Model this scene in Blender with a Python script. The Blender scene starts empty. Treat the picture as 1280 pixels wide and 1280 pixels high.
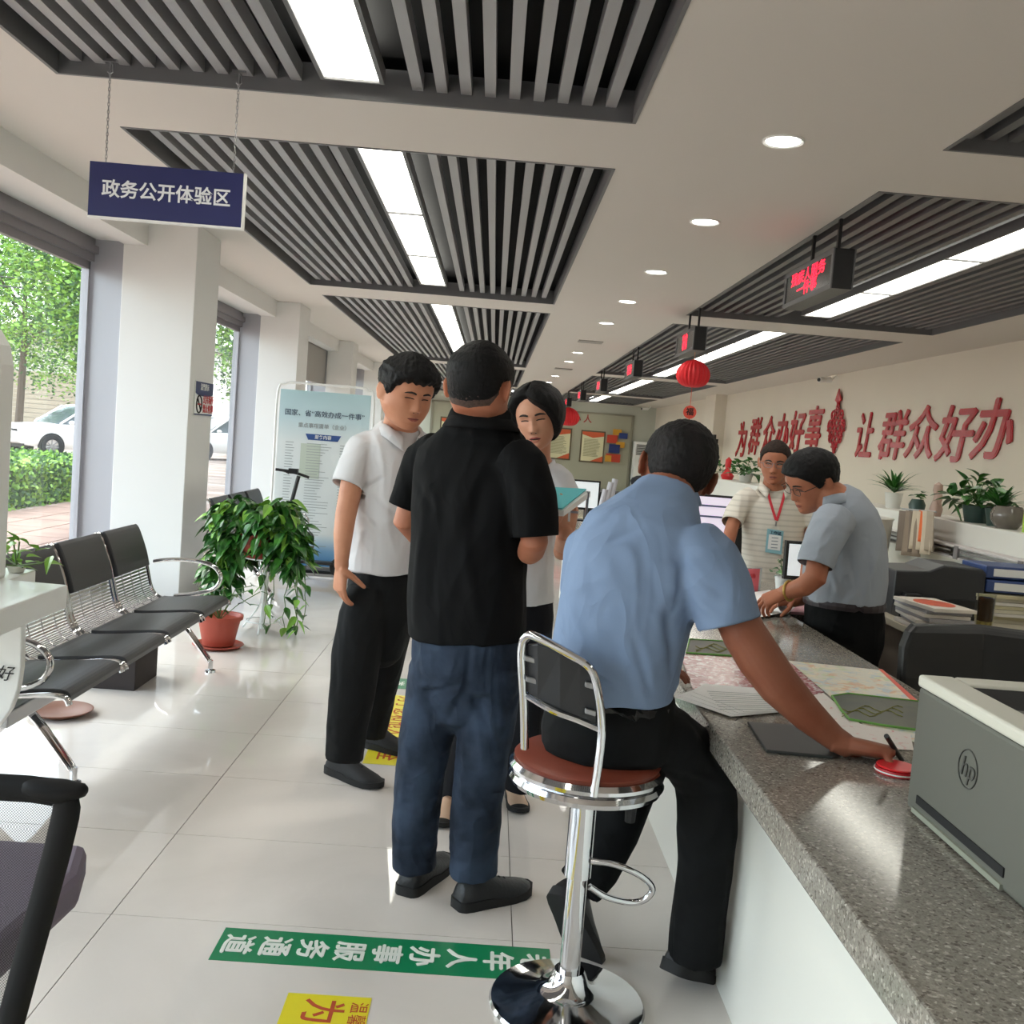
import bpy, bmesh, math, random
import numpy as np
from mathutils import Vector, Matrix, noise
from mathutils.bvhtree import BVHTree
random.seed(7)
PI = math.pi
C = bpy.context.scene.collection
S = bpy.context.scene
# ---------------------------------------------------------------- camera
FPX = 1235.0
CAM = Vector((0, 0, 1.5))
Yc = Vector((618-640, -(548-640), -FPX)).normalized()
Xc = Vector((1, -.077, 0)); Xc.z = -(Xc.x*Yc.x+Xc.y*Yc.y)/Yc.z; Xc.normalize()
Zc = Xc.cross(Yc)
RM = Matrix((Xc, Yc, Zc))          # world <- camera rotation
cam = bpy.data.cameras.new('camera'); cam.sensor_width = 36; cam.lens = FPX*36/1280
cam.clip_start = .05; cam.clip_end = 400
camo = bpy.data.objects.new('camera', cam); C.objects.link(camo)
camo.matrix_world = Matrix.Translation(CAM) @ RM.to_4x4()
S.camera = camo
def P(px, py, **k):
    """the point where a sight line crosses the plane x=, y= or z= (metres)"""
    d = RM @ Vector((px-640, -(py-640), -FPX))
    (a, v), = k.items(); i = 'xyz'.index(a)
    return CAM + d*((v-CAM[i])/d[i])
# ---------------------------------------------------------------- world, sun, exposure
W = bpy.data.worlds.new('sky'); S.world = W; W.use_nodes = True
nt = W.node_tree; bg = nt.nodes['Background']
sk = nt.nodes.new('ShaderNodeTexSky'); sk.sky_type = 'NISHITA'; sk.sun_disc = False; sk.sun_elevation = math.radians(50); sk.sun_rotation = math.radians(-60); sk.dust_density = 3
mx = nt.nodes.new('ShaderNodeMixRGB'); mx.inputs[0].default_value = .86
mx.inputs[2].default_value = (.93, .97, 1, 1)
nt.links.new(sk.outputs[0], mx.inputs[1]); nt.links.new(mx.outputs[0], bg.inputs[0])
bg.inputs[1].default_value = 3.8
sun = bpy.data.lights.new('sun', 'SUN'); sun.energy = 3.0; sun.angle = math.radians(4); sun.color = (1, .96, .88)
suno = bpy.data.objects.new('sun', sun); C.objects.link(suno)
suno.rotation_euler = Vector((-.3, -.25, -.9)).to_track_quat('-Z', 'Y').to_euler()
S.view_settings.view_transform = 'Standard'; S.view_settings.look = 'None'
S.view_settings.gamma = 1; S.view_settings.use_curve_mapping = False
S.view_settings.exposure = 0.09
PANEL_E = 6.0; DOWN_E = 14.0
# ---------------------------------------------------------------- materials
def lin(c):
    return tuple(((x/255)/12.92 if x/255 <= .04045 else ((x/255+.055)/1.055)**2.4) for x in c)
_M = {}
def mat(name, rgb=(128,128,128), rough=.5, metal=0, spec=.5, emit=0, alpha=1, trans=0, noise_s=0, noise_a=0, rgb2=None, bump=0, bump_s=50, coat=0, stretch=None, sheen=0, wr=0):
    if name in _M: return _M[name]
    m = bpy.data.materials.new(name); m.use_nodes = True; _M[name] = m
    t = m.node_tree; b = t.nodes['Principled BSDF']
    col = (*lin(rgb), 1)
    b.inputs['Base Color'].default_value = col
    b.inputs['Roughness'].default_value = rough; b.inputs['Metallic'].default_value = metal
    b.inputs['Specular IOR Level'].default_value = spec
    b.inputs['Transmission Weight'].default_value = trans; b.inputs['Alpha'].default_value = alpha
    b.inputs['Coat Weight'].default_value = coat
    if sheen: b.inputs['Sheen Weight'].default_value = sheen
    if emit:
        b.inputs['Emission Color'].default_value = col; b.inputs['Emission Strength'].default_value = emit
    tc = None
    if noise_s or bump or wr:
        tc = t.nodes.new('ShaderNodeTexCoord'); src = tc.outputs['Object']
        if stretch:
            mp = t.nodes.new('ShaderNodeMapping'); mp.inputs['Scale'].default_value = stretch
            t.links.new(src, mp.inputs[0]); src = mp.outputs[0]
    if noise_s:
        n = t.nodes.new('ShaderNodeTexNoise'); n.inputs['Scale'].default_value = noise_s; n.inputs['Detail'].default_value = 5
        t.links.new(src, n.inputs['Vector'])
        cr = t.nodes.new('ShaderNodeValToRGB'); cr.color_ramp.elements[0].position = .35; cr.color_ramp.elements[1].position = .65
        c2 = lin(rgb2) if rgb2 else tuple(x*(1-noise_a) for x in col[:3])
        cr.color_ramp.elements[0].color = (*c2, 1); cr.color_ramp.elements[1].color = col
        t.links.new(n.outputs['Fac'], cr.inputs[0]); t.links.new(cr.outputs[0], b.inputs['Base Color'])
    if bump:
        n = t.nodes.new('ShaderNodeTexNoise'); n.inputs['Scale'].default_value = bump_s; n.inputs['Detail'].default_value = 3
        t.links.new(src, n.inputs['Vector'])
        bp = t.nodes.new('ShaderNodeBump'); bp.inputs['Strength'].default_value = bump; bp.inputs['Distance'].default_value = .01
        t.links.new(n.outputs['Fac'], bp.inputs['Height']); t.links.new(bp.outputs[0], b.inputs['Normal'])
    if wr:      # cloth wrinkles: soft ridged relief
        mp2 = t.nodes.new('ShaderNodeMapping'); mp2.inputs['Scale'].default_value = (1.25, 1.25, .7); mp2.inputs['Rotation'].default_value = (.3, .5, .2); t.links.new(tc.outputs['Object'], mp2.inputs[0])
        n = t.nodes.new('ShaderNodeTexNoise'); n.inputs['Scale'].default_value = 6; n.inputs['Detail'].default_value = 1.5; n.inputs['Distortion'].default_value = .9
        t.links.new(mp2.outputs[0], n.inputs['Vector'])
        m1 = t.nodes.new('ShaderNodeMath'); m1.operation = 'SUBTRACT'; m1.inputs[1].default_value = .5; m2 = t.nodes.new('ShaderNodeMath'); m2.operation = 'ABSOLUTE'
        t.links.new(n.outputs['Fac'], m1.inputs[0]); t.links.new(m1.outputs[0], m2.inputs[0])
        b2 = t.nodes.new('ShaderNodeBump'); b2.inputs['Strength'].default_value = wr; b2.inputs['Distance'].default_value = .06; b2.invert = True
        t.links.new(m2.outputs[0], b2.inputs['Height'])
        if bump: t.links.new(bp.outputs[0], b2.inputs['Normal'])
        t.links.new(b2.outputs[0], b.inputs['Normal'])
    return m
# ---------------------------------------------------------------- mesh builder
def frame(d, ref=None):
    d = d.normalized()
    a = ref if ref is not None else (Vector((0,0,1)) if abs(d.z) < .9 else Vector((1,0,0)))
    a = (a - d*a.dot(d))
    if a.length < 1e-5: a = Vector((0,1,0)) - d*d.y
    a.normalize()
    return a, d.cross(a)
class MB:
    def __init__(s): s.v = []; s.f = []; s.m = []
    def add(s, vs, fs, m=0):
        o = len(s.v); s.v += [Vector(v) for v in vs]; s.f += [tuple(i+o for i in f) for f in fs]; s.m += [m]*len(fs)
        return s
    def box(s, x0, x1, y0, y1, z0, z1, m=0):
        vs = [(x,y,z) for z in (z0,z1) for y in (y0,y1) for x in (x0,x1)]
        return s.add(vs, [(0,2,3,1),(4,5,7,6),(0,1,5,4),(1,3,7,5),(3,2,6,7),(2,0,4,6)], m)
    def obox(s, c, ax, ay, az, m=0):   # centre and three half-axis vectors
        c = Vector(c); ax, ay, az = Vector(ax), Vector(ay), Vector(az)
        vs = [c + ax*i + ay*j + az*k for k in (-1,1) for j in (-1,1) for i in (-1,1)]
        return s.add(vs, [(0,2,3,1),(4,5,7,6),(0,1,5,4),(1,3,7,5),(3,2,6,7),(2,0,4,6)], m)
    def loft(s, rings, m=0, cap=True, closed=False):
        n = len(rings[0]); vs = [p for r in rings for p in r]; fs = []
        k = len(rings)
        for i in range(k if closed else k-1):
            for j in range(n):
                a, b = i*n, ((i+1) % k)*n
                fs.append((a+j, a+(j+1) % n, b+(j+1) % n, b+j))
        if cap and not closed:
            fs.append(tuple(range(n-1, -1, -1))); fs.append(tuple((k-1)*n+j for j in range(n)))
        return s.add(vs, fs, m)
    def tube(s, path, r, n=10, m=0, ref=None, cap=True, closed=False, round_=False, sq=1):
        path = [Vector(p) for p in path]; k = len(path)
        rs = r if isinstance(r, (list, tuple)) and len(r) == k else [r]*k
        rs = [x if isinstance(x, (tuple, list)) else (x, x) for x in rs]
        rings = []; a = None
        if round_:
            d0 = (path[0]-path[1]).normalized(); d1 = (path[-1]-path[-2]).normalized()
            q0 = max(rs[0]); q1 = max(rs[-1]); A, B = path[0], path[-1]; ra, rb = rs[0], rs[-1]
            pre = [(A+d0*q0*math.sin(t), (ra[0]*math.cos(t), ra[1]*math.cos(t))) for t in (1.45, 1.1, .6)]
            post = [(B+d1*q1*math.sin(t), (rb[0]*math.cos(t), rb[1]*math.cos(t))) for t in (.6, 1.1, 1.45)]
            path = [p for p, _ in pre]+path+[p for p, _ in post]; rs = [q for _, q in pre]+rs+[q for _, q in post]; k = len(path)
        for i in range(k):
            if closed: d = path[(i+1) % k]-path[i-1]
            else: d = path[min(i+1, k-1)]-path[max(i-1, 0)]
            d.normalize()
            if ref is not None: a, b = frame(d, ref)
            elif a is None: a, b = frame(d)
            else:
                a = (a-d*a.dot(d))
                if a.length < 1e-6: a, b = frame(d)
                a.normalize(); b = d.cross(a)
            ring = []
            for j in range(n):
                t = 2*PI*j/n; ct, st = math.cos(t), math.sin(t)
                if sq != 1:
                    ct = math.copysign(abs(ct)**sq, ct); st = math.copysign(abs(st)**sq, st)
                ring.append(path[i]+a*(rs[i][0]*ct)+b*(rs[i][1]*st))
            rings.append(ring)
        return s.loft(rings, m, cap, closed)
    def lathe(s, prof, c=(0,0,0), n=24, m=0, ax=None, cap=True):
        c = Vector(c); up = Vector(ax).normalized() if ax else Vector((0,0,1)); a, b = frame(up, None if ax else Vector((1,0,0)))
        rings = [[c+up*z+a*(r*math.cos(2*PI*j/n))+b*(r*math.sin(2*PI*j/n)) for j in range(n)] for r, z in prof]
        return s.loft(rings, m, cap)
    def ell(s, c, rx, ry, rz, n=14, m=0, R=None):
        c = Vector(c); rings = []
        for i in range(n//2+1):
            t = -PI/2+PI*(i+.02)/(n//2+.04)
            rings.append([Vector((rx*math.cos(t)*math.cos(2*PI*j/n), ry*math.cos(t)*math.sin(2*PI*j/n), rz*math.sin(t))) for j in range(n)])
        rings = [[c+(R @ p if R else p) for p in r] for r in rings]
        return s.loft(rings, m)
    def prism(s, poly, o, u, w, d, m=0):   # polygon of (a,b) on axes u,w from origin o, extruded by vector d
        o, u, w, d = Vector(o), Vector(u), Vector(w), Vector(d)
        r0 = [o+u*a+w*b for a, b in poly]; r1 = [p+d for p in r0]
        return s.loft([r0, r1], m)
    def quad(s, a, b, c, d, m=0): return s.add([a,b,c,d], [(0,1,2,3)], m)
    def build(s, name, mats, parent=None, smooth=False, bevel=0, seg=2, flip=False):
        me = bpy.data.meshes.new(name)
        if s.v:
            xs = [v.x for v in s.v]; ys = [v.y for v in s.v]; zs = [v.z for v in s.v]
            o = Vector(((min(xs)+max(xs))/2, (min(ys)+max(ys))/2, min(zs)))
        else: o = Vector()
        me.from_pydata([v-o for v in s.v], [], s.f)
        for mm in (mats if isinstance(mats, (list, tuple)) else [mats]): me.materials.append(mm)
        if any(s.m): me.polygons.foreach_set('material_index', s.m)
        bm = bmesh.new(); bm.from_mesh(me); bmesh.ops.recalc_face_normals(bm, faces=bm.faces); bm.to_mesh(me); bm.free()
        return link(name, me, o, parent, smooth, bevel, seg)
_W = {}
def link(name, me, o, parent=None, smooth=False, bevel=0, seg=2):
    if smooth:
        me.polygons.foreach_set('use_smooth', [True]*len(me.polygons))
    ob = bpy.data.objects.new(name, me); C.objects.link(ob)
    ob.location = o; _W[ob] = Matrix.Translation(o)
    if parent is not None:
        ob.parent = parent; ob.matrix_parent_inverse = _W[parent].inverted()
    if bevel:
        b = ob.modifiers.new('bevel', 'BEVEL'); b.width = bevel; b.segments = seg; b.limit_method = 'ANGLE'; b.angle_limit = math.radians(40)
        b.harden_normals = False
    if smooth is True and me.polygons:
        try: me.set_sharp_from_angle(angle=math.radians(42))
        except Exception: pass
    return ob
def tag(o, label=None, cat=None, group=None, kind=None):
    if label: o['label'] = label
    if cat: o['category'] = cat
    if group: o['group'] = group
    if kind: o['kind'] = kind
    return o
def thing(name, loc, label, cat, group=None):
    o = bpy.data.objects.new(name, None); C.objects.link(o); o.location = loc; o.empty_display_size = .1
    _W[o] = Matrix.Translation(Vector(loc)); return tag(o, label, cat, group)
def struct(o, label=None): o['kind'] = 'structure'; return tag(o, label)
def dup(root, delta=None, label=None, rotz=None, loc=None):
    def cp(o, par):
        c = o.copy(); C.objects.link(c); _W[c] = _W[o]
        if par is not None: c.parent = par
        for ch in o.children: cp(ch, c)
        return c
    r = cp(root, None)
    if delta is not None: r.location = r.location + Vector(delta)
    if loc is not None: r.location = loc
    if rotz is not None: r.rotation_euler.z = rotz
    if label: r['label'] = label
    return r
def share(o, name, delta, parent=None):      # a second piece with the same mesh
    c = o.copy(); c.name = name; C.objects.link(c); c.location = o.location+Vector(delta); _W[c] = Matrix.Translation(c.location)
    if parent is not None: c.parent = parent; c.matrix_parent_inverse = _W[parent].inverted()
    return c
# ---------------------------------------------------------------- lettering
def text(name, s, size, o, u, w, m, parent=None, depth=.002, bold=0, align='CENTER', shear=0, vcent=True, line=1.0, res=3, xs=1.0, heavy=0):
    """lettering as a mesh: o = centre, u = reading direction, w = up"""
    cu = bpy.data.curves.new(name, 'FONT'); cu.body = s; cu.size = size; cu.extrude = depth/2; cu.offset = bold*size
    cu.align_x = align; cu.align_y = 'CENTER' if vcent else 'BOTTOM'; cu.resolution_u = res; cu.shear = shear; cu.space_line = line
    t = bpy.data.objects.new(name, cu); C.objects.link(t)
    dg = bpy.context.evaluated_depsgraph_get(); dg.update()
    me = bpy.data.meshes.new_from_object(t.evaluated_get(dg)); bpy.data.objects.remove(t); bpy.data.curves.remove(cu)
    if heavy:     # bolder strokes: shifted copies of the outline joined in
        bm = bmesh.new()
        for q, (dx, dy) in enumerate(((-1,0),(1,0),(0,-.7),(0,.7),(0,0))):
            k = len(bm.verts); bm.from_mesh(me); bm.verts.ensure_lookup_table()
            for v in bm.verts[k:]: v.co += Vector((dx*heavy*size, dy*heavy*size, q*max(.00025, depth*.1)))
        bm.to_mesh(me); bm.free()
    u, w, o = Vector(u).normalized(), Vector(w).normalized(), Vector(o); n = u.cross(w)
    R = Matrix((u*xs, w, n)).transposed().to_4x4()
    me.transform(R); me.materials.clear(); me.materials.append(m); me.name = name
    if R.determinant() < 0: me.flip_normals()
    return link(name, me, o, parent)
# ================================================================ the hall
CZ = 3.0; XW = 5.6; YB = 34.8; XL = -3.04; XG = -3.31
m_white = mat('white wall paint', (226,225,222), .6, noise_s=1.2, noise_a=.03)
m_wallr = mat('cream wall paint', (226,217,202), .7, noise_s=.8, noise_a=.03)
m_ceil = mat('matt ceiling paint', (212,206,199), .75)
m_alu = mat('window aluminium', (172,172,178), .35, .2)
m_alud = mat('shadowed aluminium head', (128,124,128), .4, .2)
m_dark = mat('dark plenum', (26,26,28), .9)
m_slat = mat('grey ceiling slat', (158,158,160), .45, .25)  # window-side slats: reflected window light is in this lighter grey
m_slatd = mat('grey ceiling slat in dimmer light', (112,112,114), .5, .2)  # same slats painted darker, as less window light reaches them
m_frame = mat('dark grey grille frame', (108,108,110), .5, .2)
m_lamp = mat('light panel diffuser', (255,253,240), .5, emit=PANEL_E)
m_down = mat('downlight diffuser', (255,252,244), .5, emit=DOWN_E)
m_ring = mat('white plastic trim', (235,235,232), .4)
# floor
def floor_mat():
    m = mat('polished porcelain tile', (206,200,193), .04, spec=.5)
    t = m.node_tree; b = t.nodes['Principled BSDF']
    tc = t.nodes.new('ShaderNodeTexCoord'); g = t.nodes.new('ShaderNodeNewGeometry')
    n1 = t.nodes.new('ShaderNodeTexNoise'); n1.inputs['Scale'].default_value = 1.1; n1.inputs['Detail'].default_value = 6; n1.inputs['Distortion'].default_value = 1.2
    n2 = t.nodes.new('ShaderNodeTexNoise'); n2.inputs['Scale'].default_value = 2.2; n2.inputs['Detail'].default_value = 2; n2.inputs['Distortion'].default_value = 2.5
    t.links.new(g.outputs['Position'], n1.inputs['Vector']); t.links.new(g.outputs['Position'], n2.inputs['Vector'])
    r1 = t.nodes.new('ShaderNodeValToRGB'); r1.color_ramp.elements[0].position = .3; r1.color_ramp.elements[1].position = .7
    r1.color_ramp.elements[0].color = (*lin((206,199,192)), 1); r1.color_ramp.elements[1].color = (*lin((220,213,206)), 1)
    r2 = t.nodes.new('ShaderNodeValToRGB'); e = r2.color_ramp.elements
    e[0].position = .492; e[0].color = (0,0,0,1); e[1].position = .5; e[1].color = (1,1,1,1); x = r2.color_ramp.elements.new(.508); x.color = (0,0,0,1)
    mxx = t.nodes.new('ShaderNodeMixRGB'); mxx.inputs[2].default_value = (*lin((224,219,212)), 1)
    mu = t.nodes.new('ShaderNodeMath'); mu.operation = 'MULTIPLY'; mu.inputs[1].default_value = .10
    t.links.new(n1.outputs['Fac'], r1.inputs[0]); t.links.new(n2.outputs['Fac'], r2.inputs[0]); t.links.new(r2.outputs[0], mu.inputs[0])
    t.links.new(mu.outputs[0], mxx.inputs[0]); t.links.new(r1.outputs[0], mxx.inputs[1]); t.links.new(mxx.outputs[0], b.inputs['Base Color'])
    n3 = t.nodes.new('ShaderNodeTexNoise'); n3.inputs['Scale'].default_value = 3.5; n3.inputs['Detail'].default_value = 1
    t.links.new(g.outputs['Position'], n3.inputs['Vector'])
    bp = t.nodes.new('ShaderNodeBump'); bp.inputs['Strength'].default_value = .06; bp.inputs['Distance'].default_value = .02
    t.links.new(n3.outputs['Fac'], bp.inputs['Height']); t.links.new(bp.outputs[0], b.inputs['Normal'])
    return m
m_floor = floor_mat()
m_grout = mat('tile joint', (120,114,108), .8)
b = MB(); b.box(-3.5, XW+.1, -2, YB+.1, -.12, -.008); floor = struct(b.build('floor', m_grout))
TX = [-3.43+1.2*0] ; xs_ = [-3.43, -2.23, -1.03, .17, 1.37, 2.57, 3.77, 4.97, XW]
ty0 = 2.87-.6*7
tiles = {}
for i in range(len(xs_)-1):
    x0, x1 = xs_[i], xs_[i+1]
    if i < 5:
        key = round(x1-x0, 3)
        y = ty0; k = 0
        while y < (20 if i < 3 else 9):
            if (i, 'x') not in tiles:
                bb = MB(); bb.box(x0+.0015, x1-.0015, y+.0015, y+.5985, -.01, 0); tiles[(i, 'x')] = (bb.build('tile', m_floor, floor), y)
            else:
                o, yy = tiles[(i, 'x')]; share(o, 'tile', (0, y-yy, 0), floor)
            y += .6; k += 1
        y1 = y
    else: y1 = ty0
    bb = MB()
    nn = 0
    while y1 < YB:
        bb.box(x0+.0015, x1-.0015, y1+.0015, min(y1+.5985, YB), -.01, 0); y1 += .6
    o = bb.build('distant_tiling', m_floor, floor); o['kind'] = 'stuff'
# ceiling with the grille openings
YI = [(-.78, 4.68), (5.45, 10.86), (11.65, 20.5), (21.3, 28.3), (29.1, 34.2)]
XI = [(-2.12, .54), (1.98, 4.70)]
b = MB()
xb = [XG-.1, -2.12, .54, 1.98, 4.70, XW+.1]; yb = [-2]+[q for p in YI for q in p]+[YB+.1]
for i in range(5):
    if i % 2 == 0: b.box(xb[i], xb[i+1], -2, YB+.1, CZ, CZ+.04)
    else:
        for j in range(0, len(yb)-1, 2): b.box(xb[i], xb[i+1], yb[j], yb[j+1], CZ, CZ+.04)
ceiling = struct(b.build('ceiling', m_ceil))
b = MB(); b.box(XG-.1, XW+.1, -2, YB+.1, 3.42, 3.5); b.build('ceiling_deck', m_dark, ceiling)
LS = [(-.875, -.63), (3.13, 3.41)]
places = {0: 'window-side', 1: 'counter-side'}
ordn = ['nearest', 'second', 'third', 'fourth', 'farthest']
for c, (xa, xc) in enumerate(XI):
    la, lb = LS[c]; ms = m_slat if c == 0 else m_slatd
    for r, (ya, yc) in enumerate(YI):
        g = thing('ceiling_grille', ((xa+xc)/2, (ya+yc)/2, CZ), f'{ordn[r]} recessed grille of grey slats in the {places[c]} ceiling row', 'ceiling grille', 'slatted ceiling grilles')
        b = MB(); t = .018
        b.box(xa, xa+t, ya, yc, CZ-.004, CZ+.14); b.box(xc-t, xc, ya, yc, CZ-.004, CZ+.14)
        b.box(xa+t, xc-t, ya, ya+t, CZ-.004, CZ+.14); b.box(xa+t, xc-t, yc-t, yc, CZ-.004, CZ+.14)
        b.build('grille_frame', m_frame, g)
        # dark back board of this recess
        b = MB(); b.box(xa, xc, ya, yc, CZ+.2, CZ+.21); b.build('back_board', m_dark, g)
        first = None; pitch = .111; w = .05
        x = xa+.07
        while x+w < xc-.03:
            if not (x+w > la-.035 and x < lb+.035):
                if first is None:
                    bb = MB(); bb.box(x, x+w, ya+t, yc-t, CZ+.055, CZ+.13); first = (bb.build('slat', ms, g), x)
                else: share(first[0], 'slat', (x-first[1], 0, 0), g)
            x += pitch
        # light panels
        n = max(1, round((yc-ya-.2)/1.64)); y0 = ya+.07; st = (yc-.5-y0)/n if r in (0, 1) else (yc-ya-.14)/n
        if r == 0: st = (4.55-y0)/n
        if r == 1: st = 1.64
        for k in range(n):
            a, d = y0+k*st, y0+(k+1)*st
            if c == 0 and r == 0 and d < 1: continue
            q = ['first','second','third','fourth','fifth','sixth'][k]
            l = thing('ceiling_light', ((la+lb)/2, (a+d)/2, CZ+.04), f'{q} oblong white light panel set in the {ordn[r]} {places[c]} grille', 'ceiling light', 'oblong ceiling light panels')
            bb = MB(); z0, z1 = CZ+.03, CZ+.1
            bb.box(la-.02, la, a, d, z0, z1); bb.box(lb, lb+.02, a, d, z0, z1); bb.box(la, lb, a, a+.015, z0, z1); bb.box(la, lb, d-.015, d, z0, z1)
            bb.build('lamp_frame', m_frame, l)
            bb = MB(); bb.box(la, lb, a+.015, d-.015, z0+.01, z0+.03); bb.build('diffuser', m_lamp, l)
dl = [4.75, 6.49, 8.42, 10.22, 12.12, 16.25, 18.15, 22.3, 24.8, 28.6, 31]
dn = ['nearest','second','third','fourth','fifth','sixth','seventh','eighth','ninth','tenth','farthest']
for k, y in enumerate(dl):
    l = thing('downlight', (1.25, y, CZ), f'{dn[k]} round recessed downlight in the plain ceiling strip', 'downlight', 'round downlights')
    b = MB(); b.lathe([(.078,-.001),(.095,-.008),(.1,-.003),(.1,0),(.078,0)], (1.25, y, CZ), 32, cap=False); b.build('trim_ring', m_ring, l, smooth=True)
    b = MB(); b.lathe([(.001,-.004),(.079,-.004),(.079,-.001),(.001,-.001)], (1.25, y, CZ), 32, cap=False); b.build('diffuser', m_down, l)
    sl = bpy.data.lights.new('downlight_lamp', 'SPOT'); sl.energy = 42; sl.spot_size = 2.3; sl.spot_blend = .8; sl.shadow_soft_size = .07; sl.color = (1, .97, .93)
    so = bpy.data.objects.new('downlight_lamp', sl); C.objects.link(so); so.location = (1.25, y, CZ-.03)
for k, y in enumerate((14.4, 20.0)):
    b = MB(); b.box(1.1, 1.45, y-.15, y+.15, CZ-.012, CZ); 
    o = b.build('ceiling_vent', mat('grey vent', (150,146,140), .5)); tag(o, f'small flat ceiling vent between downlights, {("nearer","farther")[k]} one', 'vent', 'ceiling vents')
# walls
def wall(name, m, *boxes):
    b = MB()
    for q in boxes: b.box(*q)
    return struct(b.build(name, m))
wall('wall_right', m_wallr, (XW, XW+.12, -2, YB, 0, CZ), (XW-.28, XW, 24.2, 25.4, 0, CZ))
wall('wall_back', mat('pale green wall', (196,198,186), .6), (XG-.1, XW, YB, YB+.12, 0, CZ))
wall('wall_front', m_white, (XG-.1, XW, -2.12, -2, 0, CZ))
# window side: low wall, beam, columns
wall('wall_left', m_white, (XG-.12, XG+.1, -2, YB, 0, .28))
b = MB(); b.box(XL, -2.85, -2, YB, 2.8, CZ-.001); b.box(XG-.12, XL, -2, YB, 2.82, CZ-.001); struct(b.build('trim_1', m_white))
cols = [(8.0, 8.65, -2.46), (12.6, 13.25, -2.55), (17.6, 18.25, -2.6), (22.5, 23.1, -2.6), (27.5, 28.1, -2.6)]
for k, (a, d, xr) in enumerate(cols):
    b = MB(); b.box(XL, xr, a, d, 0, CZ-.002); 
    o = b.build('wall_column', m_white, bevel=.006); struct(o)
    b = MB(); b.box(XG-.06, XL+.001, a+.02, d-.02, .28, 2.82)
    struct(b.build('trim_%d' % (k+2), m_alu))
m_glass = mat('window glass', (240,248,246), .0, spec=.5, trans=1)
def glass_fix(m, tint):
    t = m.node_tree; t.nodes.clear(); o = t.nodes.new('ShaderNodeOutputMaterial'); tr = t.nodes.new('ShaderNodeBsdfTransparent'); gl = t.nodes.new('ShaderNodeBsdfGlossy')
    tr.inputs[0].default_value = (*tint, 1); gl.inputs['Roughness'].default_value = .0; lw = t.nodes.new('ShaderNodeLayerWeight'); lw.inputs[0].default_value = .5
    fr = t.nodes.new('ShaderNodeMath'); fr.operation = 'POWER'; fr.inputs[1].default_value = 5; t.links.new(lw.outputs['Facing'], fr.inputs[0])
    mi = t.nodes.new('ShaderNodeMixShader'); t.links.new(fr.outputs[0], mi.inputs[0]); t.links.new(tr.outputs[0], mi.inputs[1]); t.links.new(gl.outputs[0], mi.inputs[2]); t.links.new(mi.outputs[0], o.inputs[0])
glass_fix(m_glass, (.93,.97,.96))
bays = [(-2, 8.0), (8.65, 12.6), (13.25, 17.6), (18.25, 22.5), (23.1, 27.5), (28.1, YB)]
for k, (a, d) in enumerate(bays):
    w = thing('window_%d' % (k+1), (XG, (a+d)/2, .28), None, None); struct(w)
    b = MB(); x0, x1 = XG-.025, XG+.02; t = .03
    b.box(x0, x1, a, a+t, .28, 2.63); b.box(x0, x1, d-t, d, .28, 2.63); b.box(x0, x1, a, d, .28, .28+t)
    ms = {0: [2.2, 5.1], 1: [10.6], 2: [15.4], 3: [20.3], 4: [25.3], 5: [31.5]}[k]
    for y in ms: b.box(x0, x1, y-.03, y+.03, .28, 2.63)
    b.build('window_frame', m_alu, w)
    b = MB()
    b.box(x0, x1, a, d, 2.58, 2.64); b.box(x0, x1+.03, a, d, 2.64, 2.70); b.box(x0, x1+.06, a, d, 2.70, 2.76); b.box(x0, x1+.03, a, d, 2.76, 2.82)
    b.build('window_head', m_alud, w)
    if k:
        b = MB(); b.box(XL-.1, XL-.02, a, d, 2.2, 2.8)
        if k == 2: b.build('roller_shutter', mat('grey shutter box', (150,146,140), .5), w)
    ys = [a]+ms+[d]
    for q in range(len(ys)-1):
        b = MB(); b.box(XG-.012, XG-.006, ys[q]+.02, ys[q+1]-.02, .32, 2.6); b.build('window_pane', m_glass, w)
# ================================================================ outside the windows
GZ = -.12
m_road = mat('pale sunlit paving', (176,160,150), .9, noise_s=.6, noise_a=.25, rgb2=(122,98,88), stretch=(1,3,1))
b = MB(); b.box(-90, -3.52, -40, 120, GZ-.1, GZ); struct(b.build('pavement', m_road))
b = MB()
for i in range(4, 9):
    for j in range(16):
        b.box(-9.4+i*.62, -9.4+i*.62+.6, 3+j*.9, 3+j*.9+.88, GZ, GZ+.012)
o = b.build('paving_slab', mat('reddish paving slab', (150,122,110), .85, noise_s=2, noise_a=.3)); tag(o, 'reddish paving slabs outside the first window', 'paving', kind='stuff')
b = MB(); b.box(XG-.9, XG-.13, -2, YB, 3.1, 3.5); struct(b.build('sun_block_overhang', m_white))  # unseen overhang, added to keep direct sun out of the hall
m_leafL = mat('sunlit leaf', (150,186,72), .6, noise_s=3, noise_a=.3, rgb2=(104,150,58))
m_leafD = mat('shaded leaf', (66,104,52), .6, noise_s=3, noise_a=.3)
m_bark = mat('bark', (92,78,66), .9, bump=.5)
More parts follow.
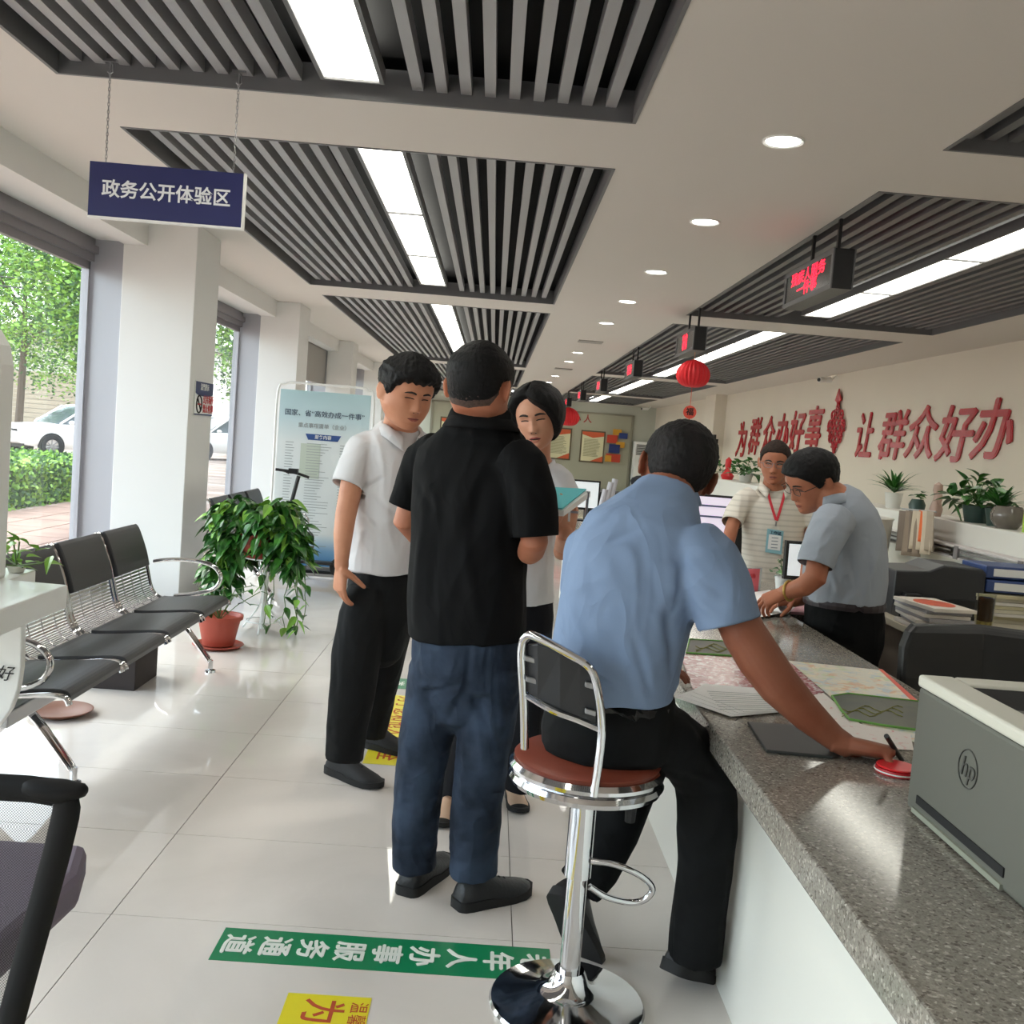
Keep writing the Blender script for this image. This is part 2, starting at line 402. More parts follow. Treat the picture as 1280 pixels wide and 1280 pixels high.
def leaves(c, r, n, size, rnd, squash=1.0, shell=.5):
    vs, fs, ms = [], [], []
    for i in range(n):
        d = Vector((rnd.gauss(0,1), rnd.gauss(0,1), rnd.gauss(0,1))).normalized()
        q = shell+(1-shell)*rnd.random()
        p = Vector(c)+Vector((d.x*r[0], d.y*r[1], d.z*r[2]))*q*(1+.12*math.sin(7*d.x+5*d.z)+.1*math.sin(9*d.y))
        a = Vector((rnd.gauss(0,1), rnd.gauss(0,1), rnd.gauss(0,1)*.5)).normalized(); bb = a.cross(Vector((rnd.gauss(0,1), rnd.gauss(0,1), rnd.gauss(0,1)))).normalized()
        s = size*(.6+.8*rnd.random()); k = len(vs)
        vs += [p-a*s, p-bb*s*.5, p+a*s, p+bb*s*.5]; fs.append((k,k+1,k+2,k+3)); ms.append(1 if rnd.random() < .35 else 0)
    return vs, fs, ms
def tree(x, y, h, r, n, label, seed):
    rnd = random.Random(seed)
    t = thing('tree', (x, y, GZ), label, 'tree', 'street trees outside the windows')
    b = MB(); b.tube([(x,y,GZ),(x+.1,y,GZ+h*.35),(x,y+.1,GZ+h*.7)], [.16,.12,.05], 8)
    for k in range(5):
        a = k*1.3; b.tube([(x+.05,y,GZ+h*(.35+.05*k)),(x+r*.5*math.cos(a),y+r*.5*math.sin(a),GZ+h*(.55+.05*k))], [.06,.02], 6)
    b.build('trunk', m_bark, t)
    b = MB()
    for k in range(7):
        a = k*2.4; rr = r*.5*(k > 0)
        vs, fs, ms = leaves((x+rr*math.cos(a), y+rr*math.sin(a), GZ+h*(.56+.2*math.sin(k*1.7))), (r*.66, r*.66, h*.2), n//7, .075, rnd)
        o = len(b.v); b.v += vs; b.f += [tuple(i+o for i in f) for f in fs]; b.m += ms
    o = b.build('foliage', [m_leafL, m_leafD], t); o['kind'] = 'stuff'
tree(-13.0, 20.0, 7.0, 2.7, 26000, 'leafy street tree filling the middle of the first window', 1)
tree(-13.2, 15.0, 7.0, 1.9, 9000, 'nearer bright green tree at the left of the first window', 2)
tree(-8.9, 35.0, 8.5, 2.0, 9000, 'tree seen through the second window beyond the column', 4)
tree(-27.5, 41, 9, 4, 9000, 'far tree in front of the shuttered shops', 5)
tree(-10.3, 26.0, 8.4, 2.2, 16000, 'tree whose crown fills the right part of the first window', 6)
tree(-17.6, 37, 10, 3.6, 22000, 'broad dense tree behind the parked car', 7)
# hedge: clipped, with a cut face
rnd = random.Random(9)
hg = thing('hedge', (-8, 16.5, GZ), 'low clipped green hedge outside the first window', 'hedge')
b = MB(); b.box(-9.6, -7.1, 13.6, 19.6, GZ, .52); b.build('hedge_core', m_leafD, hg, bevel=.1)
b = MB()
for i in range(9000):
    f = rnd.random()
    if f < .45: p = Vector((rnd.uniform(-9.65,-7.05), rnd.uniform(13.55,19.65), .53+rnd.gauss(0,.03)))
    elif f < .75: p = Vector((-7.08+rnd.gauss(0,.03), rnd.uniform(13.55,19.65), rnd.uniform(GZ,.55)))
    else: p = Vector((rnd.uniform(-9.65,-7.05), 13.58+rnd.gauss(0,.03), rnd.uniform(GZ,.55)))
    a = Vector((rnd.gauss(0,1), rnd.gauss(0,1), rnd.gauss(0,1))).normalized(); c = a.orthogonal().normalized(); s = .045
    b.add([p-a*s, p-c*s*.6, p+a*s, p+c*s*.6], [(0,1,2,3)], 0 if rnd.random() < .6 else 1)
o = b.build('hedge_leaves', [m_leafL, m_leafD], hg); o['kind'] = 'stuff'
# shuttered shop across the road
sb = thing('shop_building', (-26, 48, GZ), 'pale low shop building with roller shutters across the road', 'building')
b = MB(); b.box(-42, -14, 48, 54, GZ, 4.6); b.build('wall', mat('pale render', (214,206,196), .9), sb)
b = MB(); b.box(-42.3, -13.7, 47.2, 54, 4.6, 5.0); b.build('roof', mat('roof edge', (150,140,134), .9), sb)
mS = mat('beige roller shutter', (176,160,140), .7)
for k in range(6):
    x = -40+k*4.2; b = MB()
    for j in range(14): b.box(x, x+3.2, 47.9, 47.97, GZ+.02+j*.22, GZ+.22+j*.22)
    b.build('shutter', mS, sb)
    b = MB(); b.box(x-.5, x-.2, 47.8, 48, GZ, 3.6); b.build('pillar', mat('white pillar', (226,222,216), .8), sb)
for k, (z, dy) in enumerate(((5.6, 0), (5.9, .6))):
    b = MB(); pts = [(-30+i*3, 32.3+dy*.5, z-.5*math.sin(PI*i/10)+.03*k) for i in range(11)]
    b.tube(pts, .02, 5); o = b.build('overhead_cable', mat('black cable', (50,50,54), .7)); tag(o, ('lower','upper')[k]+' overhead cable crossing the sky outside', 'cable', 'overhead cables')
b = MB(); b.tube([(-30,32.4,GZ),(-30,32.4,6.4)], .14, 8); b.tube([(0,32.4,GZ),(0,32.4,6.4)], .14, 8)
# cars
m_car = mat('white car paint', (236,232,230), .25, coat=.6); m_cg = mat('tinted car glass', (70,80,84), .1, spec=.8)
m_tyre = mat('tyre rubber', (32,32,34), .8); m_rim = mat('alloy rim', (176,176,178), .35, .7); m_blk = mat('black grille plastic', (28,28,30), .5)
def car(cx, cy, ang, label):
    R = Matrix.Rotation(ang, 3, 'Z'); O = Vector((cx, cy, GZ))
    T = lambda p: O+R @ Vector(p)
    c = thing('car', O, label, 'car', 'white cars parked in the street')
    # lower body: lofted cross-sections along the length (x forward)
    sec = [(-2.25,.72,.45,.95),(-2.15,.86,.32,1.05),(-1.7,.92,.28,1.08),(-.8,.93,.26,1.05),(.4,.93,.26,1.03),(1.2,.92,.28,1.0),(1.8,.9,.3,.95),(2.15,.82,.34,.86),(2.28,.66,.42,.7)]
    rings = []
    for x, w, z0, z1 in sec:
        rings.append([T((x, y*w, z)) for y, z in [(-.9,z0),(-1,z0+.12),(-1,(z0+z1)/2),(-.97,z1-.08),(-.88,z1),(0,z1+.03),(.88,z1),(.97,z1-.08),(1,(z0+z1)/2),(1,z0+.12),(.9,z0),(0,z0-.02)]])
    b = MB(); b.loft(rings); b.build('car_body', m_car, c, smooth=True)
    sec = [(-2.1,.74,1.02,1.06),(-1.8,.78,1.02,1.42),(-1.2,.8,1.0,1.6),(-.2,.8,1.0,1.65),(.3,.79,1.0,1.58),(1.15,.76,.98,1.04)]
    rings = [[T((x, y*w, z)) for y, z in [(-1,z0),(-.95,z0+(z1-z0)*.5),(-.84,z1-.02),(-.6,z1),(.6,z1),(.84,z1-.02),(.95,z0+(z1-z0)*.5),(1,z0)]] for x, w, z0, z1 in sec]
    b = MB(); b.loft(rings); b.build('cabin_glass', m_cg, c, smooth=True)
    sec = [(-1.9,.7,1.42),(-1.2,.72,1.61),(-.2,.72,1.66),(.25,.7,1.6)]
    b = MB(); b.loft([[T((x,-w,z-.03)),T((x,-w*.8,z+.015)),T((x,w*.8,z+.015)),T((x,w,z-.03))] for x, w, z in sec]); b.build('roof_panel', m_car, c, smooth=True)
    for s in (-1, 1):
        b = MB(); b.tube([T((.25,s*.72,1.58)),T((1.1,s*.76,1.02))], .035, 6); b.tube([T((-.45,s*.79,1.0)),T((-.45,s*.7,1.6))], .03, 6); b.tube([T((-1.9,s*.7,1.42)),T((-2.1,s*.74,1.0))], .05, 6)
        b.build('window_pillar', m_car, c)
        b = MB(); b.ell(T((.85,s*.98,1.08)), .1, .1, .07, 8); b.build('wing_mirror', m_car, c, smooth=True)
        b = MB(); b.prism([(-.2,-.05),(.22,-.02),(.2,.08),(-.15,.1)], T((2.02,s*.72,.78)), R @ Vector((-.3,s*.9,0)), (0,0,1), R @ Vector((.1,0,0))); b.build('headlamp', mat('headlamp glass', (210,216,220), .1), c)
        b = MB(); b.prism([(-.08,-.1),(.08,-.1),(.05,.1),(-.1,.08)], T((2.1,s*.62,.5)), R @ Vector((-.2,s*.95,0)), (0,0,1), R @ Vector((.08,0,0))); b.build('fog_lamp', m_blk, c)
        for x in (1.42, -1.38):
            w = T((x, s*.86, .34)); ax = R @ Vector((0, s, 0))
            b = MB(); b.lathe([(.2,-.1),(.33,-.11),(.35,-.08),(.35,.06),(.33,.09),(.24,.1),(.2,.09)], w, 24, ax=ax, cap=False); wh = b.build('wheel', m_tyre, c, smooth=True)
            b = MB(); b.lathe([(.001,.06),(.05,.06),(.05,.03),(.2,.03),(.23,.085),(.25,.085),(.25,.0),(.001,.0)], w, 24, ax=ax)
            a1, a2 = frame(ax)
            for k in range(7):
                q = 2*PI*k/7; d = a1*math.cos(q)+a2*math.sin(q); b.tube([w+ax*.06+d*.04, w+ax*.08+d*.23], .018, 5)
            b.build('wheel_rim', m_rim, wh)
            b = MB(); b.lathe([(.34,-.02),(.4,-.02),(.4,.07),(.34,.07)], w, 24, ax=ax, cap=False); b.build('wheel_arch', m_blk, c)
    b = MB(); b.box(-.01,.01,-.5,.5,-.12,.12); b.v = [T((2.27,v.y,.68+v.z)) for v in b.v]; b.build('front_grille', m_blk, c)
    b = MB(); b.box(-.02,.02,-.8,.8,-.06,.06); b.v = [T((2.2,v.y,.32+v.z)) for v in b.v]; b.build('lower_bumper', m_blk, c)
car(-13.15, 31.8, math.atan2(-.79, -.61), 'white car parked behind the hedge, seen through the first window')
car(-10.3, 38.0, math.atan2(-.75, -.66), 'white car seen through the second window past the column')
# ================================================================ counter, furniture, signs
def stone_mat():
    m = mat('speckled grey quartz', (128,122,112), .12, spec=.6)
    t = m.node_tree; b = t.nodes['Principled BSDF']; g = t.nodes.new('ShaderNodeNewGeometry')
    v = t.nodes.new('ShaderNodeTexVoronoi'); v.inputs['Scale'].default_value = 190; v.feature = 'F1'
    t.links.new(g.outputs['Position'], v.inputs['Vector'])
    n = t.nodes.new('ShaderNodeTexNoise'); n.inputs['Scale'].default_value = 260; n.inputs['Detail'].default_value = 2
    t.links.new(g.outputs['Position'], n.inputs['Vector'])
    cr = t.nodes.new('ShaderNodeValToRGB'); e = cr.color_ramp.elements
    e[0].position = 0; e[0].color = (*lin((92,86,78)), 1); e[1].position = 1; e[1].color = (*lin((186,180,168)), 1)
    x = e.new(.2); x.color = (*lin((132,126,116)), 1); x = e.new(.86); x.color = (*lin((146,140,131)), 1)
    sep = t.nodes.new('ShaderNodeSeparateColor'); t.links.new(v.outputs['Color'], sep.inputs[0]); t.links.new(sep.outputs[0], cr.inputs[0])
    mx = t.nodes.new('ShaderNodeMixRGB'); mx.blend_type = 'MULTIPLY'; mx.inputs[0].default_value = .38
    cr2 = t.nodes.new('ShaderNodeValToRGB'); cr2.color_ramp.elements[0].position = .35; cr2.color_ramp.elements[0].color = (.35,.33,.3,1); cr2.color_ramp.elements[1].position = .5; cr2.color_ramp.elements[1].color = (1,1,1,1)
    t.links.new(n.outputs['Fac'], cr2.inputs[0]); t.links.new(cr.outputs[0], mx.inputs[1]); t.links.new(cr2.outputs[0], mx.inputs[2])
    t.links.new(mx.outputs[0], b.inputs['Base Color'])
    return m
m_stone = stone_mat()
m_lam = mat('white laminate', (222,220,212), .35)
m_chrome = mat('polished chrome', (214,214,216), .08, 1)
m_steel = mat('brushed steel', (170,170,172), .28, 1)
m_black = mat('black plastic', (24,24,26), .4); m_blk2 = mat('matt black', (20,20,21), .7)
m_vinyl = mat('dark grey vinyl', (52,54,58), .38, bump=.05, bump_s=300)
m_paper = mat('white paper', (232,232,230), .8)
CT = .79
ct = thing('service_counter', (1.0, 3, 0), 'long white service counter with a speckled grey stone top', 'counter')
b = MB(); b.prism([(.63,.3),(1.44,.3),(1.44,5.74),(1.15,5.74),(1.15,9.6),(.63,9.6)], (0,0,CT-.07), (1,0,0), (0,1,0), (0,0,.07)); b.build('worktop', m_stone, ct, bevel=.005)
b = MB(); b.box(.75, .78, .3, 9.6, .0, CT-.07); b.build('front_panel', m_lam, ct)
b = MB(); b.prism([(.78,.3),(1.40,.3),(1.40,5.70),(1.10,5.70),(1.10,9.6),(.78,9.6)], (0,0,.08), (1,0,0), (0,1,0), (0,0,CT-.15)); b.build('cabinet_body', m_lam, ct)
b = MB(); b.box(1.445, 1.78, 4.62, 5.72, CT-.04, CT-.001); b.box(1.445, 1.72, 4.66, 5.70, 0, CT-.04)
o = b.build('side_worktop', m_stone); tag(o, 'wide grey stone worktop behind the counter where papers are sorted', 'worktop')
# ---- bar stool
st = thing('bar_stool', (.31, 2.55, 0), 'chrome bar stool with black back and round seat under the seated man', 'stool')
sx, sy = .31, 2.55
b = MB(); b.lathe([(.001,0),(.205,0),(.21,.008),(.205,.016),(.15,.03),(.09,.045),(.055,.065),(.045,.09),(.04,.1),(.001,.1)], (sx,sy,0), 48, cap=False); b.build('base', m_chrome, st, smooth=True)
b = MB(); b.lathe([(.028,.09),(.028,.42),(.001,.42)], (sx,sy,0), 24); b.build('gas_column', m_chrome, st, smooth=True)
b = MB(); b.lathe([(.03,.36),(.036,.36),(.036,.62),(.001,.62)], (sx,sy,0), 24); b.build('column_sleeve', m_chrome, st, smooth=True)
SR = .2
b = MB(); b.lathe([(.001,.60),(SR-.03,.605),(SR,.615),(SR+.006,.628),(SR,.64),(SR-.01,.643),(SR+.004,.65),(SR+.006,.66),(SR-.004,.672),(SR-.03,.672),(.001,.668)], (sx,sy,0), 48, cap=False); b.build('seat_rim', m_chrome, st, smooth=True)
b = MB(); b.lathe([(.001,.668),(SR-.012,.672),(SR-.006,.683),(SR-.02,.693),(.001,.70)], (sx,sy,0), 48, cap=False); b.build('seat', mat('reddish brown vinyl', (120,56,40), .4), st, smooth=True)
# foot ring
rg = [(sx+.02,sy-.03,.40),(sx+.10,sy-.04,.395),(sx+.165,sy-.03,.375),(sx+.19,sy+.03,.36),(sx+.175,sy+.12,.345),(sx+.10,sy+.16,.34),(sx+.03,sy+.12,.345),(sx+.0,sy+.035,.36)]
def smoothpath(pts, n=4, closed=False):
    pts = [Vector(p) for p in pts]; out = []
    k = len(pts)
    for i in range(k if closed else k-1):
        p0, p1, p2, p3 = (pts[(i-1) % k] if closed or i else pts[0]), pts[i], pts[(i+1) % k], (pts[(i+2) % k] if closed or i+2 < k else pts[-1])
        for j in range(n):
            t = j/n; out.append(.5*((2*p1)+(p2-p0)*t+(2*p0-5*p1+4*p2-p3)*t*t+(3*p1-p0-3*p2+p3)*t**3))
    if not closed: out.append(pts[-1])
    return out
b = MB(); b.tube(smoothpath([(sx+.03,sy-.02,.41),(sx+.09,sy-.03,.41),(sx+.16,sy-.03,.385),(sx+.20,sy-.01,.345),(sx+.19,sy+.0,.31),(sx+.15,sy-.0,.295),(sx+.08,sy-.02,.315),(sx+.03,sy-.03,.345)], 5), .009, 10); b.build('footrest', m_chrome, st, smooth=True)
b = MB(); b.tube([(sx+.03,sy,.60),(sx+.11,sy-.01,.585),(sx+.14,sy-.01,.575)], .006, 8); b.tube([(sx+.125,sy-.01,.60),(sx+.125,sy-.01,.52)], [.018,.014], 8); b.build('height_lever', m_blk2, st)
# back frame: hoop standing on the camera side of the seat, turned a little to the left
hb = [P(776,1003,y=2.37) , P(770,900,y=2.36), P(768,850,y=2.34), P(752,826,y=2.33), P(710,806,y=2.335), P(665,795,y=2.35), P(655,800,y=2.36), P(652,830,y=2.37), P(653,900,y=2.40), P(656,945,y=2.42)]
hb[0] = P(742,995,y=2.352); hb[1] = P(752,920,y=2.35); hb[2] = P(748,868,y=2.335); hb[3] = P(738,836,y=2.335); hb[4] = P(712,818,y=2.34)
hb[5] = P(672,797,y=2.36); hb[6] = P(658,796,y=2.375); hb[7] = P(652,815,y=2.39); hb[8] = P(655,880,y=2.42); hb[9] = P(656,935,y=2.45)
b = MB(); b.tube(smoothpath(hb, 5), .011, 10); b.build('back_frame', m_chrome, st, smooth=True)
b = MB(); b.tube(smoothpath([P(656,868,y=2.415), P(690,888,y=2.37), P(722,900,y=2.355), P(750,912,y=2.35)], 5), .008, 8); b.build('lower_rail', m_chrome, st, smooth=True)
pts = [P(660,808,y=2.385), P(700,818,y=2.352), P(744,848,y=2.34), P(748,905,y=2.348), P(700,887,y=2.366), P(658,864,y=2.41)]
b = MB()
A = [P(659,806,y=2.387), P(672,805,y=2.368), P(700,816,y=2.352), P(725,829,y=2.345), P(742,846,y=2.343)]
B_ = [P(658,864,y=2.41), P(672,874,y=2.39), P(700,887,y=2.367), P(725,898,y=2.355), P(746,906,y=2.35)]
dd = Vector((.004,.016,0)); rings = []
for p, q in zip(A, B_): rings.append([p, p+dd, q+dd, q])
b.loft(rings); b.build('back_pad', mat('black vinyl pad', (30,31,34), .35), st, bevel=.003)
b = MB()
for p in (P(662,824,y=2.385), P(664,850,y=2.39), P(738,857,y=2.338), P(738,890,y=2.342)): b.obox(p, (.014,0,-.003), (0,.004,0), (0,0,.007))
b.build('bracket', m_steel, st, bevel=.003)
# ---- waiting benches: seats face into the hall (+x), row runs along y
m_perf = mat('perforated chrome sheet', (196,196,198), .22, .9)
def bench(y0, n, x0, label, pitch=.56):
    t = thing('waiting_bench', (x0, y0+n*pitch/2, 0), label, 'bench', 'chrome waiting benches along the window side')
    L = n*pitch
    b = MB(); b.box(x0-.03, x0+.03, y0+.02, y0+L-.02, .30, .36); b.build('beam', m_steel, t, bevel=.006)
    prof = [(.25,.405),(.235,.43),(.18,.437),(.05,.425),(-.10,.412),(-.17,.425),(-.21,.47),(-.235,.56),(-.265,.68),(-.31,.80),(-.335,.835)]
    sp = smoothpath([(x0+a, 0, z) for a, z in prof], 3)
    for k in range(n):
        ya, yb_ = y0+k*pitch+.03, y0+(k+1)*pitch-.03
        # side frames
        for yy in (ya-.008, yb_+.008):
            b = MB(); b.tube([(p.x, yy, p.z) for p in sp], (.011,.016), 8); b.build('side_frame', m_chrome, t, smooth=True)
        i1 = 17
        # seat pad: lofted slab
        def slab(pts, th, y1, y2, up):
            rr = []
            for p in pts:
                rr.append([(p.x, y1, p.z), (p.x, y2, p.z), (p.x+up[0]*th, y2, p.z+up[1]*th), (p.x+up[0]*th, y1, p.z+up[1]*th)])
            return [[Vector(q) for q in r] for r in rr]
        seat = [p for p in sp[1:14]]
        b = MB(); b.loft(slab(seat, .02, ya+.006, yb_-.006, (0,1))); b.build('seat_pad', m_vinyl, t, bevel=.006)
        back = sp[13:]
        lo, hi = [p for p in back if p.z < .60], [p for p in back if p.z > .575]
        b = MB()
        zs = []
        # perforated lower back: thin horizontal slots between ribs
        for i in range(len(lo)-1):
            p, q = lo[i], lo[i+1]; ns = max(2, int((q-p).length/.013))
            for j in range(ns):
                a = p.lerp(q, (j+.1)/ns); c = p.lerp(q, (j+.72)/ns)
                b.add([(a.x,ya,a.z),(a.x,yb_,a.z),(c.x,yb_,c.z),(c.x,ya,c.z),(a.x-.004,ya,a.z),(a.x-.004,yb_,a.z),(c.x-.004,yb_,c.z),(c.x-.004,ya,c.z)], [(0,1,2,3),(7,6,5,4),(0,3,7,4),(1,5,6,2),(0,4,5,1),(3,2,6,7)])
        for yy in (ya+.12, (ya+yb_)/2, yb_-.12):
            b.tube([(p.x-.003, yy, p.z) for p in lo], .004, 5)
        b.build('perforated_panel', m_perf, t)
        b = MB(); b.loft(slab(hi, .026, ya+.004, yb_-.004, (.93,.35))); b.build('back_pad', m_vinyl, t, bevel=.008)
    for yy in (y0, y0+L):
        b = MB(); b.tube(smoothpath([(x0-.21,yy,.625),(x0-.10,yy,.645),(x0+.04,yy,.645),(x0+.14,yy,.62),(x0+.185,yy,.56),(x0+.15,yy,.49),(x0+.04,yy,.45),(x0-.08,yy,.43)], 4), (.012,.02), 10)
        b.build('armrest', m_chrome, t, smooth=True)
    for yy in (y0+.30, y0+L-.04):
        b = MB(); b.tube(smoothpath([(x0-.05,yy,.31),(x0+.02,yy,.24),(x0+.13,yy,.10),(x0+.16,yy,.06)], 4), [(.016,.026)]*12+[(.014,.02)], 8)
        b.tube(smoothpath([(x0-.0,yy,.31),(x0-.12,yy,.22),(x0-.24,yy,.07),(x0-.27,yy,.05)], 4), (.015,.024), 8)
        b.tube([(x0+.165,yy,.07),(x0+.165,yy,.02)], .014, 8); b.tube([(x0-.275,yy,.07),(x0-.275,yy,.02)], .014, 8)
        b.lathe([(.001,0),(.032,0),(.03,.012),(.012,.02),(.001,.02)], (x0+.165,yy,0), 16); b.lathe([(.001,0),(.032,0),(.03,.012),(.012,.02),(.001,.02)], (x0-.275,yy,0), 16)
        b.build('leg', m_chrome, t, smooth=True)
    return t
bench(3.57, 4, -1.73, 'nearest four-seat waiting bench with dark grey pads and chrome frame', .56)
bench(7.95, 3, -1.93, 'farther waiting bench half hidden behind the tall potted plants', .56)
# ---- dish on the floor
b = MB(); b.lathe([(.001,0),(.10,0),(.14,.02),(.148,.028),(.14,.03),(.1,.012),(.001,.01)], (-2.0,4.76,0), 32, cap=False); o = b.build('plant_saucer', mat('brown clay saucer', (118,74,54), .5), smooth=True); tag(o, 'empty round brown clay saucer on the floor under the nearest bench', 'saucer')
b = MB(); b.box(-2.15,-1.82,5.25,5.6,0,.17); o = b.build('storage_box', mat('dark cardboard', (52,44,42), .8), bevel=.005); tag(o, 'low dark box on the floor under the far end of the nearest bench', 'box')
# ---- plants
m_lf = mat('glossy green leaf', (66,122,44), .32, noise_s=14, noise_a=.5, rgb2=(28,74,30)); m_lf2 = mat('young bright green leaf', (120,168,62), .35)
m_stem = mat('green stem', (86,110,60), .6); m_terra = mat('terracotta red plastic', (158,66,48), .5)
def leaf(b, p, d, up, L, Wd, m=0, droop=.25):
    d = d.normalized(); side = d.cross(up)
    if side.length < 1e-4: side = Vector((1,0,0))
    side.normalize(); n = side.cross(d)
    prof = [(0,.03),(.12,.6),(.3,1),(.55,.85),(.8,.42),(1,.02)]
    vs = []
    for t, w in prof:
        c = p+d*(L*t)-Vector((0,0,1))*(droop*L*t*t)
        vs += [c-side*(Wd*w/2)+n*(.12*Wd*w), c-n*(.0), c+side*(Wd*w/2)+n*(.12*Wd*w)]
    fs = []
    for i in range(len(prof)-1):
        a, c = 3*i, 3*i+3
        fs += [(a,a+1,c+1,c),(a+1,a+2,c+2,c+1)]
    b.add(vs, fs, m)
def rleaf(b, rnd, p, L, m=0, out=None, lo=-.5, hi=.6, asp=.62):
    a = rnd.uniform(0, 2*PI); d = Vector((math.cos(a), math.sin(a), rnd.uniform(lo, hi)))
    if out is not None: d = (d*.7+out).normalized()
    leaf(b, p, d, Vector((rnd.gauss(0,.3), rnd.gauss(0,.3), 1)), L*rnd.uniform(.7,1.25), L*asp*rnd.uniform(.8,1.15), m, rnd.uniform(.1,.6))
rnd = random.Random(21)
pl = thing('trailing_potted_plant', (-1.62, 7.0, 0), 'bushy trailing green plant on a tall white wire stand beside the column', 'plant')
b = MB()
for cx, cy, cz, rx, ry, rz, n in ((-1.78,7.05,.72,.20,.2,.26,330),(-1.50,7.0,.76,.22,.22,.22,380),(-1.36,6.95,.62,.13,.15,.2,130),(-1.86,7.0,.42,.13,.14,.2,120)):
    for i in range(n):
        d = Vector((rnd.gauss(0,1), rnd.gauss(0,1), rnd.gauss(0,1))).normalized(); q = rnd.random()**.35
        p = Vector((cx+d.x*rx*q, cy+d.y*ry*q, cz+d.z*rz*q))
        rleaf(b, rnd, p, .105, 1 if rnd.random() < (.10+.25*(d.z > .5)) else 0, Vector((d.x, d.y, -.15)), -.9, .3)
for tr in range(7):
    x, y, z = rnd.uniform(-1.55,-1.25), 6.9+rnd.uniform(-.1,.1), .5; pts = [(x,y,z)]
    while z > .08:
        z -= .07; x += rnd.uniform(-.02,.025); y += rnd.uniform(-.02,.01); pts.append((x,y,z)); 
        if rnd.random() < .8: rleaf(b, rnd, Vector((x,y,z)), .085, 1 if rnd.random() < .4 else 0, Vector((0,0,-.3)), -.8, .1)
    b.tube(pts, .003, 5, 2)
b.build('foliage', [m_lf, m_lf2, m_stem], pl)['kind'] = 'stuff'
b = MB(); b.lathe([(.001,.53),(.10,.53),(.13,.68),(.14,.68),(.14,.70),(.12,.70),(.001,.69)], (-1.62,7.0,0), 24); b.build('pot', m_terra, pl, smooth=True)
m_wire = mat('white wire', (226,228,226), .35)
b = MB()
for a in range(3):
    q = a*2*PI/3+.6; c, s = math.cos(q), math.sin(q)
    b.tube(smoothpath([(-1.55+.09*c,7.0+.09*s,.55),(-1.55+.03*c,7.0+.03*s,.4),(-1.55+.03*c,7+.03*s,.2),(-1.55+.17*c,7+.17*s,.01)], 4), .006, 6)
for z, r in ((.53,.15),(.08,.12)):
    b.tube([(-1.55+r*math.cos(t*PI/8), 7+r*math.sin(t*PI/8), z) for t in range(16)], .005, 5, closed=True)
b.tube([(-1.55,7,.02),(-1.55,7,.53)], .014, 8)
b.build('wire_stand', m_wire, pl, smooth=True)
rp = thing('red_plant_pot', (-1.70, 6.42, 0), 'terracotta red pot on a saucer beside the end of the nearest bench', 'plant')
b = MB(); b.lathe([(.001,.02),(.10,.02),(.135,.19),(.15,.19),(.152,.215),(.138,.215),(.128,.19),(.001,.18)], (-1.70,6.42,0), 32, cap=False); b.build('pot', m_terra, rp, smooth=True)
b = MB(); b.lathe([(.001,0),(.13,0),(.165,.022),(.16,.026),(.12,.012),(.001,.012)], (-1.70,6.42,0), 32, cap=False); b.build('saucer', m_terra, rp, smooth=True)
b = MB()
for i in range(14):
    q = rnd.uniform(0,2*PI); r = rnd.uniform(.05,.22); p0 = Vector((-1.70,6.42,.18)); p1 = p0+Vector((r*math.cos(q)*.6, r*math.sin(q)*.6, rnd.uniform(.08,.22))); p2 = p0+Vector((r*math.cos(q)*1.3, r*math.sin(q)*1.3, rnd.uniform(.0,.22)))
    b.tube([p0,p1,p2], .003, 5, 1); rleaf(b, rnd, p2, .08, 0); rleaf(b, rnd, p1, .07, 0)
b.build('stems', [m_lf, m_stem], rp)['kind'] = 'stuff'
def pot_plant(x, y, z, label, kind, size, seed, potm=None, ph=.12, pr=.07):
    rnd = random.Random(seed)
    t = thing('potted_plant', (x,y,z), label, 'plant', None)
    b = MB(); b.lathe([(.001,0),(pr*.75,0),(pr,ph),(pr*.9,ph),(.001,ph-.01)], (x,y,z), 20); b.build('pot', potm or m_white, t, smooth=True)
    b = MB(); c = Vector((x,y,z+ph))
    if kind == 'spiky':
        for i in range(46):
            q = rnd.uniform(0,2*PI); d = Vector((math.cos(q), math.sin(q), rnd.uniform(.4,2.2))); leaf(b, c, d, Vector((0,0,1)), size*rnd.uniform(.6,1.1), size*.09, 0, .35)
    else:
        n = 70 if kind == 'bushy' else 26
        for i in range(n):
            d = Vector((rnd.gauss(0,1), rnd.gauss(0,1), abs(rnd.gauss(0,1)))).normalized(); p = c+Vector((d.x,d.y,d.z*.9))*size*rnd.random()**.5*.8
            if i % 4 == 0: b.tube([c,p], .003, 4, 1)
            rleaf(b, rnd, p, size*.42, 0, d*.6, -.4, .7)
    b.build('foliage', [m_lf2 if kind == 'young' else m_lf, m_stem], t)['kind'] = 'stuff'
    return t
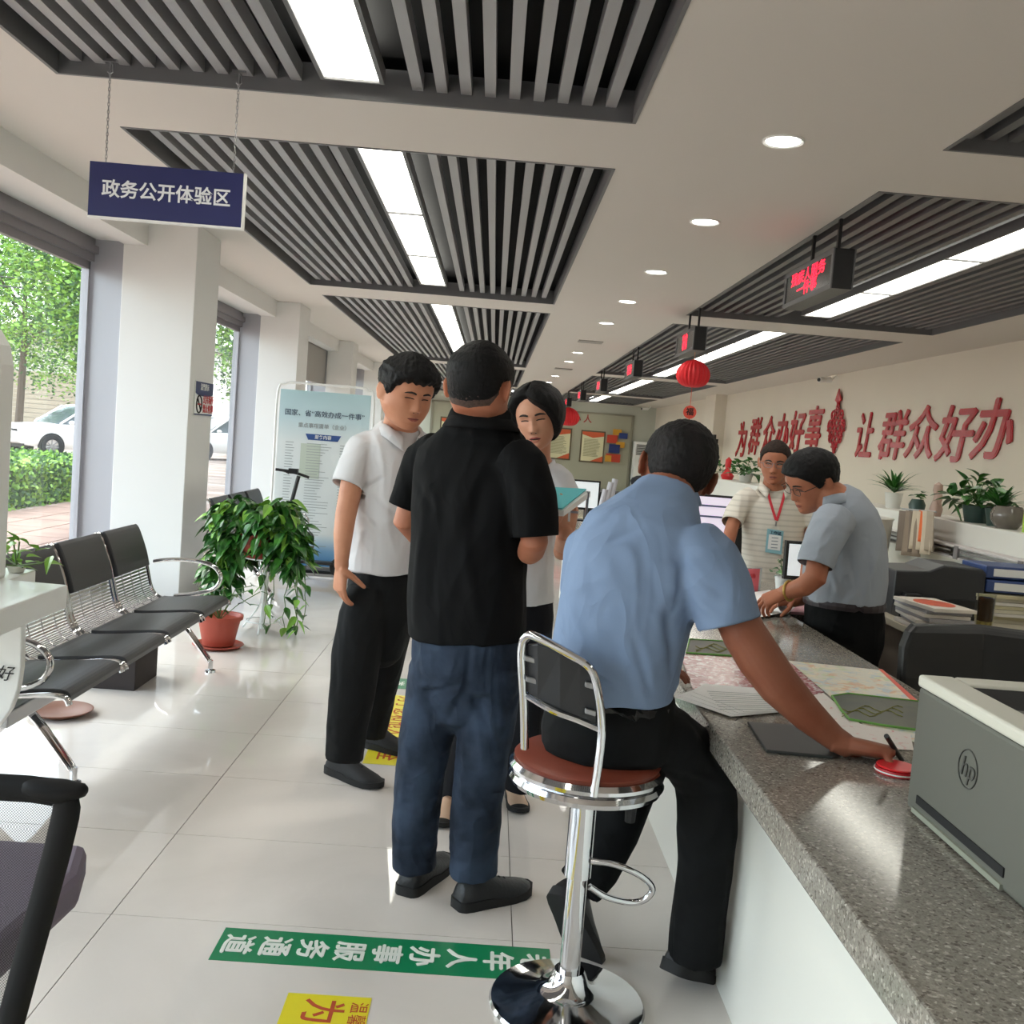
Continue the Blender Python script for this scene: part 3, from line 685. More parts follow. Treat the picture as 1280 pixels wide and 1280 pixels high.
# ---- banner stand on the window side
m_bl = mat('banner print pale blue', (190,216,224), .55)
bn = thing('banner_stand', (-1.75, 10.05, 0), 'tall pale blue printed banner in a white tube frame by the second column', 'banner')
BY = 10.05; x0, x1 = -2.18, -1.27
b = MB(); b.tube(smoothpath([(x0-.03,BY,0),(x0-.03,BY,1.0),(x0-.03,BY,1.78),(x0+.04,BY,1.88),(x0+.12,BY,1.9),((x0+x1)/2,BY,1.9),(x1-.12,BY,1.9),(x1-.04,BY,1.88),(x1+.03,BY,1.78),(x1+.03,BY,1.0),(x1+.03,BY,0)], 5), .012, 8)
b.build('tube_frame', m_ring, bn, smooth=True)
b = MB(); b.box(x0-.1, x1+.1, BY-.1, BY+.2, 0, .03); b.build('base_plate', m_blk2, bn, bevel=.005)
def banner_mat():
    m = mat('banner print', (226,232,232), .5); t = m.node_tree; b = t.nodes['Principled BSDF']; g = t.nodes.new('ShaderNodeNewGeometry')
    sp = t.nodes.new('ShaderNodeSeparateXYZ'); t.links.new(g.outputs['Position'], sp.inputs[0])
    mr = t.nodes.new('ShaderNodeMapRange'); mr.inputs[1].default_value = .1; mr.inputs[2].default_value = 1.82; t.links.new(sp.outputs[2], mr.inputs[0])
    cr = t.nodes.new('ShaderNodeValToRGB'); e = cr.color_ramp.elements
    e[0].position = 0; e[0].color = (*lin((70,130,180)), 1); e[1].position = 1; e[1].color = (*lin((178,208,214)), 1)
    for q, c in ((.07,(126,170,206)),(.13,(190,210,220)),(.17,(224,230,230)),(.7,(226,232,232)),(.84,(196,218,224))): x = e.new(q); x.color = (*lin(c), 1)
    t.links.new(mr.outputs[0], cr.inputs[0]); t.links.new(cr.outputs[0], b.inputs['Base Color']); return m
b = MB(); b.box(x0, x1, BY-.004, BY+.004, .06, 1.83); sheet = b.build('banner_sheet', banner_mat(), bn)
m_ink = mat('dark blue ink', (40,60,88), .6); m_ink2 = mat('grey print', (150,158,160), .7); m_grn = mat('pale green print', (196,206,192), .6)
cx = (x0+x1)/2; u = (1,0,0); w = (0,0,1); fy = BY-.006
text('banner_title', '国家、省“高效办成一件事”', .068, (cx,fy,1.60), u, w, m_ink, sheet, bold=.004)
text('banner_subtitle', '重点事项清单（企业）', .052, (cx,fy,1.48), u, w, m_ink2, sheet, bold=.01)
b = MB(); b.prism([(-.18,.03),(.18,.03),(.15,-.03),(-.15,-.03)], (cx,fy,1.37), u, w, (0,-.002,0)); b.build('banner_heading', mat('blue heading', (44,78,140), .5), sheet)
text('banner_heading_text', '服务内容', .042, (cx,fy-.003,1.37), u, w, m_paper, sheet, bold=.015)
b = MB(); rnd = random.Random(3)
for i in range(38):
    z = 1.30-i*.028
    for xa, xc in ((x0+.08, x0+.17), (x1-.28, x1-.19)): b.box(xa, xc-rnd.random()*.03, fy-.001, fy, z, z+.006)
    b.box(cx-.16, cx+.1-rnd.random()*.15, fy-.001, fy, z, z+.005)
b.build('banner_text_line', m_ink2, sheet)['kind'] = 'stuff'
b = MB(); b.box(cx-.22, cx-.02, fy-.0005, fy, .95, 1.3); b.build('banner_block', m_grn, sheet)
# electric scooter parked in front of the banner
sc = thing('kick_scooter', (-1.95, 9.80, 0), 'black folding kick scooter standing in front of the banner', 'scooter')
b = MB(); b.tube([(-2.07,9.80,.14),(-1.90,9.80,.98)], .02, 8); b.build('stem', m_black, sc)
b = MB(); b.tube(smoothpath([(-2.12,9.75,1.03),(-2.0,9.77,1.02),(-1.90,9.80,1.0),(-1.80,9.82,.97)], 3), .014, 8); b.box(-1.99,-1.9,9.73,9.79,1.0,1.05); b.tube([(-2.06,9.75,1.03),(-1.98,9.71,1.0)], .006, 5); b.build('handlebar', m_black, sc)
b = MB(); b.box(-2.07,-1.5,9.74,9.86,.12,.15); b.build('deck', m_black, sc, bevel=.01)
for x in (-2.12, -1.44):
    b = MB(); b.lathe([(.06,-.02),(.09,-.02),(.1,0),(.09,.02),(.06,.02)], (x,9.80,.1), 20, ax=(0,1,0), cap=False); b.lathe([(.001,-.015),(.06,-.015),(.06,.015),(.001,.015)], (x,9.80,.1), 20, ax=(0,1,0)); b.build('wheel', m_tyre, sc, smooth=True)
# no-smoking plate on the column
ns = thing('no_smoking_sign', (-2.455, 8.36, 1.5), 'small white no smoking plate on the side of the nearest column', 'sign')
b = MB(); b.box(-2.458,-2.45,8.12,8.62,1.5,1.78); pt = b.build('plate', m_ring, ns, bevel=.003)
m_red = mat('sign red', (196,34,40), .5); m_navy = mat('sign navy', (32,42,92), .5)
b = MB(); b.prism([(-.245,.0),(.245,0),(.245,.09),(-.245,.09)]+[], (-2.449,8.37,1.685), (0,-1,0), (0,0,1), (.001,0,0)); b.prism([(.25*math.cos(t),-.03*math.sin(t)) for t in [PI*k/12 for k in range(13)]], (-2.449,8.37,1.687), (0,1,0), (0,0,1), (.001,0,0)); b.build('navy_band', m_navy, pt)
U = (0,1,0)
text('plate_heading', '温馨提示', .06, (-2.447,8.37,1.73), U, w, m_paper, pt, bold=.01)
text('plate_text', '公共场所\n禁止吸烟', .075, (-2.448,8.49,1.59), U, w, m_red, pt, bold=.02, line=1.0)
b = MB(); b.tube([(-2.447,8.23+.07*math.cos(t*PI/12),1.59+.07*math.sin(t*PI/12)) for t in range(24)], .006, 6, closed=True, m=0); b.tube([(-2.447,8.18,1.64),(-2.447,8.28,1.54)], .006, 6); b.build('prohibition_ring', m_blk2, pt)
b = MB(); b.tube([(-2.447,8.20,1.59),(-2.447,8.27,1.59)], .007, 6); b.build('cigarette_symbol', m_red, pt)
b = MB(); b.box(-2.449,-2.447,8.12,8.62,1.5,1.512); b.build('bottom_line', m_navy, pt)
# blue hanging sign
bs = thing('hanging_sign', (-1.565, 4.6, 2.35), 'navy blue sign with white characters hanging on two chains', 'sign')
b = MB(); b.box(-1.91,-1.22,4.585,4.615,2.36,2.60); pl_ = b.build('sign_board', mat('sign blue', (30,36,92), .45), bs)
b = MB(); b.box(-1.912,-1.218,4.583,4.617,2.352,2.36); b.box(-1.219,-1.212,4.583,4.617,2.352,2.603); b.build('board_edge', m_ring, bs)
text('sign_lettering', '政务公开体验区', .083, (-1.562,4.583,2.48), u, w, mat('white sign lettering', (236,238,240), .5), pl_, bold=.018)
for x in (-1.845, -1.27):
    b = MB(); z = 2.60; k = 0
    while z < 3.0:
        c = Vector((x, 4.6, z+.011)); a = Vector((1,0,0)) if k % 2 else Vector((0,1,0))
        b.tube([c+a*(.0045*math.cos(t*PI/4))+Vector((0,0,1))*(.011*math.sin(t*PI/4)) for t in range(8)], .0016, 4, closed=True); z += .0165; k += 1
    b.tube([(x,4.6,2.99),(x,4.6,3.06)], .003, 5); b.build('chain', m_steel, bs)
    b = MB(); b.box(x-.03,x+.03,4.59,4.61,3.045,3.055); b.tube([(x-.012,4.6,3.0),(x,4.6,2.99),(x+.012,4.6,3.0),(x+.01,4.6,3.03),(x,4.6,3.045)], .003, 5); b.build('ceiling_hook', m_steel, bs)
# LED signs over the counter
m_led = mat('red LED lettering', (255,30,60), .5, emit=2.2); m_ledbg = mat('LED window', (34,40,42), .25); m_box = mat('dark anodised box', (40,40,42), .4, .3)
led = [(6.0, '残疾人服务\n一件事', 'nearest red LED counter sign with two rows of characters'), (10.15, '社会\n事务', 'second LED counter sign, with a red lantern hanging below it'), (14.5, '税务', 'third hanging LED counter sign from the front'), (19.0, '综合', 'fourth hanging LED counter sign, before the last two'), (23.4, '医保', 'fifth hanging LED counter sign, deep in the hall'), (27.8, '人社', 'farthest hanging LED counter sign above the small lantern')]
for y, s, lab in led:
    t = thing('led_sign', (2.01, y+.5, 2.56), lab, 'LED sign', 'hanging LED counter signs')
    b = MB(); b.box(1.955, 2.075, y, y+1.0, 2.56, 2.80); bx = b.build('sign_box', m_box, t, bevel=.003)
    for X, n in ((1.955, -1), (2.075, 1)):
        b = MB(); a = .004*n
        for q in ((y, y+.035, 2.56, 2.80), (y+.965, y+1.0, 2.56, 2.80), (y+.035, y+.965, 2.56, 2.59), (y+.035, y+.965, 2.77, 2.80)): b.box(min(X,X+a*2), max(X,X+a*2), *q)
        b.build('bezel', m_frame, t)
        b = MB(); b.box(min(X,X+a*.5), max(X,X+a*.5), y+.035, y+.965, 2.59, 2.77); b.build('display', m_ledbg, t)
        text('led_lettering', s, .093 if '\n' in s else .16, (X+a*.8, y+.5, 2.68), (0,n,0), w, m_led, t, bold=.01, line=.9, xs=1.5)
    for yy in (y+.12, y+.62):
        b = MB(); b.box(2.0, 2.02, yy-.012, yy+.012, 2.80, 3.0); b.build('hanging_rod', m_box, t)
# paper lanterns
def lantern(x, y, z, r, label, tail=True):
    t = thing('paper_lantern', (x, y, z-r), label, 'lantern', 'red paper lanterns')
    m = mat('red tissue paper', (214,24,34), .6); n = 48
    rings = []
    for i in range(13):
        q = i/12; zz = z+r*.78*math.cos(PI*q)+(.0 if q > .2 else r*.18*(1-q/.2)); rad = r*(.10+.9*math.sin(PI*q)**.75)
        rings.append([Vector((x+rad*(1+.07*(j % 2))*math.cos(2*PI*j/n), y+rad*(1+.07*(j % 2))*math.sin(2*PI*j/n), zz)) for j in range(n)])
    b = MB(); b.loft(rings); b.build('lantern_body', m, t)
    b = MB(); b.tube([(x,y,z+r*.9),(x,y,2.556)], .003, 5); b.box(x-.02,x+.02,y-.02,y+.02,z+r*.85,z+r*.97); b.build('cord', mat('gold cord', (220,150,110), .5), t)
    if tail:
        b = MB(); b.tube([(x,y,z-r*.7),(x,y,z-r*2.0)], .003, 5); b.lathe([(.001,0),(r*.42,.0),(r*.42,.006),(.001,.006)], (x,y-.003,z-r*2.35), 20, ax=(0,-1,0)); 
        dsk = b.build('tassel_disc', mat('orange red card', (226,84,66), .5), t)
        text('disc_character', '福', r*.5, (x,y-.012,z-r*2.35), u, w, m_blk2, dsk, bold=.02)
        b = MB(); b.tube([(x,y,z-r*2.75),(x+.01,y,z-r*3.4)], [.006,.012], 6); b.build('tassel', mat('orange tassel', (226,120,80), .6), t)
lantern(2.015, 10.35, 2.32, .165, 'large red paper lantern with round tag below the second LED sign')
lantern(2.03, 28.0, 2.25, .30, 'small distant red lantern below the farthest LED sign', False)
# wall slogan
m_slog = mat('red acrylic lettering', (176,22,38), .25, spec=.6); UY = (0,-1,0)
sl = thing('wall_slogan', (XW-.02, 13, 1.6), 'row of large red raised characters nearer on the right wall', 'wall lettering')
for c, px_, py_ in zip('让群众好办', (1079, 1113, 1149, 1191, 1238), (549, 549, 546, 548, 543)):
    text('character', c, .74, P(px_, py_, x=XW-.014), UY, w, m_slog, sl, depth=.014, heavy=.026, shear=.22, xs=1.25 if px_ > 1100 else 1.0)
s2 = thing('wall_slogan', (XW-.02, 20, 1.5), 'row of smaller-looking red raised characters farther along the right wall', 'wall lettering')
for c, px_, py_ in zip('为群众办好事', (926, 942, 959, 976, 994, 1015), (553, 549, 549, 547, 545, 541)):
    text('character', c, .85, P(px_, py_, x=XW-.014), UY, w, m_slog, s2, depth=.014, heavy=.026, shear=.22, xs=1.05)
kn = thing('chinese_knot', (XW-.02, 16.15, 1.3), 'red Chinese knot emblem between the two rows of characters', 'wall ornament')
b = MB(); KX = XW-.025; cy, cz = 16.15, 2.10
def kp(a, bb): return (KX-.01, cy-a, cz+bb)
for i in range(-2, 3):
    b.tube([kp(i*.09-.22,i*.09*1.0+.22-.0), kp(i*.09+.22,i*.09-.22)], .016, 6); b.tube([kp(i*.09-.22,-i*.09-.22), kp(i*.09+.22,-i*.09+.22)], .016, 6)
for a, bb, r in ((-.30,.05,.09),(.30,.05,.09),(-.22,-.16,.07),(.22,-.16,.07),(-.2,.22,.07),(.2,.22,.07),(0,.34,.06),(0,-.32,.06)):
    b.tube([kp(a+r*math.cos(t*PI/6),bb+r*math.sin(t*PI/6)) for t in range(12)], .016, 6, closed=True)
b.build('knot_loops', m_slog, kn)
b = MB(); b.prism([(-.13,0),(0,.19),(.13,0),(0,-.05)], kp(0,.46), UY, w, (-.02,0,0)); b.build('top_diamond', m_slog, kn)
b = MB(); b.prism([(-.02,0),(.02,0),(.09,-.55),(-.02,-.5)], kp(0,-.5), UY, w, (-.02,0,0)); b.tube([kp(0,-.38),kp(0,-.5)], .012, 6); b.tube([kp(0,.40),kp(0,.46)], .03, 6); b.build('tassel', m_slog, kn)
# ceiling cameras
for x, y, lab in ((XW-.12, 16.4, 'white bullet security camera under the ceiling above the knot'), (XW-.5, 33.5, 'small dome security camera in the far corner')):
    t = thing('security_camera', (x, y, 2.86), lab, 'camera'); b = MB(); b.tube([(x,y,2.9),(x-.22,y-.1,2.88)], .045, 14); b.build('camera_body', m_ring, t, smooth=True)
    b = MB(); b.tube([(x+.02,y,2.9),(x+.1,y+.02,2.98)], .015, 8); b.build('bracket', m_ring, t); b = MB(); b.tube([(x-.22,y-.1,2.88),(x-.235,y-.107,2.879)], .03, 12); b.build('lens', m_blk2, t)
# ---- far wall
bw = thing('display_wall_panel', (1.2, YB-.05, 0), 'grey-green display panel on the back wall behind the posters', 'wall panel')
b = MB(); b.box(-2.2, 4.75, YB-.06, YB, .02, 2.62); b.build('panel_board', mat('grey green board', (168,166,146), .6), bw)
b = MB(); b.box(4.75, 4.83, YB-.09, YB, .02, 2.66); b.box(-2.28,-2.2,YB-.09,YB,.02,2.66); b.box(-2.28,4.83,YB-.09,YB,2.62,2.68); b.build('panel_edge', mat('panel trim', (140,136,120), .6), bw)
m_rl = mat('dull red lettering', (150,52,44), .6)
text('panel_lettering', '做 群 众 贴 心 人', .30, (2.25,YB-.07,2.42), u, w, m_rl, bw, depth=.02, bold=.02)
def poster(x, z, wd, ht, label):
    t = thing('framed_notice', (x, YB-.08, z), label, 'framed notice', 'framed notices on the back wall')
    b = MB(); b.box(x-wd/2, x+wd/2, YB-.09, YB-.06, z, z+ht); b.build('notice_frame', mat('brown frame', (96,84,62), .5), t)
    b = MB(); b.box(x-wd/2+.05, x+wd/2-.05, YB-.10, YB-.09, z+.05, z+ht-.05); b.build('notice_sheet', mat('cream notice print', (222,216,178), .6), t)
    b = MB(); b.prism([(-wd/2+.05,0),(wd/2-.05,0),(wd/2-.05,-.13),(0,-.2),(-wd/2+.05,-.1)], (x,YB-.102,z+ht-.05), u, w, (0,-.003,0)); b.build('notice_ribbon', mat('orange red print', (206,92,52), .6), t); b = MB(); b.prism([(wd/2-.05,0),(wd/2-.05,.2),(-.05,0)], (x,YB-.102,z+.05), u, w, (0,-.003,0)); b.build('notice_ribbon', mat('orange red print', (206,92,52), .6), t)
    b = MB(); rnd = random.Random(int(x*10))
    for i in range(16): b.box(x-wd/2+.12, x+wd/2-.14-rnd.random()*.15, YB-.105, YB-.10, z+.22+i*(ht-.5)/16, z+.235+i*(ht-.5)/16)
    b.build('notice_text_line', mat('olive print', (140,138,104), .7), t)
for q, x in enumerate((-1.5, -.2, 1.1, 2.27, 3.45)):
    poster(x, 1.0-.02*q, .86, 1.12, ['leftmost framed notice on the back wall','second framed notice on the back wall from the left','framed notice just behind the woman','cream framed notice left of the coloured plaques','cream framed notice nearest the coloured plaques'][q])
cols_ = [((206,150,40),4.28,1.95,.3,.2),((190,60,36),4.12,1.66,.36,.28),((32,56,120),4.5,1.84,.3,.2),((206,150,40),4.42,1.52,.3,.2),((28,48,110),4.22,1.32,.38,.3),((190,60,36),4.2,1.0,.5,.28),((206,150,40),4.03,1.0,.22,.22)]
cp = thing('coloured_plaques', (4.25, YB-.1, 1), 'cluster of red, blue and yellow plaques beside the air conditioner', 'plaques')
for k, (c, x, z, wd, ht) in enumerate(cols_):
    b = MB(); b.box(x-wd/2, x+wd/2, YB-.12-.01*k, YB-.07, z, z+ht); b.build('plaque', mat('plaque %d %d' % (c[0], c[1]), c, .5), cp)
ac = thing('air_conditioner', (5.1, YB-.4, 0), 'tall white floor-standing air conditioner in the far right corner', 'air conditioner')
b = MB(); b.box(4.87, 5.47, YB-.6, YB-.2, 0, 1.78); b.build('cabinet', m_ring, ac, bevel=.02)
b = MB()
for i in range(7): b.box(4.93, 5.41, YB-.62, YB-.6, 1.32+i*.055, 1.35+i*.055)
b.build('louvre', mat('dark louvre', (60,62,62), .5), ac); b = MB(); b.box(5.05,5.3,YB-.615,YB-.6,1.08,1.14); b.build('display', m_blk2, ac)
tv = thing('wall_bracket_monitor', (5.3, 24.0, 2.0), 'small dark monitor on a bracket by the pilaster', 'monitor')
b = MB(); b.box(5.2,5.24,23.4,24.0,1.75,2.0); b.box(5.24,5.34,23.6,23.7,1.8,1.9); b.build('monitor_screen', m_blk2, tv)
# ================================================================ people: the tools
def mesh_of(b, mats):
    me = bpy.data.meshes.new('tmp'); me.from_pydata(b.v, [], b.f)
    bm = bmesh.new(); bm.from_mesh(me); bmesh.ops.recalc_face_normals(bm, faces=bm.faces); bm.to_mesh(me); bm.free()
    for m in mats: me.materials.append(m)
    return me
def voxel(b, size, smooth=3, fac=.5, mats=()):
    me = mesh_of(b, mats); t = bpy.data.objects.new('tmp', me); C.objects.link(t)
    r = t.modifiers.new('r', 'REMESH'); r.mode = 'VOXEL'; r.voxel_size = size; r.adaptivity = 0
    if smooth:
        q = t.modifiers.new('s', 'SMOOTH'); q.iterations = smooth; q.factor = fac
    dg = bpy.context.evaluated_depsgraph_get(); dg.update()
    out = bpy.data.meshes.new_from_object(t.evaluated_get(dg)); bpy.data.objects.remove(t); bpy.data.meshes.remove(me)
    if not out.materials:
        for m in mats: out.materials.append(m)
    return out
def coords(me):
    a = np.empty(len(me.vertices)*3, dtype=np.float32); me.vertices.foreach_get('co', a); return a.reshape(-1, 3)
def normals(me):
    a = np.empty(len(me.vertices)*3, dtype=np.float32); me.vertices.foreach_get('normal', a); return a.reshape(-1, 3)
def put(me, a): me.vertices.foreach_set('co', a.astype(np.float32).ravel()); me.update()
def folds(me, amp=.004, sc=(6, 6, 3), seed=0, lines=(), ridge=True):
    """cloth relief: soft noise folds and named creases (p0, p1, width, height)"""
    co = coords(me); no = normals(me); d = np.zeros(len(co))
    if amp:
        off = Vector((seed*7.3, seed*3.1, seed*1.7))
        for i, c in enumerate(co):
            q = Vector((c[0]*sc[0], c[1]*sc[1], c[2]*sc[2]))+off
            w_ = noise.noise(q*.6)*1.3
            v = noise.noise(q+Vector((w_, w_, w_)))
            if ridge: v = .5-abs(v)*2.2
            d[i] = v*amp
    if lines:
        bv = BVHTree.FromPolygons([v.co.copy() for v in me.vertices], [tuple(p.vertices) for p in me.polygons])
    for p0, p1, w_, h in lines:
        if len(p0) == 2:      # a crease seen at two picture points: find both on the cloth
            hits = []
            for px_, py_ in (p0, p1):
                dr = (P(px_, py_, y=3)-CAM).normalized(); r_ = bv.ray_cast(CAM, dr); hits.append(r_[0] if r_[0] is not None else bv.find_nearest(CAM+dr*(co.mean(axis=0)[1]))[0])
            p0, p1 = hits
        p0 = np.array(p0); p1 = np.array(p1); ab = p1-p0; L2 = (ab**2).sum()
        t = np.clip(((co-p0) @ ab)/L2, 0, 1); dist = np.linalg.norm(co-(p0+t[:, None]*ab), axis=1)
        d += h*np.exp(-(dist/w_)**2)*(1-.7*np.abs(2*t-1)**2)
    put(me, co+no*d[:, None])
def open_end(me, p, n, rad, tol=.008):
    p, n = Vector(p), Vector(n).normalized(); bm = bmesh.new(); bm.from_mesh(me)
    kill = [f for f in bm.faces if (f.calc_center_median()-p).length < rad and (f.calc_center_median()-p).dot(n) > -tol and f.normal.dot(n) > .55]
    bmesh.ops.delete(bm, geom=kill, context='FACES'); bm.normal_update()
    bd = [v for v in bm.verts if v.is_boundary and (v.co-p).length < rad*1.15]
    if bd:
        q = sum((v.co-p).dot(n) for v in bd)/len(bd)
        for v in bd: v.co -= n*((v.co-p).dot(n)-q)
    bm.to_mesh(me); bm.free()
def place(name, me, mats, parent, solid=0):
    me.name = name
    co = coords(me); o = Vector(((co[:,0].min()+co[:,0].max())/2, (co[:,1].min()+co[:,1].max())/2, co[:,2].min()))
    o = Vector([float(q) for q in o]); me.transform(Matrix.Translation(-o)); me.materials.clear()
    for m in (mats if isinstance(mats, (list, tuple)) else [mats]): me.materials.append(m)
    ob = link(name, me, o, parent, smooth='all')
    if solid:
        s = ob.modifiers.new('thickness', 'SOLIDIFY'); s.thickness = solid; s.offset = -1
    return ob
def ip(z, tab):
    return float(np.interp(z, [q[0] for q in tab], [q[1] for q in tab]))
TF = [(-.5,.24),(-.47,.315),(-.40,.345),(-.30,.35),(-.2,.355),(-.1,.36),(0,.365),(.08,.38),(.15,.385),(.25,.37),(.35,.315),(.42,.235),(.47,.14),(.5,.02)]
TB = [(-.5,-.12),(-.47,-.05),(-.40,.10),(-.30,.24),(-.2,.34),(-.1,.41),(0,.45),(.1,.465),(.2,.45),(.3,.395),(.4,.285),(.47,.15),(.5,.02)]
TW = [(-.5,.07),(-.47,.135),(-.40,.205),(-.3,.265),(-.2,.30),(-.1,.32),(0,.33),(.1,.338),(.2,.33),(.3,.29),(.4,.205),(.47,.11),(.5,.02)]
def gs(x, s): return math.exp(-(x/s)**2)
def headpt(a, z, wide=1.0, face=True, jaw=1.0):
    f, bk, w_ = ip(z, TF), ip(z, TB), ip(z, TW)*wide
    w_ *= 1+(jaw-1)*max(0, min(1, (-.02-z)/.16))
    ca, sa = math.cos(a), math.sin(a)
    ca2 = math.copysign(abs(ca)**.9, ca); sa2 = math.copysign(abs(sa)**.92, sa)
    x = w_*sa2; y = (f if ca > 0 else bk)*ca2
    if bk < 0 and ca <= 0: y = -bk*.0+(-bk)*(-ca2)*0+bk*ca2*-0+(-bk)*1.0*abs(ca2)*0+(-bk)*.5
    if face and ca > 0:
        k = 0
        na = ip(z, [(-.215,0),(-.19,.05),(-.165,.088),(-.14,.083),(-.05,.045),(.04,.014),(.08,0)]); k += na*gs(x, .042+.02*(z < -.1))
        k += .022*gs(abs(x)-.05, .022)*gs(z+.17, .025)
        k -= .034*gs(abs(x)-.125, .065)*gs(z-.005, .045)
        k += .014*gs(abs(x)-.12, .09)*gs(z-.085, .028)
        k += .014*gs(abs(x)-.18, .07)*gs(z+.12, .07)
        k += .026*gs(x, .085)*gs(z+.275, .02)+.026*gs(x, .075)*gs(z+.322, .02)-.012*gs(x, .09)*gs(z+.298, .009)
        k -= .012*gs(x, .1)*gs(z+.365, .02)
        k += .018*gs(x, .07)*gs(z+.43, .04)
        y += k
    return Vector((x, y, z))
class Head:
    def __init__(s, c, fwd, roll=0, size=.25, wide=1.0, jaw=1.0):
        s.c = Vector(c); s.s = size; s.wide = wide; s.jaw = jaw
        f = Vector(fwd).normalized(); r = f.cross(Vector((0,0,1))).normalized(); u = r.cross(f)
        Q = Matrix.Rotation(math.radians(roll), 3, f); r, u = Q @ r, Q @ u
        s.f, s.r, s.u = f, r, u; s.R = Matrix((r, f, u)).transposed()
    def w(s, p): return s.c+s.R @ (Vector(p)*s.s)
    def add(s, b):
        n, k = 84, 72; rings = []
        for i in range(k):
            z = -.5+(i/(k-1)); z = .5*math.sin(z*PI) if False else z
            z = max(-.4999, min(.4999, z)); rings.append([s.w(headpt(2*PI*j/n, z, s.wide, True, s.jaw)) for j in range(n)])
        b.loft(rings)
        for q in (-1, 1):
            Rr = s.R @ Matrix.Rotation(q*.55, 3, 'Z') @ Matrix.Rotation(-.12, 3, 'X')
            b.ell(s.w((q*.368*s.wide, -.055, -.035)), .028*s.s, .078*s.s, .130*s.s, 14, R=Rr)
            b.ell(s.w((q*.40*s.wide, -.10, .01)), .022*s.s, .030*s.s, .085*s.s, 12, R=Rr)
            b.ell(s.w((q*.335*s.wide, .0, -.125)), .022*s.s, .035*s.s, .045*s.s, 10, R=Rr)
    def hair(s, line, thick, m, parent, amp=.012, freq=26, seed=0, part=None, ext=0, name='hair', stretch=(1,1,1)):
        """line(azimuth degrees, signed) -> lowest z; thick(az, z) -> thickness, in head units"""
        n, k = 150, 96; rings = []
        for i in range(k):
            z = -.499+.998*i/(k-1); ring = []
            for j in range(n):
                a = 2*PI*j/n; deg = math.degrees(a); deg = deg if deg <= 180 else deg-360
                p = headpt(a, z, s.wide, False, s.jaw); ln = line(deg)
                q = max(0, min(1, (z-ln)/.05+.35)); q = q*q*(3-2*q)
                nv = Vector((p.x/.12, p.y/.16, (p.z)/.2+.3*max(0, p.z))); 
                if z < .0: nv.z *= .4
                nv.normalize()
                t = thick(deg, z)
                nn = noise.noise(Vector((p.x*freq*stretch[0]+seed, p.y*freq*stretch[1], p.z*freq*stretch[2])))+.5*noise.noise(Vector((p.x*freq*2.3, p.y*freq*2.3+seed, p.z*freq*2.3*stretch[2])))
                h = -.035+(t+.035+amp*nn)*q
                ring.append(s.w(p+nv*h))
            rings.append(ring)
        b = MB(); b.loft(rings); return b.build(name, m, parent, smooth='all')
def stdline(deg, front=.27, side=-.03, nape=-.27):
    return ip(abs(deg), [(0,front),(30,front-.01),(48,front-.07),(58,.12),(68,.04),(78,side),(88,side+.02),(93,.06),(104,.05),(112,-.10),(135,nape+.04),(180,nape)])
def hand(b, wr, d, n, s=1, curl=.3, thumb=.5, spread=.10, side=1):
    """wr wrist, d towards the fingers, n palm normal; side=+1 puts the thumb at d x n"""
    wr, d = Vector(wr), Vector(d).normalized(); n = Vector(n); n = (n-d*n.dot(d)).normalized(); sd = d.cross(n)*side
    b.tube([wr-d*.02*s, wr+d*.01*s, wr+d*.05*s, wr+d*.088*s, wr+d*.098*s], [(.027*s,.020*s),(.028*s,.019*s),(.040*s,.017*s),(.043*s,.0145*s),(.036*s,.011*s)], 14, ref=sd, sq=.8)
    L = (.072, .08, .075, .06)
    for k in range(4):
        off = (1.5-k)*.0215*s; base = wr+d*(.086-.004*abs(k-1))*s+sd*off
        ang = (1.5-k)*spread; dd = (d*math.cos(ang)+sd*math.sin(ang)).normalized()
        cu = curl*(1+.12*k); p = base; path = [base-dd*.012*s, base]; l = L[k]*s
        for q, fr in ((.45,1.0),(.30,2.1),(.25,2.9)):
            e = (dd*math.cos(cu*fr)+n*math.sin(cu*fr)); p = p+e*l*q; path.append(p)
        b.tube(path, [.0088*s,.0092*s,.0084*s,.0078*s,.0066*s], 9, round_=True)
    tb = wr+d*.022*s+sd*.026*s+n*.006*s; e1 = (d*.62+sd*.75*(1-thumb*.4)+n*(.25+.4*thumb)).normalized(); e2 = (d*.9+sd*.15+n*(.3+.5*thumb)).normalized()
    b.tube([tb-e1*.012*s, tb, tb+e1*.040*s, tb+e1*.04*s+e2*.028*s, tb+e1*.04*s+e2*.05*s], [.0135*s,.0140*s,.0112*s,.0100*s,.0080*s], 10, round_=True)
def limb(b, pts, ref=None, n=20, rnd=True, sq=1):
    """pts: (px, py, depth, half-width in pixels[, half-depth in metres]) along the limb"""
    path = [P(q[0], q[1], y=q[2]) for q in pts]
    rs = [(q[3]*q[2]/FPX, (q[4] if len(q) > 4 else q[3]*q[2]/FPX)) for q in pts]
    b.tube(path, rs, n, ref=ref, round_=rnd, sq=sq)
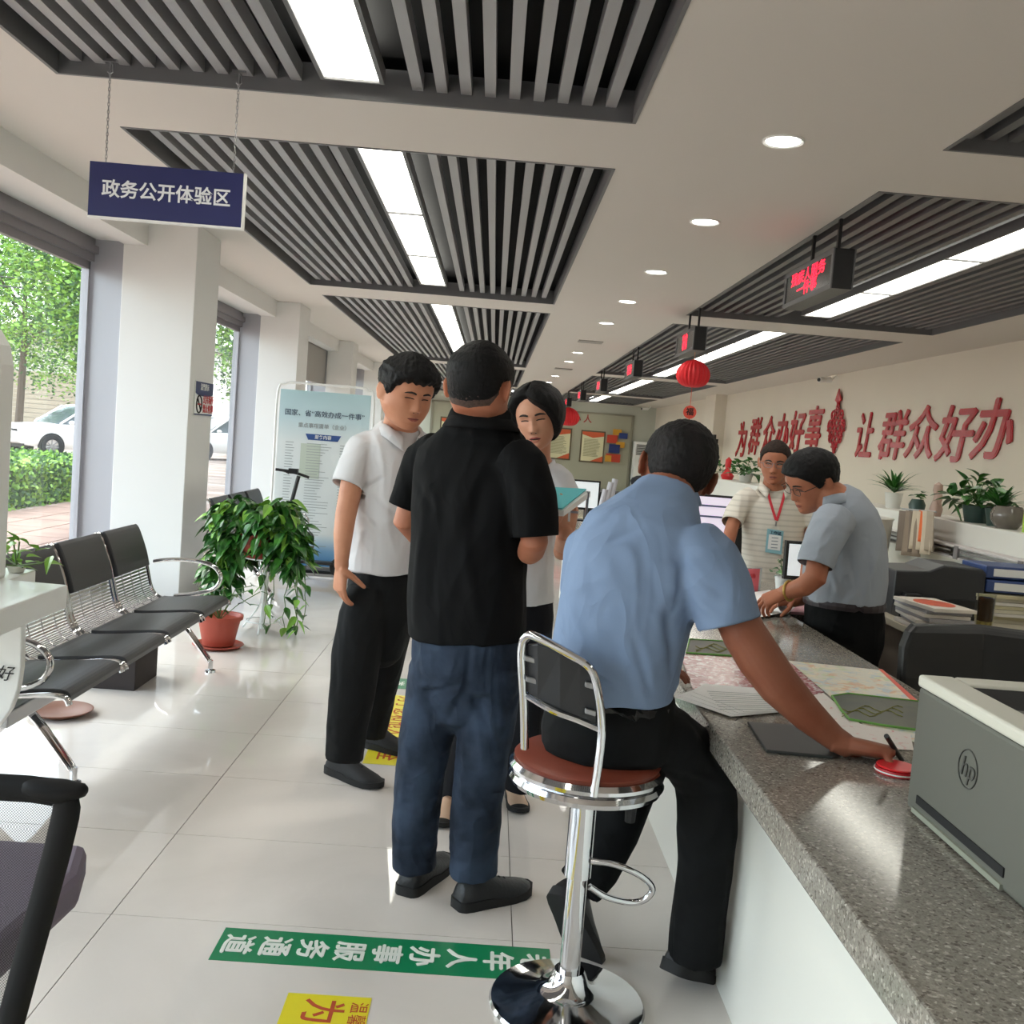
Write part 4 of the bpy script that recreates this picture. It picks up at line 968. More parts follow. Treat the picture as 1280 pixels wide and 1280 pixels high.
def shoe(parent, heel, toe, m, msole, up=(0,0,1), s=1.0, low=False, name='shoe', h=1.0, laces=True, toecap=None):
    heel, toe = Vector(heel), Vector(toe); d = (toe-heel); L = d.length; d.normalize(); up = Vector(up); up = (up-d*up.dot(d)).normalized(); sd = d.cross(up)
    prof = [(0,.026,.055),(.04,.034,.075),(.14,.039,.098),(.28,.040,.100),(.38,.042,.088),(.52,.046,.070),(.68,.049,.056),(.84,.046,.047),(.94,.036,.040),(1.0,.016,.030)]
    rings = []
    for t, w_, hh in prof:
        hh *= h*s; w_ *= s; c = heel+d*(L*t); z0 = .012*s
        rings.append([c+sd*(w_*math.cos(q))+up*(z0+max(0, hh-z0)*max(0, math.sin(q))**.8) for q in [PI*k/11 for k in range(12)]]+[c-sd*w_*.9+up*z0*.9, c+sd*w_*.9+up*z0*.9])
    b = MB(); b.loft(rings); ob = b.build(name, m, parent, smooth=True)
    rings = []
    for t, w_, hh in [(-.02,.022,0)]+[(a, w0+.004, 0) for a, w0, _ in prof]+[(1.025,.012,0)]:
        c = heel+d*(L*t); w_ *= s; th = (.028 if t < .5 else .022)*s; lift = .008*s*max(0, (t-.8)/.2)
        rings.append([c+sd*w_+up*(lift), c+sd*w_+up*(th+lift), c-sd*w_+up*(th+lift), c-sd*w_+up*lift])
    b = MB(); b.loft(rings); b.build('sole', msole, ob, smooth=True)
    if laces:
        b = MB()
        for k in range(4):
            c = heel+d*(L*(.42+.07*k)); hz = ip(.42+.07*k, [(0,.055),(.28,.100),(.38,.088),(.52,.070),(.68,.056)])*h*s+.002
            b.tube([c-sd*.022*s+up*(hz-.012*s), c+up*hz, c+sd*.022*s+up*(hz-.012*s)], .0022*s, 5)
        b.build('laces', m, ob)
    if toecap is not None:
        b = MB(); rr = []
        for t, w_, hh in prof[-3:]:
            hh *= h*s*1.06; w_ *= s*1.06; c = heel+d*(L*t*1.004); z0 = .011*s
            rr.append([c+sd*(w_*math.cos(q))+up*(z0+max(0, hh-z0)*max(0, math.sin(q))**.8) for q in [PI*k/11 for k in range(12)]])
        b.loft(rr); b.build('toe_cap', toecap, ob, smooth=True)
    return ob
def face(h, body_me, parent, brow=.075, closed=.5, lipc=(168,92,84), open_=0, browm=None, glasses=None, gaze=0):
    """eyes, brows and lips laid on the sculpted face"""
    bv = BVHTree.FromPolygons([v.co.copy() for v in body_me.vertices], [tuple(p.vertices) for p in body_me.polygons])
    def F(x, z, lift=.0):
        o = h.w((x, .9, z)); hit = bv.ray_cast(o, -h.f, h.s*2)
        return (hit[0] if hit[0] is not None else h.w((x, .38, z)))+h.f*lift
    mb_ = browm or mat('eyebrow hair', (34,28,26), .8); ml = mat('lips %d' % lipc[0], lipc, .45); me_ = mat('eye white', (150,136,126), .3); mi = mat('dark iris', (24,18,16), .2)
    for q in (-1, 1):
        b = MB(); pts = [F(q*x, brow+dz, .001) for x, dz in ((.055,-.004),(.09,.008),(.135,.014),(.185,.004),(.215,-.012))]
        b.tube(pts, [(.0025*1.2,.0016),(.0042,.0018),(.0042,.0018),(.003,.0015),(.0012,.001)], 8, ref=h.u); b.build('eyebrow', mb_, parent, smooth='all')
        # eyeball window and lids
        oh = .022*(1-closed)
        if closed < .6:
            b = MB(); top, bot = [], []
            for i in range(9):
                t = i/8; x = .065+.125*t; e = math.sin(PI*t)
                top.append(F(q*x, .0+oh*e, .0012)); bot.append(F(q*x, -.0-oh*.7*e, .0012))
            b.add(top+bot[::-1], [tuple(range(18))]); ew = b.build('eye', me_, parent)
            b = MB(); c = F(q*(.127+.01*gaze*q), -.002, .002); b.add([c+h.r*(oh*.9*h.s*math.cos(t*PI/6))+h.u*(oh*.85*h.s*math.sin(t*PI/6)) for t in range(12)], [tuple(range(12))]); b.build('iris', mi, ew)
        b = MB(); b.tube([F(q*(.06+.135*i/8), (oh+.002)*math.sin(PI*i/8)-.006*(closed > .7), .0012) for i in range(9)], [(.0008,.0008)]+[(.0021,.0012)]*7+[(.0012,.0008)], 6, ref=h.u); b.build('upper_lid', mb_, parent)
    b = MB(); up, mid, lo = [], [], []
    for i in range(11):
        t = i/10; x = -.095+.19*t; e = math.sin(PI*t)
        up.append(F(x, -.295+.026*e-.008*gs(x, .015)+open_*e*.5, .0012)); mid.append(F(x, -.297+open_*e*.3, .0006)); lo.append(F(x, -.298-.034*e-open_*e, .0012))
    n = 11
    b.add(up+mid, [(i, i+1, n+i+1, n+i) for i in range(n-1)]); 
    md2 = [F(-.095+.19*i/10, -.297-open_*math.sin(PI*i/10)*.6, .0006) for i in range(11)]
    b.add(md2+lo, [(i, i+1, n+i+1, n+i) for i in range(n-1)]); b.build('lips', ml, parent, smooth='all')
    b = MB(); b.tube([F(-.09+.18*i/10, -.298-.15*open_*math.sin(PI*i/10), .0010) for i in range(11)], [(.0009+open_*.12*math.sin(PI*i/10), .0008) for i in range(11)], 6, ref=h.u); b.build('mouth_line', mat('mouth shadow', (60,22,22), .6), parent)
    for q in (-1, 1):
        b = MB(); c = F(q*.035, -.198, .001); b.ell(c, .0035, .002, .002, 8); b.build('nostril', mat('nostril', (70,36,30), .7), parent)
    if glasses:
        gm, lensm = glasses; b = MB()
        for q in (-1, 1):
            c = h.w((q*.135, .385, -.01)); b.tube([c+h.r*(.100*h.s*math.copysign(abs(math.cos(t*PI/10))**.7, math.cos(t*PI/10)))+h.u*(.068*h.s*math.copysign(abs(math.sin(t*PI/10))**.7, math.sin(t*PI/10))) for t in range(20)], .0014, 6, closed=True)
            b.tube([h.w((q*.235, .375, .02)), h.w((q*.33*h.wide, .36, .02)), h.w((q*.365*h.wide, -.0, .02)), h.w((q*.36*h.wide, -.07, -.03))], .0016, 6)
        b.tube([h.w((-.04, .39, .01)), h.w((0, .405, .025)), h.w((.04, .39, .01))], .0015, 6)
        g = b.build('glasses', gm, parent)
        b = MB()
        for q in (-1, 1):
            c = h.w((q*.135, .385, -.01)); b.add([c+h.r*(.098*h.s*math.cos(t*PI/10))+h.u*(.066*h.s*math.sin(t*PI/10)) for t in range(20)], [tuple(range(20))])
        b.build('lenses', lensm, g)
def skin(name, rgb):
    m = mat(name, rgb, .48, noise_s=9, rgb2=tuple(int(c*k) for c, k in zip(rgb, (.93,.87,.84))), bump=.04, bump_s=220)
    m.node_tree.nodes['Principled BSDF'].inputs['Specular IOR Level'].default_value = .3
    return m
def collar(parent, h, base, m, r, ht=.042, open_=.5, drop=.0, tilt=None, gap=.5, name='collar', yoke=1.0, up=None):
    """a fold-down collar around the neck: stand, then a flap falling outwards"""
    base = Vector(base); f = Vector(tilt if tilt else h.f); f.z = 0; f.normalize(); r_ = f.cross(Vector((0,0,1))); U = Vector(up) if up else Vector((0,0,1))
    n = 40; rs = []
    prof = [(1.0,0),(.97,ht*.55),(.99,ht*.98),(1.06,ht*1.0),(1.17,ht*.55),(1.30,-ht*.15)]
    for k, (rr, z) in enumerate(prof):
        ring = []
        for i in range(n+1):
            a = gap+(2*PI-2*gap)*i/n; ca, sa = math.cos(a), math.sin(a); fr = max(0, ca)
            R_ = r*rr*(1+.10*fr*(k > 3)); lowf = fr**2*open_*ht*1.2
            p = base+f*(R_*1.0*ca)+r_*(R_*sa)+U*(z-lowf-drop*fr-(.02*fr**3 if k > 3 else 0))
            ring.append(p)
        rs.append(ring)
    vs = [p for q in rs for p in q]; fs = []
    for k in range(len(prof)-1):
        for i in range(n): fs.append((k*(n+1)+i, k*(n+1)+i+1, (k+1)*(n+1)+i+1, (k+1)*(n+1)+i))
    b = MB(); b.add(vs, fs); ob = b.build(name, m, parent, smooth='all')
    s = ob.modifiers.new('thickness', 'SOLIDIFY'); s.thickness = .0022
    return ob
m_hair = mat('black hair', (14,13,14), .6, spec=.22, bump=.3, bump_s=160, stretch=(1,1,.25))
m_sole = mat('black rubber sole', (18,18,19), .7); m_shoe = mat('black shoe', (24,24,26), .5, bump=.1, bump_s=60)
# ================================================================ the man in the black polo, seen from behind
def person(px, py, Y, label):
    return thing('person', P(px, py, y=Y) * 1, label, 'person')
Z0 = lambda px, py: P(px, py, z=0)
sB = skin('tan skin', (186,124,96))
B = thing('person', Vector((-.05, 3.14, 0)), 'standing man in a black polo shirt and blue jeans, seen from behind', 'person')
hB = Head(P(600,484,y=3.1), (.40,.92,-.08), 0, .262, 1.04, 1.05)
b = MB(); hB.add(b)
limb(b, [(602,500,3.12,32,.085),(603,545,3.13,33,.075),(602,575,3.14,36,.07)], ref=hB.r)
limb(b, [(594,600,3.14,50,.08),(590,640,3.15,60,.11),(585,760,3.15,58,.11)], ref=Vector((1,-.3,0)))
limb(b, [(652,580,3.03,18),(664,630,3.0,17),(668,678,3.0,17.5),(664,688,3.04,17)])
limb(b, [(668,676,3.0,17),(662,690,3.04,16),(660,684,3.16,14),(668,672,3.28,11)])
wB = P(668,672,y=3.28); hand(b, wB, (.25,.9,.25), (-.5,.1,.8), 1.05, .35, side=-1)
limb(b, [(536,572,3.26,17),(520,610,3.3,16),(506,652,3.3,15),(520,668,3.4,13),(548,664,3.52,11)])
hand(b, P(548,664,y=3.52), (.7,.7,.15), (.2,-.3,.9), 1.05, .35, side=1)
me = voxel(b, .0042, 2, .5); bodyB = place('body', me, sB, B)
def thB(d, z): return ip(z, [(-.3,.004),(-.15,.006),(0,.018),(.12,.035),(.3,.055),(.5,.06)])
hB.hair(lambda d: stdline(d, .24, -.03, -.24), thB, m_hair, bodyB, amp=.006, freq=30, seed=2)
# closely clipped hair at the nape
m_clip = mat('clipped hair over skin', (86,64,54), .7, noise_s=120, rgb2=(60,46,40))
hB.hair(lambda d: ip(abs(d), [(0,.3),(70,.2),(80,.02),(92,.1),(104,.08),(110,-.12),(130,-.26),(180,-.31)]), lambda d, z: .003, m_clip, bodyB, amp=0, name='clipped_nape')
m_polo = mat('black polo fabric', (16,16,17), .85, spec=.15, wr=.22, bump=.06, bump_s=400)
b = MB(); rB = Vector((1,-.32,0))
limb(b, [(583,796,3.15,75,.155),(583,770,3.15,75,.16),(584,720,3.15,74,.165),(587,670,3.15,74,.16),(590,630,3.15,76,.155),(594,598,3.15,80,.14),(598,572,3.15,78,.125),(600,552,3.15,64,.112),(601,536,3.14,48,.10),(601,522,3.12,40,.09),(601,512,3.11,37,.085)], ref=rB, rnd=False, n=36, sq=.9)
limb(b, [(640,572,3.06,30,.085),(656,584,3.03,29,.08),(666,620,3.0,29,.08),(669,672,2.99,28,.082)], rnd=False, n=24)
limb(b, [(552,562,3.24,26,.08),(532,576,3.27,27,.078),(518,604,3.3,24,.074),(505,636,3.3,20,.07)], rnd=False, n=24)
me = voxel(b, .006, 14, .5)
W_ = lambda x, y, Y=3.0: P(x, y, y=Y)
folds(me, .006, (9,9,2.6), 3, [((655,640), (640,760), .02, -.012), ((560,600), (540,760), .022, -.010), ((600,610), (590,700), .02, -.007), ((530,640), (520,780), .02, .010), ((640,610), (630,690), .018, -.008), ((575,650), (600,790), .02, .008), ((655,600), (685,640), .014, -.007), ((520,600), (545,640), .015, -.008)])
e1, e2 = P(669,672,y=2.99), P(505,636,y=3.3)
open_end(me, e1, e1-P(666,620,y=3.0), .12); open_end(me, e2, e2-P(518,604,y=3.3), .1)
shB = place('polo_shirt', me, m_polo, B, .003)
collar(shB, hB, P(601,534,y=3.12), m_polo, .094, .030, .3, tilt=(.35,.94,0), gap=.25)
b = MB(); b.tube([e1+Vector((.083*math.cos(t*PI/12), .083*math.sin(t*PI/12), .004*math.cos(t*PI/12))) for t in range(24)], .0035, 6, closed=True)
# jeans
m_jean = mat('dark blue denim', (54,66,84), .85, spec=.2, wr=.4, noise_s=6, rgb2=(26,33,45), bump=.12, bump_s=500)
b = MB()
limb(b, [(583,760,3.15,62,.135),(583,800,3.15,70,.15),(583,830,3.15,72,.15),(584,862,3.15,58,.14)], ref=rB, n=32)
limb(b, [(549,835,3.17,38,.115),(541,880,3.18,36,.105),(531,930,3.18,34,.095),(524,980,3.18,31.5,.088),(519,1030,3.18,30,.082),(518,1068,3.18,28,.08),(518,1084,3.18,28,.08)], rnd=False, n=28)
limb(b, [(616,835,3.13,40,.12),(611,880,3.12,38,.11),(605,930,3.1,35,.10),(599,980,3.1,33,.09),(594,1030,3.1,33,.086),(592,1070,3.1,31,.084),(592,1092,3.1,31,.084)], rnd=False, n=28)
me = voxel(b, .0062, 4, .5)
fl = []
rr = random.Random(5)
for (lx, ly, hw, Yy) in [(531,930,30,3.07),(526,965,28,3.08),(520,1010,26,3.09),(518,1045,26,3.09),(519,1062,26,3.09),(606,915,30,2.99),(602,950,30,3.0),(597,1000,28,3.0),(594,1040,28,3.0),(592,1065,28,3.0),(548,850,30,3.05),(618,860,34,3.0),(600,975,30,3.0),(523,990,28,3.08)]:
    fl.append(((lx-hw*.8, ly+rr.uniform(-6,6)), (lx+hw*.8, ly+rr.uniform(-10,14)),   .012, .012)); fl.append(((lx-hw*.6, ly+14), (lx+hw*.8, ly+10+rr.uniform(-8,8)), .011, -.013))
fl.append(((588,800), (582,865), .012, -.008)); fl.append(((580,865), (560,900), .014, -.008)); fl.append(((586,865), (612,905), .014, -.008))
folds(me, .0035, (12,12,9), 4, fl)
jeB = place('jeans', me, m_jean, B)
b = MB(); 
for x0_, x1_ in ((545,575),(598,640)):
    pass
m_sn = mat('black leather trainers', (30,31,34), .45, bump=.2, bump_s=90)
h1, t1 = Z0(506,1120), Z0(546,1086); shoe(B, h1, h1+(t1-h1).normalized()*.30, m_sn, m_sole, s=1.12)
h2 = Z0(570,1136); shoe(B, h2, h2+Vector((.235,.16,0)), m_sn, m_sole, s=1.12)
# ================================================================ the man in the white shirt
sA = skin('light tan skin', (204,146,116))
A = thing('person', Vector((-.58, 4.08, 0)), 'standing man in a white short-sleeved shirt and black trousers, looking down at the papers', 'person')
hA = Head(P(509,491,y=4.0), (.52,-.80,-.26), -2, .275, 1.06, 1.12)
b = MB(); hA.add(b)
limb(b, [(503,515,4.08,21,.065),(499,545,4.12,23,.07),(497,565,4.15,32,.085)], ref=hA.r)
limb(b, [(492,580,4.15,44,.12),(490,640,4.15,42,.12),(484,700,4.15,42,.12)], ref=Vector((.75,.66,0)))
limb(b, [(453,566,4.05,14),(441,600,4.0,14.5),(432,645,3.97,13.2),(429,668,3.95,12.2),(427,700,3.93,9),(427,708,3.93,9)])
hand(b, P(427,706,y=3.93), (-.02,-.02,-1), (.75,.5,.0), 1.1, .34, 1.7, .02, side=1)
limb(b, [(540,570,4.1,14),(552,620,3.98,13),(556,650,3.85,12),(560,640,3.75,10)])
me = voxel(b, .0036, 2, .5); bodyA = place('body', me, sA, A); meA = me.copy(); meA.transform(Matrix.Translation(bodyA.location))
face(hA, meA, bodyA, closed=.85, lipc=(158,84,74))
hA.hair(lambda d: ip(abs(d), [(0,.20),(25,.22),(45,.19),(60,.10),(72,-.02),(82,-.05),(90,.03),(104,.02),(112,-.12),(135,-.2),(180,-.24)])+.012*math.sin(d*.35), lambda d, z: ip(z, [(-.2,.02),(0,.035),(.15,.075),(.3,.11),(.45,.10),(.5,.10)])*(1.0 if abs(d) > 60 else 1.05), m_hair, bodyA, amp=.022, freq=20, seed=9)
m_ws = mat('white shirt cotton', (206,204,205), .7, wr=.22, bump=.04, bump_s=300)
b = MB(); rA = Vector((.72,.69,0))
limb(b, [(478,714,4.12,42,.155),(479,690,4.12,42,.155),(482,650,4.12,43,.15),(487,610,4.12,45,.145),(490,578,4.12,46,.135),(492,560,4.12,44,.115),(497,543,4.12,34,.09),(500,532,4.11,25,.075)], ref=rA, rnd=False, n=34, sq=.92)
limb(b, [(468,560,4.1,24,.085),(455,566,4.07,25,.085),(444,582,4.03,21,.08),(434,606,4.0,19,.075)], rnd=False, n=24)
limb(b, [(520,562,4.2,24,.085),(540,570,4.12,24,.08),(550,605,4.04,20,.075)], rnd=False, n=24)
me = voxel(b, .006, 7, .5)
V4 = lambda x, y, Y=3.95: P(x, y, y=Y)
folds(me, .005, (9,9,4), 8, [((452,612), (478,598), .012, -.012), ((450,620), (500,600), .014, .008), ((447,640), (470,660), .014, -.009), ((442,690), (500,670), .016, -.008), ((462,560), (455,600), .012, -.007), ((470,620), (500,650), .014, -.008), ((450,665), (490,650), .012, .008)])
e1 = P(434,606,y=4.0); open_end(me, e1, e1-P(444,582,y=4.03), .1)
e2 = P(478,714,y=4.12)
shA = place('white_shirt', me, m_ws, A, .003)
collar(shA, hA, P(501,543,y=4.1), m_ws, .082, .040, .9, .01, tilt=(.62,-.78,0), gap=.42)
b = MB() #,y=3.9), P(446,650,y=3.93), P(441,700,y=3.93)], .0012, 5)
m_tr = mat('black trousers', (26,27,28), .85, wr=.2, spec=.2, noise_s=4, noise_a=.2, bump=.05, bump_s=300)
b = MB()
limb(b, [(478,700,4.12,38,.13),(477,730,4.12,41,.145),(476,770,4.12,42,.14),(474,800,4.12,36,.12)], ref=rA, n=30)
limb(b, [(462,738,4.06,27,.10),(454,770,4.03,31,.112),(445,820,4.0,31,.10),(440,870,4.0,29,.09),(434,910,4.0,26,.08),(431,940,4.0,24,.078),(430,948,4.0,24,.078)], rnd=False, n=26)
limb(b, [(490,775,4.25,27,.10),(480,830,4.32,24,.09),(472,880,4.4,20,.08),(466,915,4.45,18,.075),(466,920,4.45,18,.075)], rnd=False, n=26)
me = voxel(b, .0065, 4, .5)
folds(me, .004, (10,10,3), 12, [((470,740), (452,840), .012, .009), ((480,745), (475,860), .012, -.010), ((430,760), (420,880), .014, -.008), ((415,925), (448,935), .010, .010), ((414,912), (448,920), .009, -.010), ((420,900), (450,890), .01, .008), ((455,880), (445,915), .01, -.008)])
place('trousers', me, m_tr, A)
m_bs = mat('black knit shoe', (26,26,28), .7, bump=.1, bump_s=200)
h1 = Z0(410,966)+Vector((0,.03,0)); shoe(A, h1, h1+Vector((.245,-.185,0)), m_bs, m_sole, s=1.1)
h2 = Z0(459,932); shoe(A, h2, h2+Vector((.22,-.10,0)), m_bs, m_sole, s=1.08)
# ================================================================ the woman
sC = skin('fair skin', (212,158,130))
Cw = thing('person', Vector((.10, 3.92, 0)), 'woman with short black hair in a white blouse, holding a turquoise folder', 'person')
hC = Head(P(671,521,y=3.8), (-.22,-.95,-.20), 10, .240, .98, .95)
b = MB(); hC.add(b)
limb(b, [(672,545,3.88,17,.055),(670,570,3.92,18,.06),(668,590,3.95,28,.07)], ref=hC.r)
limb(b, [(660,610,3.95,36,.10),(652,680,3.95,36,.10),(648,740,3.95,38,.11)], ref=Vector((1,0,0)))
limb(b, [(702,598,3.92,12),(712,640,3.85,11.5),(704,682,3.78,11),(702,690,3.74,10.5)])
limb(b, [(704,686,3.78,11),(704,680,3.68,10.5),(706,668,3.55,9),(707,664,3.52,8.5)])
hand(b, P(706,668,y=3.54), (.10,-.25,.9), (-.5,.5,.3), .95, .35, .6, .10, side=1)
limb(b, [(628,602,4.0,12),(616,650,3.95,11.5),(612,690,3.85,11),(640,680,3.6,9),(668,668,3.48,8)])
hand(b, P(664,668,y=3.49), (.75,-.15,.35), (0,.1,1), .92, .35, .5, .06, side=-1)
me = voxel(b, .0034, 2, .5); bodyC = place('body', me, sC, Cw); meC = me.copy(); meC.transform(Matrix.Translation(bodyC.location))
face(hC, meC, bodyC, closed=.8, lipc=(168,74,72), open_=.018, brow=.08)
# thin-rimmed spectacles high on the face are barely visible: fine gold rims
hC.hair(lambda d: ip(d, [(-180,-.44),(-110,-.42),(-92,-.34),(-80,-.26),(-66,-.14),(-50,.0),(-36,.12),(-20,.20),(-5,.27),(8,.34),(20,.33),(36,.28),(50,.19),(60,.08),(70,-.06),(82,-.12),(92,-.02),(102,-.02),(110,-.25),(130,-.40),(180,-.44)]), lambda d, z: ip(z, [(-.45,.03),(-.3,.07),(-.1,.115),(.1,.125),(.3,.11),(.42,.09),(.5,.07)])*(1.12 if d < 0 else 1)-.03*gs((d-12)/1.0, 9)*(z > .2), m_hair, bodyC, amp=.010, freq=14, seed=4, stretch=(1,1,.3))
b = MB(); rC = Vector((1,.1,0))
limb(b, [(650,752,3.95,44,.13),(650,720,3.95,43,.13),(654,670,3.95,42,.125),(660,630,3.95,43,.12),(664,602,3.95,42,.10),(667,585,3.94,32,.085),(669,575,3.93,20,.065)], ref=rC, rnd=False, n=32, sq=.92)
limb(b, [(688,596,3.93,20,.07),(700,604,3.9,19,.068),(708,622,3.88,17,.064)], rnd=False, n=22)
limb(b, [(644,596,3.97,20,.07),(628,608,4.0,19,.068),(620,636,3.98,17,.064)], rnd=False, n=22)
me = voxel(b, .006, 6, .5); folds(me, .004, (8,8,4), 21, [((700,590), (690,640), .014, -.007), ((676,620), (684,740), .016, .008)])
shC = place('white_blouse', me, m_ws, Cw, .003)
collar(shC, hC, P(669,583,y=3.93), m_ws, .070, .034, .9, .01, tilt=(-.1,-1,0), gap=.45)
b = MB()
limb(b, [(650,735,3.95,40,.12),(649,770,3.95,44,.125),(649,800,3.95,42,.12)], ref=rC, n=28)
limb(b, [(668,790,3.93,23,.10),(664,860,3.93,21,.09),(656,930,3.93,20,.085),(647,985,3.93,19,.085)], rnd=False, n=24)
limb(b, [(630,790,4.0,23,.10),(605,870,4.0,22,.09),(580,950,3.98,21,.09),(566,1000,3.97,20,.09)], rnd=False, n=24)
me = voxel(b, .0065, 4, .5); folds(me, .003, (10,10,3), 23); place('wide_trousers', me, mat('black wide trousers', (20,20,24), .85, spec=.2, bump=.05, bump_s=300), Cw)
m_bg = mat('beige leather', (206,170,142), .5)
h1 = Z0(640,992); shoe(Cw, h1, h1+Vector((.03,-.23,0)), m_bg, m_sole, s=.88, h=.72, laces=False, toecap=m_blk2)
h2 = Z0(560,1010); shoe(Cw, h2, h2+Vector((-.02,-.22,0)), m_bg, m_sole, s=.88, h=.72, laces=False, toecap=m_blk2)
# the folder: turquoise cover, white back, held open and tilted
q = [P(640,606,y=3.60), P(733,611,y=3.62), P(703,635,y=3.36), P(648,632,y=3.36)]
b = MB(); rr = [[p for p in q], [p-Vector((0,0,.005)) for p in q]]; b.loft(rr)
fo = thing('document_folder', q[3], 'turquoise document folder held by the woman', 'folder')
b.build('folder_cover', mat('turquoise card', (92,190,196), .5), fo)
q2 = [p-Vector((-.006,.003,.008)) for p in q]; q2[1] = q2[1]+Vector((.01,0,0)); b = MB(); b.loft([q2, [p-Vector((0,0,.02)) for p in q2]]); b.build('paper_stack', m_paper, fo)
b = MB(); g0 = P(735,616,y=3.6); b.obox(g0-Vector((0,0,.045)), (.004,.0,0), (0,.012,0), (0,0,.05)); b.obox(P(716,640,y=3.5), (.02,0,0), (0,.003,0), (0,0,.004)); b.build('clip', m_steel, fo)
b = MB(); b.tube([P(711,652,y=3.46), P(712,634,y=3.46)], .004, 8); o = b.build('white_pen', m_paper); tag(o, "white pen held between the woman's fingers", 'pen')
# ================================================================ the seated man in the light blue shirt
sD = skin('sun-browned skin', (142,88,66))
D = thing('person', Vector((.36, 2.5, 0)), 'man in a light blue shirt and black trousers sitting on the bar stool', 'person')
hD = Head(P(846,589,y=2.66), (.02,.97,-.22), 13, .262, .98, .98)
b = MB(); hD.add(b)
limb(b, [(838,610,2.62,32,.075),(826,645,2.56,38,.08),(818,672,2.52,46,.08)], ref=hD.r)
limb(b, [(806,700,2.54,56,.07),(785,780,2.56,56,.08),(765,850,2.58,56,.09)], ref=Vector((1,-.25,0)))
# right arm to the counter
limb(b, [(893,708,2.42,24),(912,752,2.40,27),(930,792,2.385,28),(950,824,2.375,29),(975,858,2.365,27),(1010,894,2.36,22),(1042,922,2.355,16.5),(1056,931,2.35,15.5)], n=24)
wD = P(1052,930,y=2.352)
hand(b, wD, (.96,-.18,-.06), (-.05,-.30,-1), 1.2, .80, .9, .035, side=1)
# left arm, bent in front of him on the counter edge
limb(b, [(742,690,2.6,24),(745,760,2.72,21),(756,812,2.80,19),(780,832,2.86,16),(800,836,2.90,14)])
hand(b, P(800,836,y=2.90), (.95,.2,.05), (0,0,-1), 1.05, .25, .4, .05, side=1)
me = voxel(b, .0032, 2, .5); bodyD = place('body', me, sD, D)
def thD(d, z): return ip(z, [(-.3,.004),(-.15,.012),(0,.03),(.12,.045),(.3,.06),(.42,.06),(.5,.05)])
hD.hair(lambda d: ip(abs(d), [(0,.30),(40,.26),(58,.12),(68,.04),(78,-.03),(88,-.02),(93,.05),(104,.03),(112,-.14),(135,-.25),(180,-.30)]), thD, mat('thinning greying black hair', (34,31,31), .65, spec=.2, bump=.35, bump_s=140, stretch=(1,1,.3), noise_s=22, rgb2=(18,17,17)), bodyD, amp=.009, freq=30, seed=11)
m_bs2 = mat('light blue shirt cotton', (122,141,170), .75, spec=.2, wr=.3, bump=.04, bump_s=300)
b = MB(); rD = Vector((1,-.22,-.08))
limb(b, [(765,868,2.57,80,.15),(766,850,2.57,80,.155),(772,810,2.56,82,.16),(782,765,2.54,84,.16),(794,725,2.52,88,.155),(804,694,2.52,92,.145),(812,668,2.52,82,.12),(820,648,2.55,62,.10),(828,630,2.58,46,.085),(832,618,2.60,40,.08)], ref=rD, rnd=False, n=40, sq=.9)
limb(b, [(866,678,2.47,36,.09),(886,700,2.43,38,.095),(900,735,2.41,40,.095),(912,781,2.395,41,.09)], rnd=False, n=28)
limb(b, [(770,666,2.55,36,.09),(746,688,2.6,38,.09),(738,735,2.67,36,.085),(742,785,2.74,32,.08)], rnd=False, n=28)
me = voxel(b, .0058, 14, .5)
fl = [((735,700),(790,860),.018,-.012), ((760,700),(815,850),.016,.010), ((800,690),(835,800),.016,-.009), ((715,760),(770,860),.016,.010), ((700,790),(740,850),.014,-.010), ((850,720),(935,700),.012,-.004), ((845,700),(905,745),.013,-.008), ((838,730),(900,775),.014,.008), ((835,760),(860,850),.014,-.012), ((820,770),(845,860),.012,.009), ((870,700),(930,760),.014,-.005), ((740,690),(800,660),.012,-.006), ((795,800),(812,865),.012,-.009), ((775,830),(700,800),.012,.007), ((856,690),(842,770),.010,-.009), ((730,840),(775,862),.010,-.008), ((750,655),(810,645),.01,-.004)]
folds(me, .006, (7,7,5), 31, fl)
e1 = P(912,781,y=2.395); open_end(me, e1, e1-P(900,735,y=2.41), .10, .012)
shD = place('blue_shirt', me, m_bs2, D, .003)
collar(shD, hD, P(832,626,y=2.60), m_bs2, .074, .030, .05, tilt=(-.25,1,0), gap=.3, up=(.12,.05,.99))
m_bt = mat('black suit trousers', (16,17,18), .85, wr=.2, spec=.18, noise_s=4, noise_a=.2, bump=.04, bump_s=300)
b = MB()
limb(b, [(766,862,2.58,78,.145),(764,885,2.58,84,.165),(760,912,2.58,86,.17),(758,934,2.58,84,.165),(757,946,2.58,72,.14)], ref=rD, n=36, rnd=False)
limb(b, [(800,912,2.56,46,.10),(835,925,2.58,44,.10),(862,945,2.62,40,.095),(880,972,2.64,38,.095),(884,1000,2.64,37,.095),(884,1030,2.63,37,.092),(880,1080,2.63,35,.088),(873,1140,2.64,34,.082),(870,1180,2.65,34,.082),(869,1196,2.65,34,.082)], n=30, rnd=False)
limb(b, [(730,915,2.62,42,.09),(762,935,2.74,38,.09),(790,955,2.90,36,.09),(785,985,2.92,32,.085),(765,1040,2.86,30,.08),(742,1085,2.80,27,.075),(724,1108,2.77,25,.07)], n=30, rnd=False)
me = voxel(b, .0065, 4, .5)
